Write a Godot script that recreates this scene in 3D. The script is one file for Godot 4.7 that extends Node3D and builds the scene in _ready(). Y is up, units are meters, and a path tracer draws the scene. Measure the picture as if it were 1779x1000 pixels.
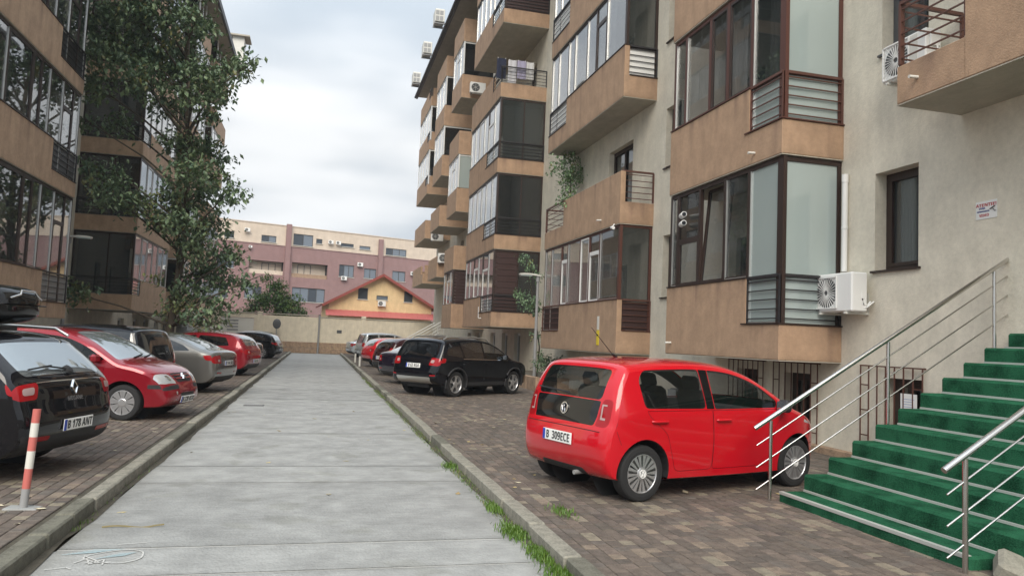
extends Node3D

var MAT := {}
var counts := {}
var NZ := {}
var shared := {}


# ---------- naming ----------
func nm(parent: Node, called: String) -> String:
	var key := str(parent.get_instance_id()) + called
	var k: int = counts.get(key, 0)
	counts[key] = k + 1
	return called if k == 0 else "%s_%03d" % [called, k]

func thing(called: String, label: String, category: String, at := Vector3.ZERO, turn := 0.0, group := "") -> Node3D:
	var o := Node3D.new()
	o.name = nm(self, called)
	add_child(o, true)
	o.position = at
	o.rotation.y = turn
	tag(o, label, category, group)
	return o

func tag(o: Node3D, label: String, category := "", group := "") -> Node3D:
	o.set_meta("label", label)
	if category: o.set_meta("category", category)
	if group: o.set_meta("group", group)
	return o

func part(parent: Node, called: String, st, m: Material) -> MeshInstance3D:
	# parts keep the axes of their thing
	var o := MeshInstance3D.new()
	o.mesh = st.commit() if st is SurfaceTool else st
	o.material_override = m
	o.name = nm(parent, called)
	parent.add_child(o, true)
	return o

func wpart(parent: Node3D, called: String, st, m: Material) -> MeshInstance3D:
	# a part whose mesh was laid out in world axes under an unturned thing
	var o := part(parent, called, st, m)
	if parent.get_parent() == self: o.position = -parent.position
	return o

func stuff(o: Node3D) -> Node3D:
	o.set_meta("kind", "stuff")
	return o

func struct(called: String, st, m: Material) -> MeshInstance3D:
	var o := part(self, called, st, m)
	o.set_meta("kind", "structure")
	return o


# ---------- materials ----------
func lin(r: float, g: float, b: float) -> Color:
	return Color(r, g, b).linear_to_srgb()

func noise_bytes(size: int, sd: int, freq: float, oct: int) -> PackedByteArray:
	var key := "%d_%d_%f_%d" % [size, sd, freq, oct]
	if not NZ.has(key):
		var n := FastNoiseLite.new()
		n.seed = sd
		n.frequency = freq
		n.noise_type = FastNoiseLite.TYPE_SIMPLEX_SMOOTH
		n.fractal_type = FastNoiseLite.FRACTAL_FBM if oct > 1 else FastNoiseLite.FRACTAL_NONE
		n.fractal_octaves = oct
		var im := n.get_seamless_image(size, size, false, false, 0.1, false)
		im.convert(Image.FORMAT_L8)
		NZ[key] = im.get_data()
	return NZ[key]

# layers: [seed, freq, octaves, amplitude, stretch_x, stretch_y]; value = 1 + sum amp*(n-0.5)*2
func tone_tex(size: int, layers: Array, tint := Color(1, 1, 1), speck := 0.0) -> ImageTexture:
	var v := PackedFloat32Array()
	v.resize(size * size)
	v.fill(1.0)
	for L in layers:
		var b := noise_bytes(size, L[0], L[1], L[2])
		var a: float = L[3] * 2.0 / 255.0
		var sx: int = L[4] if L.size() > 4 else 1
		var sy: int = L[5] if L.size() > 4 else 1
		var i := 0
		for y in size:
			var row: int = (y / sy) * size
			for x in size:
				v[i] += a * (float(b[row + x / sx]) - 127.5)
				i += 1
	var d := PackedByteArray()
	d.resize(size * size * 3)
	var r := RandomNumberGenerator.new()
	r.seed = 5
	for i in size * size:
		var q := v[i]
		if speck > 0.0: q += (r.randf() - 0.5) * speck
		d[i * 3] = int(clampf(q * tint.r * 235.0, 0, 255))
		d[i * 3 + 1] = int(clampf(q * tint.g * 235.0, 0, 255))
		d[i * 3 + 2] = int(clampf(q * tint.b * 235.0, 0, 255))
	var im := Image.create_from_data(size, size, false, Image.FORMAT_RGB8, d)
	return ImageTexture.create_from_image(im)

func bump_tex(size: int, sd: int, freq: float, oct: int, strength: float) -> ImageTexture:
	var im := Image.create_from_data(size, size, false, Image.FORMAT_L8, noise_bytes(size, sd, freq, oct))
	im.convert(Image.FORMAT_RGBA8)
	im.bump_map_to_normal_map(strength)
	return ImageTexture.create_from_image(im)

func mk(key: String, c: Color, rough: float, metal := 0.0, spec := 0.5) -> StandardMaterial3D:
	if MAT.has(key): return MAT[key]
	var m := StandardMaterial3D.new()
	m.albedo_color = lin(c.r, c.g, c.b)
	m.roughness = rough
	m.metallic = metal
	m.metallic_specular = spec
	MAT[key] = m
	return m

func surf(key: String, c: Color, rough: float, tex: Texture2D, metres: float, nrm: Texture2D = null, ns := 1.0) -> StandardMaterial3D:
	var m := mk(key, c, rough)
	m.albedo_texture = tex
	m.uv1_triplanar = true
	m.uv1_world_triplanar = true
	m.uv1_scale = Vector3.ONE / metres
	if nrm:
		m.normal_enabled = true
		m.normal_texture = nrm
		m.normal_scale = ns
	return m

func glass(key: String, c: Color, alpha: float, rough := 0.02) -> StandardMaterial3D:
	var m := mk(key, c, rough)
	m.transparency = BaseMaterial3D.TRANSPARENCY_ALPHA
	m.albedo_color.a = alpha
	m.metallic_specular = 0.5
	if alpha > 0.4:
		m.metallic_specular = 1.0
		m.clearcoat_enabled = true
		m.clearcoat = 1.0
		m.clearcoat_roughness = 0.01
	return m

func paint(key: String, c: Color, flake := 0.0, cc := 1.0) -> StandardMaterial3D:
	var m := mk(key, c, 0.22, flake, 0.1 if c.r < 0.1 else 0.35)
	m.clearcoat_enabled = true
	m.clearcoat = cc
	m.clearcoat_roughness = 0.03
	return m


# ---------- mesh helpers ----------
func S() -> SurfaceTool:
	var s := SurfaceTool.new()
	s.begin(Mesh.PRIMITIVE_TRIANGLES)
	return s

func tri(s: SurfaceTool, a: Vector3, b: Vector3, c: Vector3) -> void:
	s.set_normal((c - a).cross(b - a).normalized())
	s.add_vertex(a); s.add_vertex(b); s.add_vertex(c)

func quad(s: SurfaceTool, a: Vector3, b: Vector3, c: Vector3, d: Vector3) -> void:
	s.set_normal((c - a).cross(b - d).normalized())
	s.add_vertex(a); s.add_vertex(b); s.add_vertex(c)
	s.add_vertex(a); s.add_vertex(c); s.add_vertex(d)

# a quad whose front is turned to n
func quadn(s: SurfaceTool, a: Vector3, b: Vector3, c: Vector3, d: Vector3, n: Vector3) -> void:
	if (c - a).cross(b - d).dot(n) < 0.0: quad(s, d, c, b, a)
	else: quad(s, a, b, c, d)

func obx(s: SurfaceTool, t: Transform3D, h: Vector3) -> void:
	for ax in 3:
		var u: int = (ax + 1) % 3
		var w: int = (ax + 2) % 3
		for sg in [-1.0, 1.0]:
			var p := []
			for k in [[-1, -1], [-1, 1], [1, 1], [1, -1]]:
				var v := Vector3.ZERO
				v[ax] = sg * h[ax]; v[u] = k[0] * h[u]; v[w] = k[1] * h[w]
				p.append(t * v)
			var n := Vector3.ZERO
			n[ax] = sg
			quadn(s, p[0], p[1], p[2], p[3], t.basis * n)

func bx(s: SurfaceTool, x0: float, x1: float, y0: float, y1: float, z0: float, z1: float) -> void:
	obx(s, Transform3D(Basis(), Vector3(x0 + x1, y0 + y1, z0 + z1) * 0.5), Vector3(absf(x1 - x0), absf(y1 - y0), absf(z1 - z0)) * 0.5)

# box with chamfered edges
func cobx(s: SurfaceTool, t: Transform3D, h: Vector3, c: float) -> void:
	for ax in 3:
		var u: int = (ax + 1) % 3
		var w: int = (ax + 2) % 3
		for sg in [-1.0, 1.0]:
			var p := []
			for k in [[-1, -1], [-1, 1], [1, 1], [1, -1]]:
				var v := Vector3.ZERO
				v[ax] = sg * h[ax]; v[u] = k[0] * (h[u] - c); v[w] = k[1] * (h[w] - c)
				p.append(t * v)
			var n := Vector3.ZERO
			n[ax] = sg
			quadn(s, p[0], p[1], p[2], p[3], t.basis * n)
			for sb in [-1.0, 1.0]:
				# edge between the faces ax/sg and u/sb
				var q := []
				for k in [-1, 1]:
					var v1 := Vector3.ZERO
					v1[ax] = sg * h[ax]; v1[u] = sb * (h[u] - c); v1[w] = k * (h[w] - c)
					var v2 := v1
					v2[ax] = sg * (h[ax] - c); v2[u] = sb * h[u]
					q.append(t * v1); q.append(t * v2)
				var n2 := Vector3.ZERO
				n2[ax] = sg; n2[u] = sb
				quadn(s, q[0], q[1], q[3], q[2], t.basis * n2)
	for sx in [-1.0, 1.0]:
		for sy in [-1.0, 1.0]:
			for sz in [-1.0, 1.0]:
				var g := Vector3(sx, sy, sz)
				var a: Vector3 = t * (g * Vector3(h.x, h.y - c, h.z - c))
				var b: Vector3 = t * (g * Vector3(h.x - c, h.y, h.z - c))
				var d: Vector3 = t * (g * Vector3(h.x - c, h.y - c, h.z))
				if (d - a).cross(b - a).dot(t.basis * g) < 0.0: tri(s, a, d, b)
				else: tri(s, a, b, d)

func cbx(s: SurfaceTool, x0: float, x1: float, y0: float, y1: float, z0: float, z1: float, c := 0.012) -> void:
	cobx(s, Transform3D(Basis(), Vector3(x0 + x1, y0 + y1, z0 + z1) * 0.5), Vector3(absf(x1 - x0), absf(y1 - y0), absf(z1 - z0)) * 0.5, c)

func frame_to(a: Vector3, b: Vector3) -> Basis:
	var y := (b - a).normalized()
	var x := y.cross(Vector3.UP if absf(y.y) < 0.95 else Vector3.RIGHT).normalized()
	return Basis(x, y, x.cross(y))

func bar(s: SurfaceTool, a: Vector3, b: Vector3, w: float, d := -1.0) -> void:
	obx(s, Transform3D(frame_to(a, b), (a + b) * 0.5), Vector3(w * 0.5, a.distance_to(b) * 0.5, (d if d > 0 else w) * 0.5))

# round tube along points, radius per point
func tube(s: SurfaceTool, pts: Array, rad, n := 8, caps := true) -> void:
	var rings := []
	for i in pts.size():
		var p: Vector3 = pts[i]
		var a: Vector3 = pts[maxi(i - 1, 0)]
		var b: Vector3 = pts[mini(i + 1, pts.size() - 1)]
		var f := frame_to(a, b)
		var r: float = rad[i] if rad is Array else rad
		var ring := []
		for k in n:
			var g := TAU * k / n
			var dir := f.x * cos(g) + f.z * sin(g)
			ring.append([p + dir * r, dir])
		rings.append(ring)
	for i in pts.size() - 1:
		for k in n:
			var q := [rings[i][k], rings[i + 1][k], rings[i + 1][(k + 1) % n], rings[i][(k + 1) % n]]
			var order := [0, 1, 2, 0, 2, 3]
			if (q[2][0] - q[0][0]).cross(q[1][0] - q[0][0]).dot(q[0][1]) < 0.0: order = [0, 2, 1, 0, 3, 2]
			for o in order:
				s.set_normal(q[o][1])
				s.add_vertex(q[o][0])
	if caps:
		for e in [0, pts.size() - 1]:
			var c: Vector3 = pts[e]
			var out: Vector3 = c - pts[1 if e == 0 else e - 1]
			for k in n:
				var a2: Vector3 = rings[e][k][0]
				var b2: Vector3 = rings[e][(k + 1) % n][0]
				if (b2 - c).cross(a2 - c).dot(out) < 0.0: tri(s, c, b2, a2)
				else: tri(s, c, a2, b2)

# profile of (radius, height) turned round t's y axis
func lathe(s: SurfaceTool, prof: Array, n: int, t := Transform3D()) -> void:
	for i in prof.size() - 1:
		var a: Vector2 = prof[i]
		var b: Vector2 = prof[i + 1]
		var e := b - a
		var nn := Vector2(e.y, -e.x).normalized()
		for k in n:
			var g0 := TAU * k / n
			var g1 := TAU * (k + 1) / n
			var d0 := Vector3(cos(g0), 0, sin(g0))
			var d1 := Vector3(cos(g1), 0, sin(g1))
			var v := [t * (d0 * a.x + Vector3.UP * a.y), t * (d0 * b.x + Vector3.UP * b.y), t * (d1 * b.x + Vector3.UP * b.y), t * (d1 * a.x + Vector3.UP * a.y)]
			var m0: Vector3 = t.basis * (d0 * nn.x + Vector3.UP * nn.y)
			var m1: Vector3 = t.basis * (d1 * nn.x + Vector3.UP * nn.y)
			var ns := [m0, m0, m1, m1]
			var order := [0, 1, 2, 0, 2, 3]
			if (v[2] - v[0]).cross(v[1] - v[3]).dot(m0) < 0.0: order = [0, 2, 1, 0, 3, 2]
			for o in order:
				s.set_normal(ns[o])
				s.add_vertex(v[o])

# flat polygon of 2D points pulled to a depth: points in the plane of t's x and y, thickness along z
func slab(s: SurfaceTool, poly: PackedVector2Array, depth: float, t := Transform3D()) -> void:
	var ix := Geometry2D.triangulate_polygon(poly)
	for i in range(0, ix.size(), 3):
		for zz in [0.0, depth]:
			var p := []
			for k in 3: p.append(t * Vector3(poly[ix[i + k]].x, poly[ix[i + k]].y, zz))
			var out: Vector3 = t.basis.z * (1.0 if zz > 0.0 else -1.0)
			if (p[2] - p[0]).cross(p[1] - p[0]).dot(out) < 0.0: tri(s, p[0], p[2], p[1])
			else: tri(s, p[0], p[1], p[2])
	var cw := Geometry2D.is_polygon_clockwise(poly)
	for i in poly.size():
		var a := poly[i]
		var b := poly[(i + 1) % poly.size()]
		var n := Vector2(b.y - a.y, a.x - b.x) * (-1.0 if cw else 1.0)
		quadn(s, t * Vector3(a.x, a.y, 0), t * Vector3(b.x, b.y, 0), t * Vector3(b.x, b.y, depth), t * Vector3(a.x, a.y, depth), t.basis * Vector3(n.x, n.y, 0))

func text_part(parent: Node3D, words: String, height: float, t: Transform3D, m: Material, font := "Droid Sans", wide := 1.0, called := "lettering") -> MeshInstance3D:
	var tm := TextMesh.new()
	var f := SystemFont.new()
	f.font_names = PackedStringArray([font])
	f.font_weight = 700
	tm.font = f
	tm.text = words
	tm.font_size = 64
	tm.pixel_size = height / 46.0
	tm.depth = 0.004
	var o := part(parent, called, tm, m)
	o.transform = t * Transform3D(Basis.from_scale(Vector3(wide, 1, 1)), Vector3.ZERO)
	return o

# ---------- sky ----------
func make_sky() -> PanoramaSkyMaterial:
	var n := FastNoiseLite.new()
	n.seed = 23
	n.noise_type = FastNoiseLite.TYPE_SIMPLEX_SMOOTH
	n.frequency = 0.55
	n.fractal_octaves = 5
	n.fractal_gain = 0.52
	var n2 := FastNoiseLite.new()
	n2.seed = 91
	n2.noise_type = FastNoiseLite.TYPE_SIMPLEX_SMOOTH
	n2.frequency = 1.3
	n2.fractal_octaves = 4
	var w := 1024
	var h := 512
	var im := Image.create(w, h, false, Image.FORMAT_RGBF)
	var low := Color(0.62, 0.63, 0.63)
	for y in h:
		var el := PI * (0.5 - (y + 0.5) / h)
		var sy := sin(el)
		var cy := cos(el)
		for x in w:
			var az := TAU * ((x + 0.5) / w - 0.5)
			if sy <= 0.0:
				im.set_pixel(x, y, low * 0.5)
				continue
			var dx := sin(az) * cy
			var dz := -cos(az) * cy
			var k := 1.6 / (sy + 0.22)
			var a := n.get_noise_3d(dx * k, dz * k * 0.8, 0.0)
			var b := n2.get_noise_3d(dx * k * 0.7, dz * k * 2.0, 4.0)
			var c := a * 0.95 + b * 0.42 + 0.10 + 0.42 * exp(-pow((sy - 0.24) / 0.13, 2.0)) - 0.20 * smoothstep(0.3, 0.55, sy)
			c = smoothstep(-0.30, 0.95, c)
			# grey-blue underside to bright thin cloud
			var dark := Color(0.245, 0.277, 0.312)
			var lite := Color(0.455, 0.465, 0.474)
			var q := dark.lerp(lite, c)
			q = q.lerp(Color(0.43, 0.448, 0.46), exp(-sy / 0.05) * 0.6)
			# an overcast sky is more than twice as bright overhead as low down
			q *= maxf(0.94, (1.0 + 4.0 * sy) / 2.12)
			im.set_pixel(x, y, q)
	var m := PanoramaSkyMaterial.new()
	m.panorama = ImageTexture.create_from_image(im)
	return m


func setup_materials() -> void:
	var stucco := tone_tex(512, [[3, 0.008, 3, 0.05], [7, 0.06, 2, 0.03], [11, 0.02, 3, 0.035, 1, 4]], Color(1, 1, 1), 0.06)
	var stain := tone_tex(512, [[13, 0.010, 3, 0.06], [17, 0.05, 2, 0.035], [19, 0.02, 3, 0.05, 1, 6]], Color(1, 1, 1), 0.05)
	var conc := tone_tex(512, [[29, 0.010, 4, 0.11], [31, 0.05, 3, 0.04], [37, 0.09, 2, 0.035, 6, 1]], Color(1, 1, 1), 0.06)
	var grit := tone_tex(256, [[41, 0.02, 3, 0.18], [43, 0.12, 2, 0.14]], Color(1, 1, 1), 0.16)
	var bump := bump_tex(512, 47, 0.16, 3, 3.0)
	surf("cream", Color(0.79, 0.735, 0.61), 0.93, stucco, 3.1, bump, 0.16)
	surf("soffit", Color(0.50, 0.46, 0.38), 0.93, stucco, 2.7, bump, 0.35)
	surf("tan", Color(0.475, 0.315, 0.205), 0.92, stain, 2.6, bump, 0.2)
	surf("tan_left", Color(0.58, 0.40, 0.27), 0.92, stain, 2.9, bump, 0.2)
	surf("plinth", Color(0.40, 0.28, 0.19), 0.92, grit, 1.6, bump, 0.5)
	surf("concrete", Color(0.375, 0.38, 0.37), 0.86, conc, 2.9, bump, 0.45)
	surf("kerbstone", Color(0.30, 0.285, 0.235), 0.92, grit, 0.9, bump, 0.8)
	surf("kerb_dark", Color(0.17, 0.165, 0.13), 0.92, grit, 0.9, bump, 0.8)
	surf("joint_dirt", Color(0.085, 0.075, 0.055), 0.98, grit, 0.7)
	surf("earth", Color(0.14, 0.12, 0.09), 0.98, grit, 2.0)
	for i in 7:
		var c: Color = [Color(0.136, 0.11, 0.091), Color(0.161, 0.129, 0.105), Color(0.121, 0.101, 0.085), Color(0.192, 0.151, 0.124), Color(0.245, 0.194, 0.148), Color(0.255, 0.22, 0.165), Color(0.149, 0.126, 0.107)][i]
		surf("paver%d" % i, c, 0.88, grit, 0.55, bump, 0.6)
	var pv := surf("paver_mix", Color(1, 1, 1), 0.88, grit, 0.55, bump, 0.6)
	pv.vertex_color_use_as_albedo = true
	mk("brown_frame", Color(0.030, 0.016, 0.012), 0.45)
	mk("red_frame", Color(0.085, 0.030, 0.020), 0.5)
	mk("white_frame", Color(0.72, 0.72, 0.70), 0.4)
	mk("rail_brown", Color(0.10, 0.042, 0.030), 0.5)
	mk("rail_dark", Color(0.022, 0.020, 0.022), 0.5)
	mk("panel_brown", Color(0.038, 0.015, 0.013), 0.6)
	mk("black", Color(0.012, 0.012, 0.013), 0.6)
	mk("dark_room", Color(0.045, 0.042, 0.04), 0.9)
	mk("curtain", Color(0.60, 0.58, 0.54), 0.95)
	mk("curtain_grey", Color(0.22, 0.22, 0.22), 0.95)
	mk("strip", Color(0.42, 0.44, 0.41), 0.5)
	mk("steel", Color(0.62, 0.60, 0.57), 0.22, 1.0)
	mk("aluminium", Color(0.66, 0.66, 0.64), 0.35, 0.85)
	mk("white", Color(0.78, 0.78, 0.76), 0.45)
	mk("offwhite", Color(0.62, 0.61, 0.56), 0.6)
	mk("grey", Color(0.27, 0.27, 0.27), 0.6)
	mk("darkgrey", Color(0.075, 0.078, 0.082), 0.6)
	mk("blue", Color(0.01, 0.05, 0.38), 0.45)
	mk("ink", Color(0.01, 0.01, 0.012), 0.5)
	mk("red_ink", Color(0.42, 0.03, 0.04), 0.6)
	mk("blue_ink", Color(0.04, 0.05, 0.22), 0.6)
	mk("yellow", Color(0.72, 0.55, 0.03), 0.5)
	surf("carpet", Color(0.026, 0.118, 0.062), 0.97, tone_tex(256, [[54, 0.012, 3, 0.30], [53, 0.02, 3, 0.18], [59, 0.2, 2, 0.18]], Color(1, 1, 1), 0.2), 1.3, bump, 0.8)
	MAT["carpet"].metallic_specular = 0.1
	glass("clear_glass", Color(0.035, 0.045, 0.045), 0.30)
	glass("dark_glass", Color(0.012, 0.014, 0.015), 0.74)
	glass("mid_glass", Color(0.03, 0.038, 0.038), 0.5)
	glass("frost", Color(0.40, 0.46, 0.445), 0.86, 0.12)
	glass("frost_blue", Color(0.41, 0.485, 0.475), 0.86, 0.10)
	mk("mirror_glass", Color(0.50, 0.55, 0.60), 0.06, 0.85)
	mk("rubber", Color(0.017, 0.017, 0.018), 0.85)
	mk("plastic", Color(0.022, 0.022, 0.024), 0.65)
	mk("alloy", Color(0.55, 0.55, 0.56), 0.3, 0.75)
	mk("alloy_dark", Color(0.05, 0.05, 0.052), 0.5)
	mk("chrome", Color(0.75, 0.75, 0.76), 0.1, 1.0)
	mk("tail_red", Color(0.30, 0.004, 0.008), 0.10)
	mk("tail_clear", Color(0.40, 0.29, 0.28), 0.15)
	mk("head_lamp", Color(0.60, 0.62, 0.64), 0.08, 0.45)
	glass("car_glass", Color(0.010, 0.014, 0.014), 0.30, 0.01)
	glass("car_tint", Color(0.006, 0.007, 0.008), 0.82, 0.01)
	mk("gloss_black", Color(0.008, 0.008, 0.009), 0.06)
	mk("seat", Color(0.028, 0.028, 0.03), 0.9)
	mk("bark", Color(0.085, 0.068, 0.05), 0.95)
	for L in [["leaf", Color(0.102, 0.142, 0.092)], ["leaf_grass", Color(0.085, 0.145, 0.035)], ["leaf_bush", Color(0.07, 0.13, 0.035)]]:
		var m := mk(L[0], Color(1, 1, 1), 0.42)
		m.albedo_color = lin(L[1].r, L[1].g, L[1].b)
		m.vertex_color_use_as_albedo = true
		m.backlight_enabled = true
		m.backlight = lin(0.05, 0.09, 0.015)
		m.cull_mode = BaseMaterial3D.CULL_DISABLED


# ---------- ground ----------
func ground_and_road() -> void:
	var s := S()
	quad(s, Vector3(-400, -0.06, 60), Vector3(-400, -0.06, -500), Vector3(400, -0.06, -500), Vector3(400, -0.06, 60))
	struct("ground", s, MAT.earth)
	# concrete drive: slabs between open joints
	var road := Node3D.new()
	road.name = "road"
	road.set_meta("kind", "structure")
	add_child(road, true)
	s = S()
	quad(s, Vector3(-1.9, -0.03, 6), Vector3(-1.9, -0.03, -61.2), Vector3(1.95, -0.03, -61.2), Vector3(1.95, -0.03, 6))
	part(road, "road_bed", s, MAT.joint_dirt)
	var cuts := [6.0, -2.6, -5.70, -6.40, -8.95, -10.02, -13.2, -16.4, -19.7, -23.0, -26.3, -29.6, -33.0, -36.5, -40.0, -44.0, -48.0, -52.5, -57.0, -61.0]
	for i in cuts.size() - 1:
		s = S()
		var j := 0.010
		cbx(s, -1.81 + 0.012 * sin(i * 2.7), 1.85 + 0.014 * sin(i * 1.9 + 1.0), -0.12, 0.0 + 0.002 * sin(i * 5.1), cuts[i + 1] + j, cuts[i] - j, 0.006)
		part(road, "concrete_slab", s, MAT.concrete)
		worn_top(road, cuts[i + 1] + j + 0.006, cuts[i] - j - 0.006, i)
	for i in range(1, cuts.size() - 1):
		s = S()
		bx(s, -1.8, 1.84, -0.02, -0.006, cuts[i] - 0.012, cuts[i] + 0.012)
		part(road, "joint_filler", s, MAT.joint_dirt)
	# round the drain and crack lines
	var g := thing("drain_grate", "small dark slotted drain grate sunk in the pale concrete drive", "drain", Vector3(-1.28, 0.004, -17.95))
	s = S()
	bx(s, -0.22, 0.22, 0, 0.006, -0.14, 0.14)
	part(g, "drain_frame", s, MAT.darkgrey)
	for i in 9:
		s = S()
		bx(s, -0.2 + i * 0.045, -0.175 + i * 0.045, 0.006, 0.016, -0.12, 0.12)
		part(g, "grate_bar", s, MAT.grey)
	# chalk drawing on the slab: thin white and pale blue strokes
	var ch := thing("chalk_drawing", "faint white and blue chalk scribble on the concrete drive beside the left kerb", "chalk drawing", Vector3(-1.42, 0.0, -6.2))
	var white_s := S()
	var rr := RandomNumberGenerator.new()
	rr.seed = 77
	var loop := []
	for k in 26:
		var a := TAU * k / 25.0
		loop.append(Vector3(0.06 + 0.20 * cos(a) + 0.01 * rr.randf(), 0.009, 0.02 - 0.20 * sin(a) * (0.8 + 0.3 * cos(a))))
	stroke(white_s, loop, 0.012)
	part(ch, "white_stroke", white_s, mk("chalk_white", Color(0.53, 0.53, 0.51), 0.95))
	for L in [[Vector3(-0.16, 0.009, 0.16), Vector3(-0.10, 0.009, 0.05), Vector3(-0.05, 0.009, 0.2), Vector3(0.02, 0.009, 0.08), Vector3(0.04, 0.009, 0.22)], [Vector3(-0.3, 0.009, 0.3), Vector3(-0.18, 0.009, 0.26), Vector3(-0.14, 0.009, 0.3)], [Vector3(0.02, 0.009, -0.3), Vector3(0.22, 0.009, -0.34)], [Vector3(-0.14, 0.009, -0.02), Vector3(-0.02, 0.009, 0.12), Vector3(-0.09, 0.009, 0.17), Vector3(0.08, 0.009, 0.16)]]:
		white_s = S()
		stroke(white_s, L, 0.011)
		part(ch, "white_stroke", white_s, MAT.chalk_white)
	for k in 7:
		var bs := S()
		stroke(bs, [Vector3(-0.3 + 0.03 * k, 0.0085, -0.06 - 0.02 * k), Vector3(-0.08 + 0.03 * k, 0.0085, -0.10 - 0.012 * k)], 0.008)
		part(ch, "blue_stroke", bs, mk("chalk_blue", Color(0.36, 0.47, 0.50), 0.95))
		bs = S()
		stroke(bs, [Vector3(-0.04 + 0.02 * k, 0.0085, 0.06 - 0.02 * k), Vector3(0.14 + 0.01 * k, 0.0085, 0.0 - 0.012 * k)], 0.007)
		part(ch, "blue_stroke", bs, MAT.chalk_blue)

var wear_noise: FastNoiseLite

func worn_top(road: Node3D, za: float, zb: float, idx: int) -> void:
	if wear_noise == null:
		wear_noise = FastNoiseLite.new()
		wear_noise.seed = 404
		wear_noise.frequency = 0.6
		wear_noise.fractal_octaves = 4
	var m := mk("concrete_worn", Color(0.375, 0.38, 0.37), 0.86)
	if m.albedo_texture == null:
		var c: StandardMaterial3D = MAT.concrete
		m.albedo_texture = c.albedo_texture
		m.uv1_triplanar = true
		m.uv1_world_triplanar = true
		m.uv1_scale = c.uv1_scale
		m.normal_enabled = true
		m.normal_texture = c.normal_texture
		m.normal_scale = 0.45
		m.vertex_color_use_as_albedo = true
	var st := 0.05 if zb > -14.0 else 0.09 if zb > -28.0 else 0.16
	var nx := int(3.6 / st)
	var nz := maxi(int((zb - za) / st), 2)
	var v := PackedVector3Array()
	var n := PackedVector3Array()
	var c := PackedColorArray()
	var ix := PackedInt32Array()
	var tone := 1.0 + 0.05 * sin(idx * 3.7) + 0.03 * sin(idx * 1.3)
	for k in nz + 1:
		for i in nx + 1:
			var x := lerpf(-1.79, 1.83, i / float(nx))
			var z := lerpf(za, zb, k / float(nz))
			var a := wear_noise.get_noise_2d(x, z)
			var fine := wear_noise.get_noise_2d(x * 6.0 + 50.0, z * 22.0)
			var big := wear_noise.get_noise_2d(x * 0.4 - 90.0, z * 0.25)
			var track := exp(-pow((absf(x + 0.05) - 0.78) / 0.22, 2.0))
			var edge := exp(-(1.86 - absf(x)) / 0.16)
			var joint := exp(-minf(z - za, zb - z) / 0.05)
			var spot := smoothstep(0.36, 0.5, wear_noise.get_noise_2d(x * 1.7 + 17.0, z * 1.7 - 33.0))
			var q := tone * (1.0 + 0.06 * a + 0.06 * fine + 0.09 * big - 0.05 * track * (1.0 + a) - 0.30 * edge * (0.7 + a) - 0.14 * joint - 0.13 * spot)
			v.append(Vector3(x, 0.0035 + 0.002 * sin(idx * 5.1), z)); n.append(Vector3.UP)
			c.append(Color(q, q * (1.0 - 0.02 * edge), q * (1.0 - 0.06 * edge - 0.03 * spot), 1.0))
	for k in nz:
		for i in nx:
			var p := k * (nx + 1) + i
			ix.append_array(PackedInt32Array([p, p + 1, p + nx + 2, p, p + nx + 2, p + nx + 1]))
	var arr := []
	arr.resize(Mesh.ARRAY_MAX)
	arr[Mesh.ARRAY_VERTEX] = v
	arr[Mesh.ARRAY_NORMAL] = n
	arr[Mesh.ARRAY_COLOR] = c
	arr[Mesh.ARRAY_INDEX] = ix
	var am := ArrayMesh.new()
	am.add_surface_from_arrays(Mesh.PRIMITIVE_TRIANGLES, arr)
	part(road, "slab_surface", am, m)

func stroke(s: SurfaceTool, pts: Array, w: float) -> void:
	for i in pts.size() - 1:
		var a: Vector3 = pts[i]
		var b: Vector3 = pts[i + 1]
		var t := (b - a).normalized() * w * 0.5
		var n := Vector3(t.z, 0, -t.x)
		quadn(s, a - n - t * 0.4, a + n - t * 0.4, b + n + t * 0.4, b - n + t * 0.4, Vector3.UP)


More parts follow.
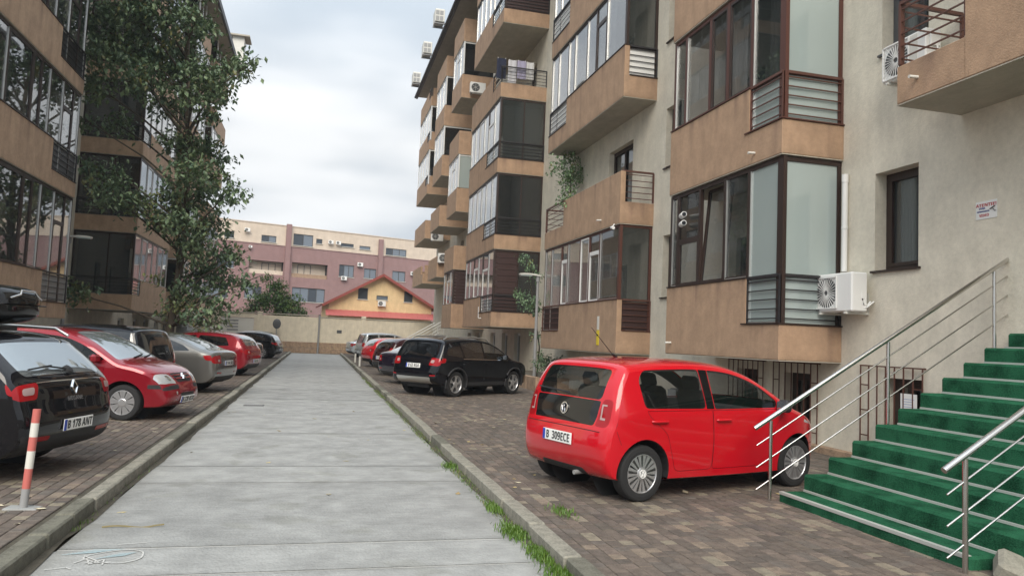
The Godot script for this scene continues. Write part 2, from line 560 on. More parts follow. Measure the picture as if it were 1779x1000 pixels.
func pavement(called: String, x0: float, x1: float, za: float, zb: float, near: Vector2, n_parts: int, sd: int) -> void:
	var root := Node3D.new()
	root.name = called
	root.set_meta("kind", "structure")
	add_child(root, true)
	var s := S()
	quadn(s, Vector3(x0, 0.088, za), Vector3(x0, 0.088, zb), Vector3(x1, 0.088, zb), Vector3(x1, 0.088, za), Vector3.UP)
	part(root, "sand_bed", s, MAT.joint_dirt)
	var r := RandomNumberGenerator.new()
	r.seed = sd
	var tones := [Color(0.136, 0.11, 0.091), Color(0.161, 0.129, 0.105), Color(0.121, 0.101, 0.085), Color(0.192, 0.151, 0.124), Color(0.245, 0.194, 0.148), Color(0.255, 0.22, 0.165), Color(0.149, 0.126, 0.107)]
	var wn := FastNoiseLite.new()
	wn.seed = sd
	wn.frequency = 0.35
	var lens := [0.116, 0.116, 0.176, 0.236]
	var rows := int((x1 - x0) / 0.12)
	var cand := []
	var verts := PackedVector3Array()
	var nrms := PackedVector3Array()
	var cols := PackedColorArray()
	for i in rows:
		var xa := x0 + i * 0.12 + 0.003
		var z := za - r.randf() * 0.2
		while z > zb:
			var ln: float = lens[r.randi() % 4]
			var w := wn.get_noise_2d(xa, z)
			var pick := r.randf() + w * 0.35
			var ti: int = 2 if pick < 0.14 else 0 if pick < 0.40 else 6 if pick < 0.56 else 1 if pick < 0.78 else 3 if pick < 0.91 else 4 if pick < 0.985 else 5
			var yy := 0.1 + r.randf() * 0.004
			cand.append([xa, z - ln + 0.003, ln - 0.006, yy, ti, r.randf()])
			z -= ln
	# the nearest ones in view are pieces of their own
	var order := []
	for c in cand:
		var d := Vector2(c[0], c[1]).distance_to(near)
		order.append([d, c])
	order.sort_custom(func(a, b): return a[0] < b[0])
	for i in order.size():
		var c: Array = order[i][1]
		if i < n_parts:
			var key := "paver_%.3f" % c[2]
			if not shared.has(key):
				var ps := S()
				cobx(ps, Transform3D(), Vector3(0.057, 0.03, c[2] * 0.5), 0.005)
				shared[key] = ps.commit()
			var o := part(root, "paver", shared[key], MAT["paver%d" % c[4]])
			o.position = Vector3(c[0] + 0.057, c[3] - 0.03, c[1] + c[2] * 0.5)
			o.rotation = Vector3((c[5] - 0.5) * 0.012, (c[5] * 7.3 - floorf(c[5] * 7.3) - 0.5) * 0.02, 0)
			continue
		var a := Vector3(c[0], c[3], c[1])
		var col: Color = tones[c[4]] * (0.9 + 0.2 * c[5])
		col.a = 1.0
		var X := 0.114
		var L: float = c[2]
		var b := 0.005
		var up := [a + Vector3(b, 0, b), a + Vector3(X - b, 0, b), a + Vector3(X - b, 0, L - b), a + Vector3(b, 0, L - b)]
		for k in [0, 1, 2, 0, 2, 3]:
			verts.append(up[k]); nrms.append(Vector3.UP); cols.append(col)
		if order[i][0] < 22.0:
			var dn := [a + Vector3(0, -0.012, 0), a + Vector3(X, -0.012, 0), a + Vector3(X, -0.012, L), a + Vector3(0, -0.012, L)]
			var sn := [Vector3(0, 0.5, -0.87), Vector3(0.87, 0.5, 0), Vector3(0, 0.5, 0.87), Vector3(-0.87, 0.5, 0)]
			for e in 4:
				var f := (e + 1) % 4
				for v in [up[e], dn[e], dn[f], up[e], dn[f], up[f]]:
					verts.append(v); nrms.append(sn[e]); cols.append(col)
	var arr := []
	arr.resize(Mesh.ARRAY_MAX)
	arr[Mesh.ARRAY_VERTEX] = verts
	arr[Mesh.ARRAY_NORMAL] = nrms
	arr[Mesh.ARRAY_COLOR] = cols
	var am := ArrayMesh.new()
	am.add_surface_from_arrays(Mesh.PRIMITIVE_TRIANGLES, arr)
	stuff(part(root, "paver_field", am, MAT.paver_mix))


func kerbs() -> void:
	var r := RandomNumberGenerator.new()
	r.seed = 12
	for side in 2:
		var root := Node3D.new()
		root.name = "left_kerb" if side == 0 else "right_kerb"
		root.set_meta("kind", "structure")
		add_child(root, true)
		var x0 := -2.0 if side == 0 else 1.90
		var z := -1.5
		var k := 0
		while z > -60.5:
			var ln := 0.98
			if side == 0 and z > -7.4 and z < -6.0: ln = 0.62
			var s := S()
			var dy := (r.randf() - 0.5) * 0.018
			var dx := (r.randf() - 0.5) * 0.02
			cobx(s, Transform3D(Basis.from_euler(Vector3((r.randf() - 0.5) * 0.012, (r.randf() - 0.5) * 0.016, (r.randf() - 0.5) * 0.05)), Vector3(x0 + 0.07 + dx, 0.0 + dy, z - ln * 0.5)), Vector3(0.075, 0.125, ln * 0.5 - 0.006), 0.014)
			part(root, "kerb_stone", s, MAT.kerb_dark if (side == 0 and z > -7.0) or r.randf() < 0.25 else MAT.kerbstone)
			z -= ln
			k += 1
	# dirt strip between slab and kerb
	for side in 2:
		var s := S()
		for i in 100:
			var za := 2.0 - i * 0.62
			var o := 0.02 * sin(i * 1.7) + 0.015 * sin(i * 3.9)
			var o2 := 0.02 * sin((i + 1) * 1.7) + 0.015 * sin((i + 1) * 3.9)
			if side == 0: quadn(s, Vector3(-1.95, 0.006, za), Vector3(-1.95, 0.006, za - 0.62), Vector3(-1.79 + o2, 0.009, za - 0.62), Vector3(-1.79 + o, 0.009, za), Vector3.UP)
			else: quadn(s, Vector3(1.92, 0.006, za), Vector3(1.92, 0.006, za - 0.62), Vector3(1.83 + o2, 0.009, za - 0.62), Vector3(1.83 + o, 0.009, za), Vector3.UP)
		struct("left_gutter" if side == 0 else "right_gutter", s, MAT.joint_dirt)


# leaf-like blades in one MultiMesh
func leaf_mesh(len: float, wid: float, fold := 0.25) -> ArrayMesh:
	var s := S()
	var a := Vector3.ZERO
	var b := Vector3(0, len * 0.45, wid * fold)
	var tip := Vector3(0, len, -wid * fold * 0.3)
	for sg in [-1.0, 1.0]:
		var e := Vector3(sg * wid * 0.5, len * 0.42, 0)
		if sg < 0:
			tri(s, a, e, b); tri(s, b, e, tip)
		else:
			tri(s, a, b, e); tri(s, b, tip, e)
	return s.commit()

func scatter(parent: Node, called: String, mesh: Mesh, m: Material, xf: Array, cols: Array) -> MultiMeshInstance3D:
	var mm := MultiMesh.new()
	mm.transform_format = MultiMesh.TRANSFORM_3D
	mm.use_colors = true
	mm.mesh = mesh
	mm.instance_count = xf.size()
	for i in xf.size():
		mm.set_instance_transform(i, xf[i])
		mm.set_instance_color(i, cols[i])
	var o := MultiMeshInstance3D.new()
	o.multimesh = mm
	o.material_override = m
	o.name = nm(parent, called)
	parent.add_child(o, true)
	o.set_meta("kind", "stuff")
	return o

func rand_basis(r: RandomNumberGenerator, s: float) -> Basis:
	return Basis.from_euler(Vector3(r.randf() * TAU, r.randf() * TAU, r.randf() * TAU)) * s

func weeds() -> void:
	var r := RandomNumberGenerator.new()
	r.seed = 31
	var xf := []
	var co := []
	# [z, density, spread] along the right kerb
	var z := -3.2
	while z > -30.0:
		var thick := 0.5 + 0.5 * sin(z * 2.3) * sin(z * 0.9 + 1.0)
		if z > -9.6: thick = maxf(thick, 0.5 + 0.5 * sin(z * 3.1))
		var n := int(60.0 * thick * thick) if z > -12.0 else int(34.0 * thick)
		for k in n:
			var p := Vector3(1.85 + (r.randf() - 0.6) * 0.14, 0.004, z - r.randf() * 0.12)
			var sc := (0.3 + r.randf() * 0.8) * (0.62 if z > -12.0 else 0.7)
			xf.append(Transform3D(Basis.from_euler(Vector3((r.randf() - 0.5) * 1.7, r.randf() * TAU, 0)) * sc, p))
			co.append(Color(0.8, 0.9, 0.6).lerp(Color(1.25, 1.2, 0.9), r.randf()) if r.randf() > 0.22 else Color(2.4, 1.35, 2.0))
		z -= 0.12
	for c in [[1.80, -6.55, 0.10, 150], [1.86, -5.85, 0.11, 160], [1.86, -5.3, 0.12, 150], [1.84, -7.45, 0.08, 80], [1.82, -9.9, 0.09, 70], [1.83, -4.6, 0.1, 120], [2.35, -6.85, 0.09, 40]]:
		for k in c[3] * 4:
			var p := Vector3(c[0] + r.randfn() * c[2] * 0.55, 0.004 if c[0] < 1.9 else 0.1, c[1] + r.randfn() * c[2] * 1.3)
			xf.append(Transform3D(Basis.from_euler(Vector3((r.randf() - 0.5) * 1.6, r.randf() * TAU, 0)) * (0.4 + r.randf() * 0.8), p))
			co.append(Color(0.7, 0.9, 0.5).lerp(Color(1.3, 1.3, 0.8), r.randf()))
	for k in 90:
		var p := Vector3(-1.83 + r.randfn() * 0.03, 0.004, -6.9 - r.randf() * 0.4 + (0.0 if k < 45 else -3.0 * r.randf()))
		xf.append(Transform3D(Basis.from_euler(Vector3((r.randf() - 0.5) * 1.6, r.randf() * TAU, 0)) * (0.35 + r.randf() * 0.5), p))
		co.append(Color(0.9, 0.9, 0.6))
	var o := scatter(self, "grass", leaf_mesh(0.062, 0.013, 0.2), MAT.leaf_grass, xf, co)
	tag(o, "short green grass and weeds growing along the kerb edges of the drive", "grass")
	# fallen leaves and petals
	xf = []; co = []
	for k in 150:
		var p := Vector3(2.1 + r.randf() * 5.2, 0.109, -7.5 - pow(r.randf(), 1.4) * 12.0)
		if k > 120: p = Vector3(-1.7 + r.randf() * 3.4, 0.006, -4.8 - r.randf() * 14.0)
		if k > 138: p = Vector3(-2.1 - r.randf() * 1.5, 0.109, -5.5 - r.randf() * 8.0)
		xf.append(Transform3D(Basis.from_euler(Vector3(PI / 2 + (r.randf() - 0.5) * 0.3, r.randf() * TAU, 0), EULER_ORDER_YXZ) * (0.5 + r.randf() * 0.8), p))
		co.append([Color(0.50, 0.40, 0.18), Color(0.42, 0.36, 0.22), Color(0.30, 0.22, 0.10), Color(0.55, 0.50, 0.36)][r.randi() % 4])
	var lm := mk("dry_leaf", Color(1, 1, 1), 0.8)
	lm.vertex_color_use_as_albedo = true
	lm.cull_mode = BaseMaterial3D.CULL_DISABLED
	var f := scatter(self, "fallen_leaves", leaf_mesh(0.10, 0.06, 0.15), lm, xf, co)
	tag(f, "dry yellowish leaves scattered over the brown pavers and the drive", "leaves")

# ---------- buildings ----------
# a wall in the plane x = x0, thickness th towards dir, from z1 to z0 and y0 to y1, with openings [za, zb, ya, yb]
func wall_x(parent: Node3D, called: String, x0: float, th: float, z0: float, z1: float, y0: float, y1: float, holes: Array, m: Material) -> MeshInstance3D:
	var zs := [z1, z0]
	var ys := [y0, y1]
	for h in holes:
		zs.append(h[0]); zs.append(h[1]); ys.append(h[2]); ys.append(h[3])
	zs.sort(); ys.sort()
	var s := S()
	var x1 := x0 + th
	for i in zs.size() - 1:
		for j in ys.size() - 1:
			if zs[i + 1] - zs[i] < 0.001 or ys[j + 1] - ys[j] < 0.001: continue
			var cz: float = (zs[i] + zs[i + 1]) * 0.5
			var cy: float = (ys[j] + ys[j + 1]) * 0.5
			var inside := false
			for h in holes:
				if cz > minf(h[0], h[1]) and cz < maxf(h[0], h[1]) and cy > h[2] and cy < h[3]: inside = true
			if inside: continue
			for xx in [x0, x1]:
				quadn(s, Vector3(xx, ys[j], zs[i]), Vector3(xx, ys[j + 1], zs[i]), Vector3(xx, ys[j + 1], zs[i + 1]), Vector3(xx, ys[j], zs[i + 1]), Vector3((-1.0 if xx == x0 else 1.0) * signf(th), 0, 0))
	for h in holes:
		var za := minf(h[0], h[1])
		var zb := maxf(h[0], h[1])
		quadn(s, Vector3(x0, h[2], za), Vector3(x1, h[2], za), Vector3(x1, h[3], za), Vector3(x0, h[3], za), Vector3(0, 0, 1))
		quadn(s, Vector3(x0, h[2], zb), Vector3(x1, h[2], zb), Vector3(x1, h[3], zb), Vector3(x0, h[3], zb), Vector3(0, 0, -1))
		quadn(s, Vector3(x0, h[2], za), Vector3(x1, h[2], za), Vector3(x1, h[2], zb), Vector3(x0, h[2], zb), Vector3(0, 1, 0))
		quadn(s, Vector3(x0, h[3], za), Vector3(x1, h[3], za), Vector3(x1, h[3], zb), Vector3(x0, h[3], zb), Vector3(0, -1, 0))
	for e in [[z0, 1.0], [z1, -1.0]]:
		quadn(s, Vector3(x0, y0, e[0]), Vector3(x1, y0, e[0]), Vector3(x1, y1, e[0]), Vector3(x0, y1, e[0]), Vector3(0, 0, e[1]))
	quadn(s, Vector3(x0, y1, z0), Vector3(x1, y1, z0), Vector3(x1, y1, z1), Vector3(x0, y1, z1), Vector3(0, 1, 0))
	return wpart(parent, called, s, m)

# window set into a wall_x opening
func window_x(b: Node3D, x0: float, dir: float, za: float, zb: float, ya: float, yb: float, mull := 0, fm := "brown_frame", gm := "mid_glass", deep := 0.16, sill := true, curtain := "") -> void:
	var z0 := minf(za, zb) + 0.004
	var z1 := maxf(za, zb) - 0.004
	var xa := x0 + dir * deep
	var w := 0.075
	var s := S()
	bx(s, xa, xa + dir * 0.07, ya + 0.004, ya + w, z0, z1)
	bx(s, xa, xa + dir * 0.07, yb - w, yb - 0.004, z0, z1)
	bx(s, xa + dir * 0.001, xa + dir * 0.069, ya + w, yb - w, z0, z0 + w)
	bx(s, xa + dir * 0.001, xa + dir * 0.069, ya + w, yb - w, z1 - w, z1)
	for k in mull:
		var zm := lerpf(z0, z1, (k + 1.0) / (mull + 1.0))
		bx(s, xa - dir * 0.004, xa + dir * 0.066, ya + w, yb - w, zm - 0.05, zm + 0.05)
	var f := wpart(b, "window", s, MAT[fm])
	for k in mull + 1:
		var a := lerpf(z0 + w, z1 - w, k / (mull + 1.0)) - 0.01
		var c := lerpf(z0 + w, z1 - w, (k + 1.0) / (mull + 1.0)) + 0.01
		s = S()
		quadn(s, Vector3(xa + dir * 0.035, ya + w - 0.01, a), Vector3(xa + dir * 0.035, yb - w + 0.01, a), Vector3(xa + dir * 0.035, yb - w + 0.01, c), Vector3(xa + dir * 0.035, ya + w - 0.01, c), Vector3(-dir, 0, 0))
		part(f, "pane", s, MAT[gm])
		# sash round the pane
		s = S()
		for q in [[ya + w, ya + w + 0.05, a + 0.01, c - 0.01], [yb - w - 0.05, yb - w, a + 0.01, c - 0.01], [ya + w + 0.05, yb - w - 0.05, a + 0.01, a + 0.06], [ya + w + 0.05, yb - w - 0.05, c - 0.06, c - 0.01]]:
			bx(s, xa - dir * 0.012, xa + dir * 0.03, q[0], q[1], q[2], q[3])
		part(f, "sash", s, MAT[fm])
	if curtain != "":
		s = S()
		var n := 14
		for k in n:
			var a2 := lerpf(z0, z0 + (z1 - z0) * 0.55, k / float(n))
			var c2 := lerpf(z0, z0 + (z1 - z0) * 0.55, (k + 1) / float(n))
			var xk := x0 + dir * (0.36 + 0.025 * (k % 2))
			var xk2 := x0 + dir * (0.36 + 0.025 * ((k + 1) % 2))
			quadn(s, Vector3(xk, ya, a2), Vector3(xk, yb, a2), Vector3(xk2, yb, c2), Vector3(xk2, ya, c2), Vector3(-dir, 0, 0))
		part(f, "curtain", s, MAT[curtain])
	if sill:
		s = S()
		bx(s, x0 - dir * 0.05, xa + dir * 0.0, ya - 0.028, ya + 0.003, z0 - 0.05, z1 + 0.05)
		part(f, "sill", s, MAT[fm])

func pane_rect(par: Node3D, called: String, a: Vector3, b: Vector3, y0: float, y1: float, m: Material) -> MeshInstance3D:
	var s := S()
	var l := a.distance_to(b)
	obx(s, Transform3D(Basis((b - a) / l, Vector3.UP, ((b - a) / l).cross(Vector3.UP)), Vector3((a.x + b.x) * 0.5, (y0 + y1) * 0.5, (a.z + b.z) * 0.5)), Vector3(l * 0.5, (y1 - y0) * 0.5, 0.007))
	return part(par, called, s, m)

# horizontal-bar railing between two points
func railing(par: Node3D, a: Vector3, b: Vector3, y0: float, y1: float, m: Material, bars := 5, heavy := 0.05) -> void:
	var s := S()
	var A := Vector3(a.x, 0, a.z)
	var B := Vector3(b.x, 0, b.z)
	bar(s, A + Vector3.UP * y1, B + Vector3.UP * y1, heavy, heavy * 0.9)
	for e in [A, B]: bar(s, e + Vector3.UP * y0, e + Vector3.UP * (y1 - 0.001), heavy * 0.8)
	for k in bars:
		var y := lerpf(y0, y1, (k + 0.5) / bars)
		bar(s, A + Vector3.UP * y, B + Vector3.UP * y, 0.018)
	part(par, "railing", s, m)

# one projecting balcony or glazed bay; P: xf, xr, z0 (near end), z1 (far end), yb, plus look
func bay(b: Node3D, P: Dictionary) -> MeshInstance3D:
	var xf: float = P.xf
	var xr: float = P.xr
	var z0: float = P.z0
	var z1: float = P.z1
	var yb: float = P.yb
	var dir := signf(xr - xf)
	var hi: float = P.get("hi", 1.34)
	var lo: float = P.get("lo", 0.56)
	var ln: float = P.get("ln", 1.0)
	var lf: float = P.get("lf", 0.0)
	var side_low: bool = P.get("side_low", true)
	var tan: Material = MAT[P.get("tan", "tan")]
	var fm: Material = MAT[P.get("frame", "brown_frame")]
	var rm: Material = MAT[P.get("rail", "rail_dark")]
	var yt: float = P.get("yt", yb + 3.27)
	var th := 0.14
	var yl := yb + lo
	var yh := yb + hi
	var s := S()
	# low band all round
	var xi := xf + dir * th
	cbx(s, xf, xi, yb, yl, z1, z0, 0.012)
	bx(s, xi, xr, yb + 0.002, yl - 0.002 if side_low else yh - 0.002, z0 - th, z0 - 0.003)
	bx(s, xi, xr, yb + 0.002, yl - 0.002 if P.get("far_low", false) else yh - 0.002, z1 + 0.003, z1 + th)
	# the high part of the front
	if hi > lo:
		cbx(s, xf + dir * 0.0015, xi - dir * 0.0015, yl - 0.02, yh, z1 + lf + 0.0015, z0 - ln - 0.0015, 0.010)
	var o := wpart(b, "balcony", s, tan)
	if P.get("worn", true):
		var zl := z1 + lf
		if hi > lo: weathered(o, Vector3(xf, 0, zl + 0.012), Vector3(xf, 0, z0 - ln - 0.012), yb + 0.012, yh - 0.012, Vector3(-dir, 0, 0), yh, tan)
		if ln > 0.2: weathered(o, Vector3(xf, 0, z0 - ln + 0.0), Vector3(xf, 0, z0 - 0.013), yb + 0.012, yl - 0.012, Vector3(-dir, 0, 0), yl, tan)
		if lf > 0.2: weathered(o, Vector3(xf, 0, z1 + 0.013), Vector3(xf, 0, zl - 0.0), yb + 0.012, yl - 0.012, Vector3(-dir, 0, 0), yl, tan)
		weathered(o, Vector3(xf + dir * 0.013, 0, z0), Vector3(xr - dir * 0.003, 0, z0), yb + 0.012, (yl if side_low else yh) - 0.012, Vector3(0, 0, 1), yl if side_low else yh, tan)
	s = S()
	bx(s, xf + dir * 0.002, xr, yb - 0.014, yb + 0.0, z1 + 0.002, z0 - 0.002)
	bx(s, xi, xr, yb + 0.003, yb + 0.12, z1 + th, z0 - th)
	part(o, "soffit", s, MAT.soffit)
	# sheet caps on the ledges
	if P.get("caps", true):
		s = S()
		if ln > 0.2: bx(s, xf - dir * 0.025, xi + dir * 0.01, yl + 0.001, yl + 0.022, z0 - ln - 0.12, z0 + 0.025)
		if side_low: bx(s, xi + dir * 0.01, xr, yl + 0.001, yl + 0.022, z0 - th - 0.01, z0 + 0.025)
		if hi > lo: bx(s, xf - dir * 0.02, xi + dir * 0.01, yh + 0.001, yh + 0.022, z1 + lf, z0 - ln + 0.01)
		if lf > 0.2: bx(s, xf - dir * 0.02, xi + dir * 0.01, yl + 0.001, yl + 0.022, z1 - 0.01, z1 + lf - 0.02)
		part(o, "ledge_cap", s, fm)
	var xg := xf + dir * 0.07
	var ra := Vector3(xf + dir * 0.03, 0, z0 - ln)
	var rc := Vector3(xf + dir * 0.03, 0, z0 - 0.03)
	var rs := Vector3(xr - dir * 0.02, 0, z0 - 0.03)
	var rails: bool = P.get("rails", true)
	if rails:
		if ln > 0.2: railing(o, ra, rc, yl + 0.022, yh, rm)
		if side_low: railing(o, rc + Vector3(dir * 0.012, 0, 0), rs, yl + 0.022, yh, rm)
		if lf > 0.2: railing(o, Vector3(xf + dir * 0.03, 0, z1 + 0.03), Vector3(xf + dir * 0.03, 0, z1 + lf), yl + 0.022, yh, rm)
	if P.get("far_low", false): railing(o, Vector3(xf + dir * 0.05, 0, z1 + 0.035), Vector3(xr - dir * 0.02, 0, z1 + 0.035), yl, yh, rm, 4)
	if P.has("low_panel"):
		# slatted boards behind the low ends
		if side_low:
			for k in 7:
				s = S()
				var ya := lerpf(yl + 0.03, yh - 0.05, k / 7.0)
				bx(s, xf + dir * 0.12, xr - dir * 0.04, ya, ya + (yh - yl) / 7.0 - 0.012, z0 - 0.075, z0 - 0.055)
				part(o, "slat", s, MAT[P.low_panel])
		if lf > 0.2:
			for k in 7:
				s = S()
				var ya := lerpf(yl + 0.03, yh - 0.05, k / 7.0)
				bx(s, xf + dir * 0.055, xf + dir * 0.075, ya, ya + (yh - yl) / 7.0 - 0.012, z1 + 0.05, z1 + lf - 0.05)
				part(o, "slat", s, MAT[P.low_panel])
	if not P.get("glazed", true): return o
	# frame of posts and rails
	var pz: Array = P.panes            # post positions along the front, near to far
	var pst: Array = P.styles
	var y_top := yt - 0.03
	s = S()
	var fw: float = P.get("fw", 0.035)
	var ends := [z0 - 0.07, z1 + 0.05]
	bx(s, xg - 0.03, xg + 0.03, y_top - 0.07, y_top, ends[1], ends[0])
	bx(s, xg - 0.028, xg + 0.028, yh + 0.022, yh + 0.07, z1 + lf, z0 - ln)
	var posts := [ends[0] - 0.005]
	for z in pz: posts.append(z)
	posts.append(ends[1] + 0.005)
	for i in posts.size():
		var z: float = posts[i]
		var low: bool = z > z0 - ln - 0.01 or z < z1 + lf - 0.01
		var wdt := fw * (1.9 if i == 0 else 1.0)
		bx(s, xg - 0.034, xg + 0.034, (yl if low else yh) + 0.022, y_top - 0.002, z - wdt, z + wdt)
	if ln > 0.2: bx(s, xg - 0.027, xg + 0.027, yh - 0.03, yh + 0.02, z0 - ln, ends[0])
	# side
	var zs := z0 - 0.07
	var sp: Array = P.get("side_posts", [])
	bx(s, xg + dir * 0.034, xr, y_top - 0.07, y_top, zs - 0.029, zs + 0.029)
	bx(s, xr - dir * 0.075, xr - dir * 0.002, (yl if side_low else yh) + 0.022, y_top - 0.07, zs - 0.028, zs + 0.028)
	for q in sp: bx(s, lerpf(xg, xr, q) - 0.03, lerpf(xg, xr, q) + 0.03, (yl if side_low else yh) + 0.022, y_top - 0.07, zs - 0.027, zs + 0.027)
	if side_low: bx(s, xg + dir * 0.034, xr - dir * 0.075, yh - 0.03, yh + 0.02, zs - 0.026, zs + 0.026)
	part(o, "window_frame", s, fm)
	# panes along the front
	for i in posts.size() - 1:
		var a: float = posts[i] - fw
		var c: float = posts[i + 1] + fw
		var st: String = pst[i % pst.size()]
		var low2: bool = (posts[i] + posts[i + 1]) * 0.5 > z0 - ln or (posts[i] + posts[i + 1]) * 0.5 < z1 + lf
		var ya2 := (yl if low2 else yh) + 0.03
		front_pane(o, xg, dir, a, c, ya2, y_top - 0.07, yh, st, P, low2)
	# side panes
	var cuts := [0.0]
	for q in sp: cuts.append(q)
	cuts.append(1.0)
	var sst: Array = P.get("side_styles", ["clear_glass"])
	for i in cuts.size() - 1:
		var xa := lerpf(xg, xr, cuts[i]) + dir * 0.03
		var xb := lerpf(xg, xr, cuts[i + 1]) - dir * (0.03 if i < cuts.size() - 2 else 0.075)
		var st: String = sst[i % sst.size()]
		var y0p := (yl if side_low else yh) + 0.03
		if st == "boards" or st == "blinds":
			var n := 14 if st == "blinds" else 10
			for k in n:
				var s2 := S()
				var yk := lerpf(y0p, y_top - 0.07, k / float(n))
				bx(s2, xa, xb, yk, yk + (y_top - 0.07 - y0p) / n - 0.014, zs - 0.012, zs + 0.008)
				part(o, "slat", s2, MAT.panel_brown if st == "boards" else MAT.darkgrey)
			continue
		pane_rect(o, "pane", Vector3(xa, 0, zs), Vector3(xb, 0, zs), y0p, y_top - 0.07, MAT[st])
	if P.get("lining", true) and sst[0] != "clear_glass":
		pane_rect(o, "curtain", Vector3(xf + dir * 0.3, 0, zs - 0.35), Vector3(xr - dir * 0.1, 0, zs - 0.35), yl, y_top - 0.2, MAT.curtain_grey)
	return o

func front_pane(o: Node3D, xg: float, dir: float, a: float, c: float, y0: float, y1: float, yh: float, st: String, P: Dictionary, low: bool) -> void:
	var fm: Material = MAT[P.get("frame", "brown_frame")]
	var fs: Material = MAT[P.get("sash", P.get("frame", "brown_frame"))]
	var open := st.begins_with("tilt")
	var kind := st.get_slice(":", 1) if ":" in st else st
	var top := y1
	if st.begins_with("trans") or st.begins_with("half"):
		# a cross rail with a pane of its own above
		var ym := lerpf(y0, y1, 0.74 if st.begins_with("trans") else 0.5)
		var s := S()
		bx(s, xg - 0.03, xg + 0.03, ym - 0.03, ym + 0.03, c + 0.002, a - 0.002)
		part(o, "transom", s, fs)
		pane_rect(o, "pane", Vector3(xg, 0, a), Vector3(xg, 0, c), ym + 0.03, y1, MAT[kind if st.begins_with("trans") else "dark_glass"])
		top = ym - 0.03
	if open:
		var s := S()
		# a sash tilted inwards at the top
		var tl := 0.16 * dir
		var w := 0.05
		var p0 := Vector3(xg, y0, a - 0.02)
		var p1 := Vector3(xg, y0, c + 0.02)
		var q0 := Vector3(xg + tl, top - 0.03, a - 0.02)
		var q1 := Vector3(xg + tl, top - 0.03, c + 0.02)
		bar(s, p0, q0, w); bar(s, p1, q1, w); bar(s, p0, p1, w); bar(s, q0, q1, w)
		part(o, "sash", s, fs)
		s = S()
		quadn(s, p0, q0, q1, p1, Vector3(-dir, 0, 0))
		part(o, "pane", s, MAT[kind])
		return
	var sw := 0.045 if absf(a - c) > 0.3 else 0.03
	if st.begins_with("sash") or st.begins_with("trans") or st.begins_with("half"):
		var s := S()
		for q in [[y0, y0 + sw, c + 0.003, a - 0.003], [top - sw, top, c + 0.003, a - 0.003], [y0 + sw, top - sw, c + 0.003, c + sw], [y0 + sw, top - sw, a - sw, a - 0.003]]:
			bx(s, xg - dir * 0.03, xg + dir * 0.02, q[0], q[1], q[2], q[3])
		part(o, "sash", s, fs)
	else:
		# glazing bead that catches the light
		var s := S()
		bx(s, xg - dir * 0.033, xg - dir * 0.005, y0, top, c + 0.001, c + 0.018)
		bx(s, xg - dir * 0.033, xg - dir * 0.005, y0, y0 + 0.018, c + 0.018, a - 0.001)
		part(o, "glazing_bead", s, MAT.aluminium)
	if low and y0 < yh - 0.3:
		pane_rect(o, "pane", Vector3(xg, 0, a), Vector3(xg, 0, c), yh + 0.02, top, MAT[kind])
		pane_rect(o, "pane", Vector3(xg, 0, a), Vector3(xg, 0, c), y0, yh - 0.03, MAT[P.get("low_glass", "frost")])
	else:
		pane_rect(o, "pane", Vector3(xg, 0, a), Vector3(xg, 0, c), y0, top, MAT[kind])
	if st.ends_with("+"): pass

func wavy_curtain(o: Node3D, x: float, za: float, zb: float, y0: float, y1: float, m: Material) -> void:
	var s := S()
	var n := int(absf(zb - za) / 0.05) + 2
	for k in n:
		var a := lerpf(za, zb, k / float(n))
		var c := lerpf(za, zb, (k + 1) / float(n))
		var xa := x + 0.02 * sin(k * 1.9)
		var xb := x + 0.02 * sin((k + 1) * 1.9)
		quadn(s, Vector3(xa, y0, a), Vector3(xa, y1, a), Vector3(xb, y1, c), Vector3(xb, y0, c), Vector3(-1, 0, 0))
	part(o, "curtain", s, m)

# wall grille of square bars in front of a basement window: a top-level look of its own, but fixed to the building
func grille(b: Node3D, x: float, za: float, zb: float, y0: float, y1: float) -> void:
	var s := S()
	var m = MAT.rail_brown
	bx(s, x - 0.02, x - 0.002, y1 - 0.02, y1, za, zb)
	bx(s, x - 0.02, x - 0.002, y0, y0 + 0.02, za, zb)
	var n := 8
	for k in n:
		var z := lerpf(za + 0.012, zb - 0.012, k / float(n - 1))
		bx(s, x - 0.018, x - 0.004, y0, y1 + (0.0), z - 0.009, z + 0.009)
	for k in 3:
		var y := lerpf(y0, y1, (k + 0.6) / 3.4)
		bx(s, x - 0.017, x - 0.005, y - 0.009, y + 0.009, za, lerpf(za, zb, 1.0 / (n - 1)))
		bx(s, x - 0.017, x - 0.005, y - 0.009, y + 0.009, lerpf(za, zb, (n - 2.0) / (n - 1)), zb)
	wpart(b, "window_grille", s, m)
	# the cage stands off the wall on short stubs
	s = S()
	for q in [[za, y0], [za, y1 - 0.02], [zb - 0.02, y0], [zb - 0.02, y1 - 0.02]]:
		bx(s, x - 0.004, x + 0.05, q[1], q[1] + 0.02, q[0], q[0] + 0.02)
	wpart(b, "grille_stub", s, m)

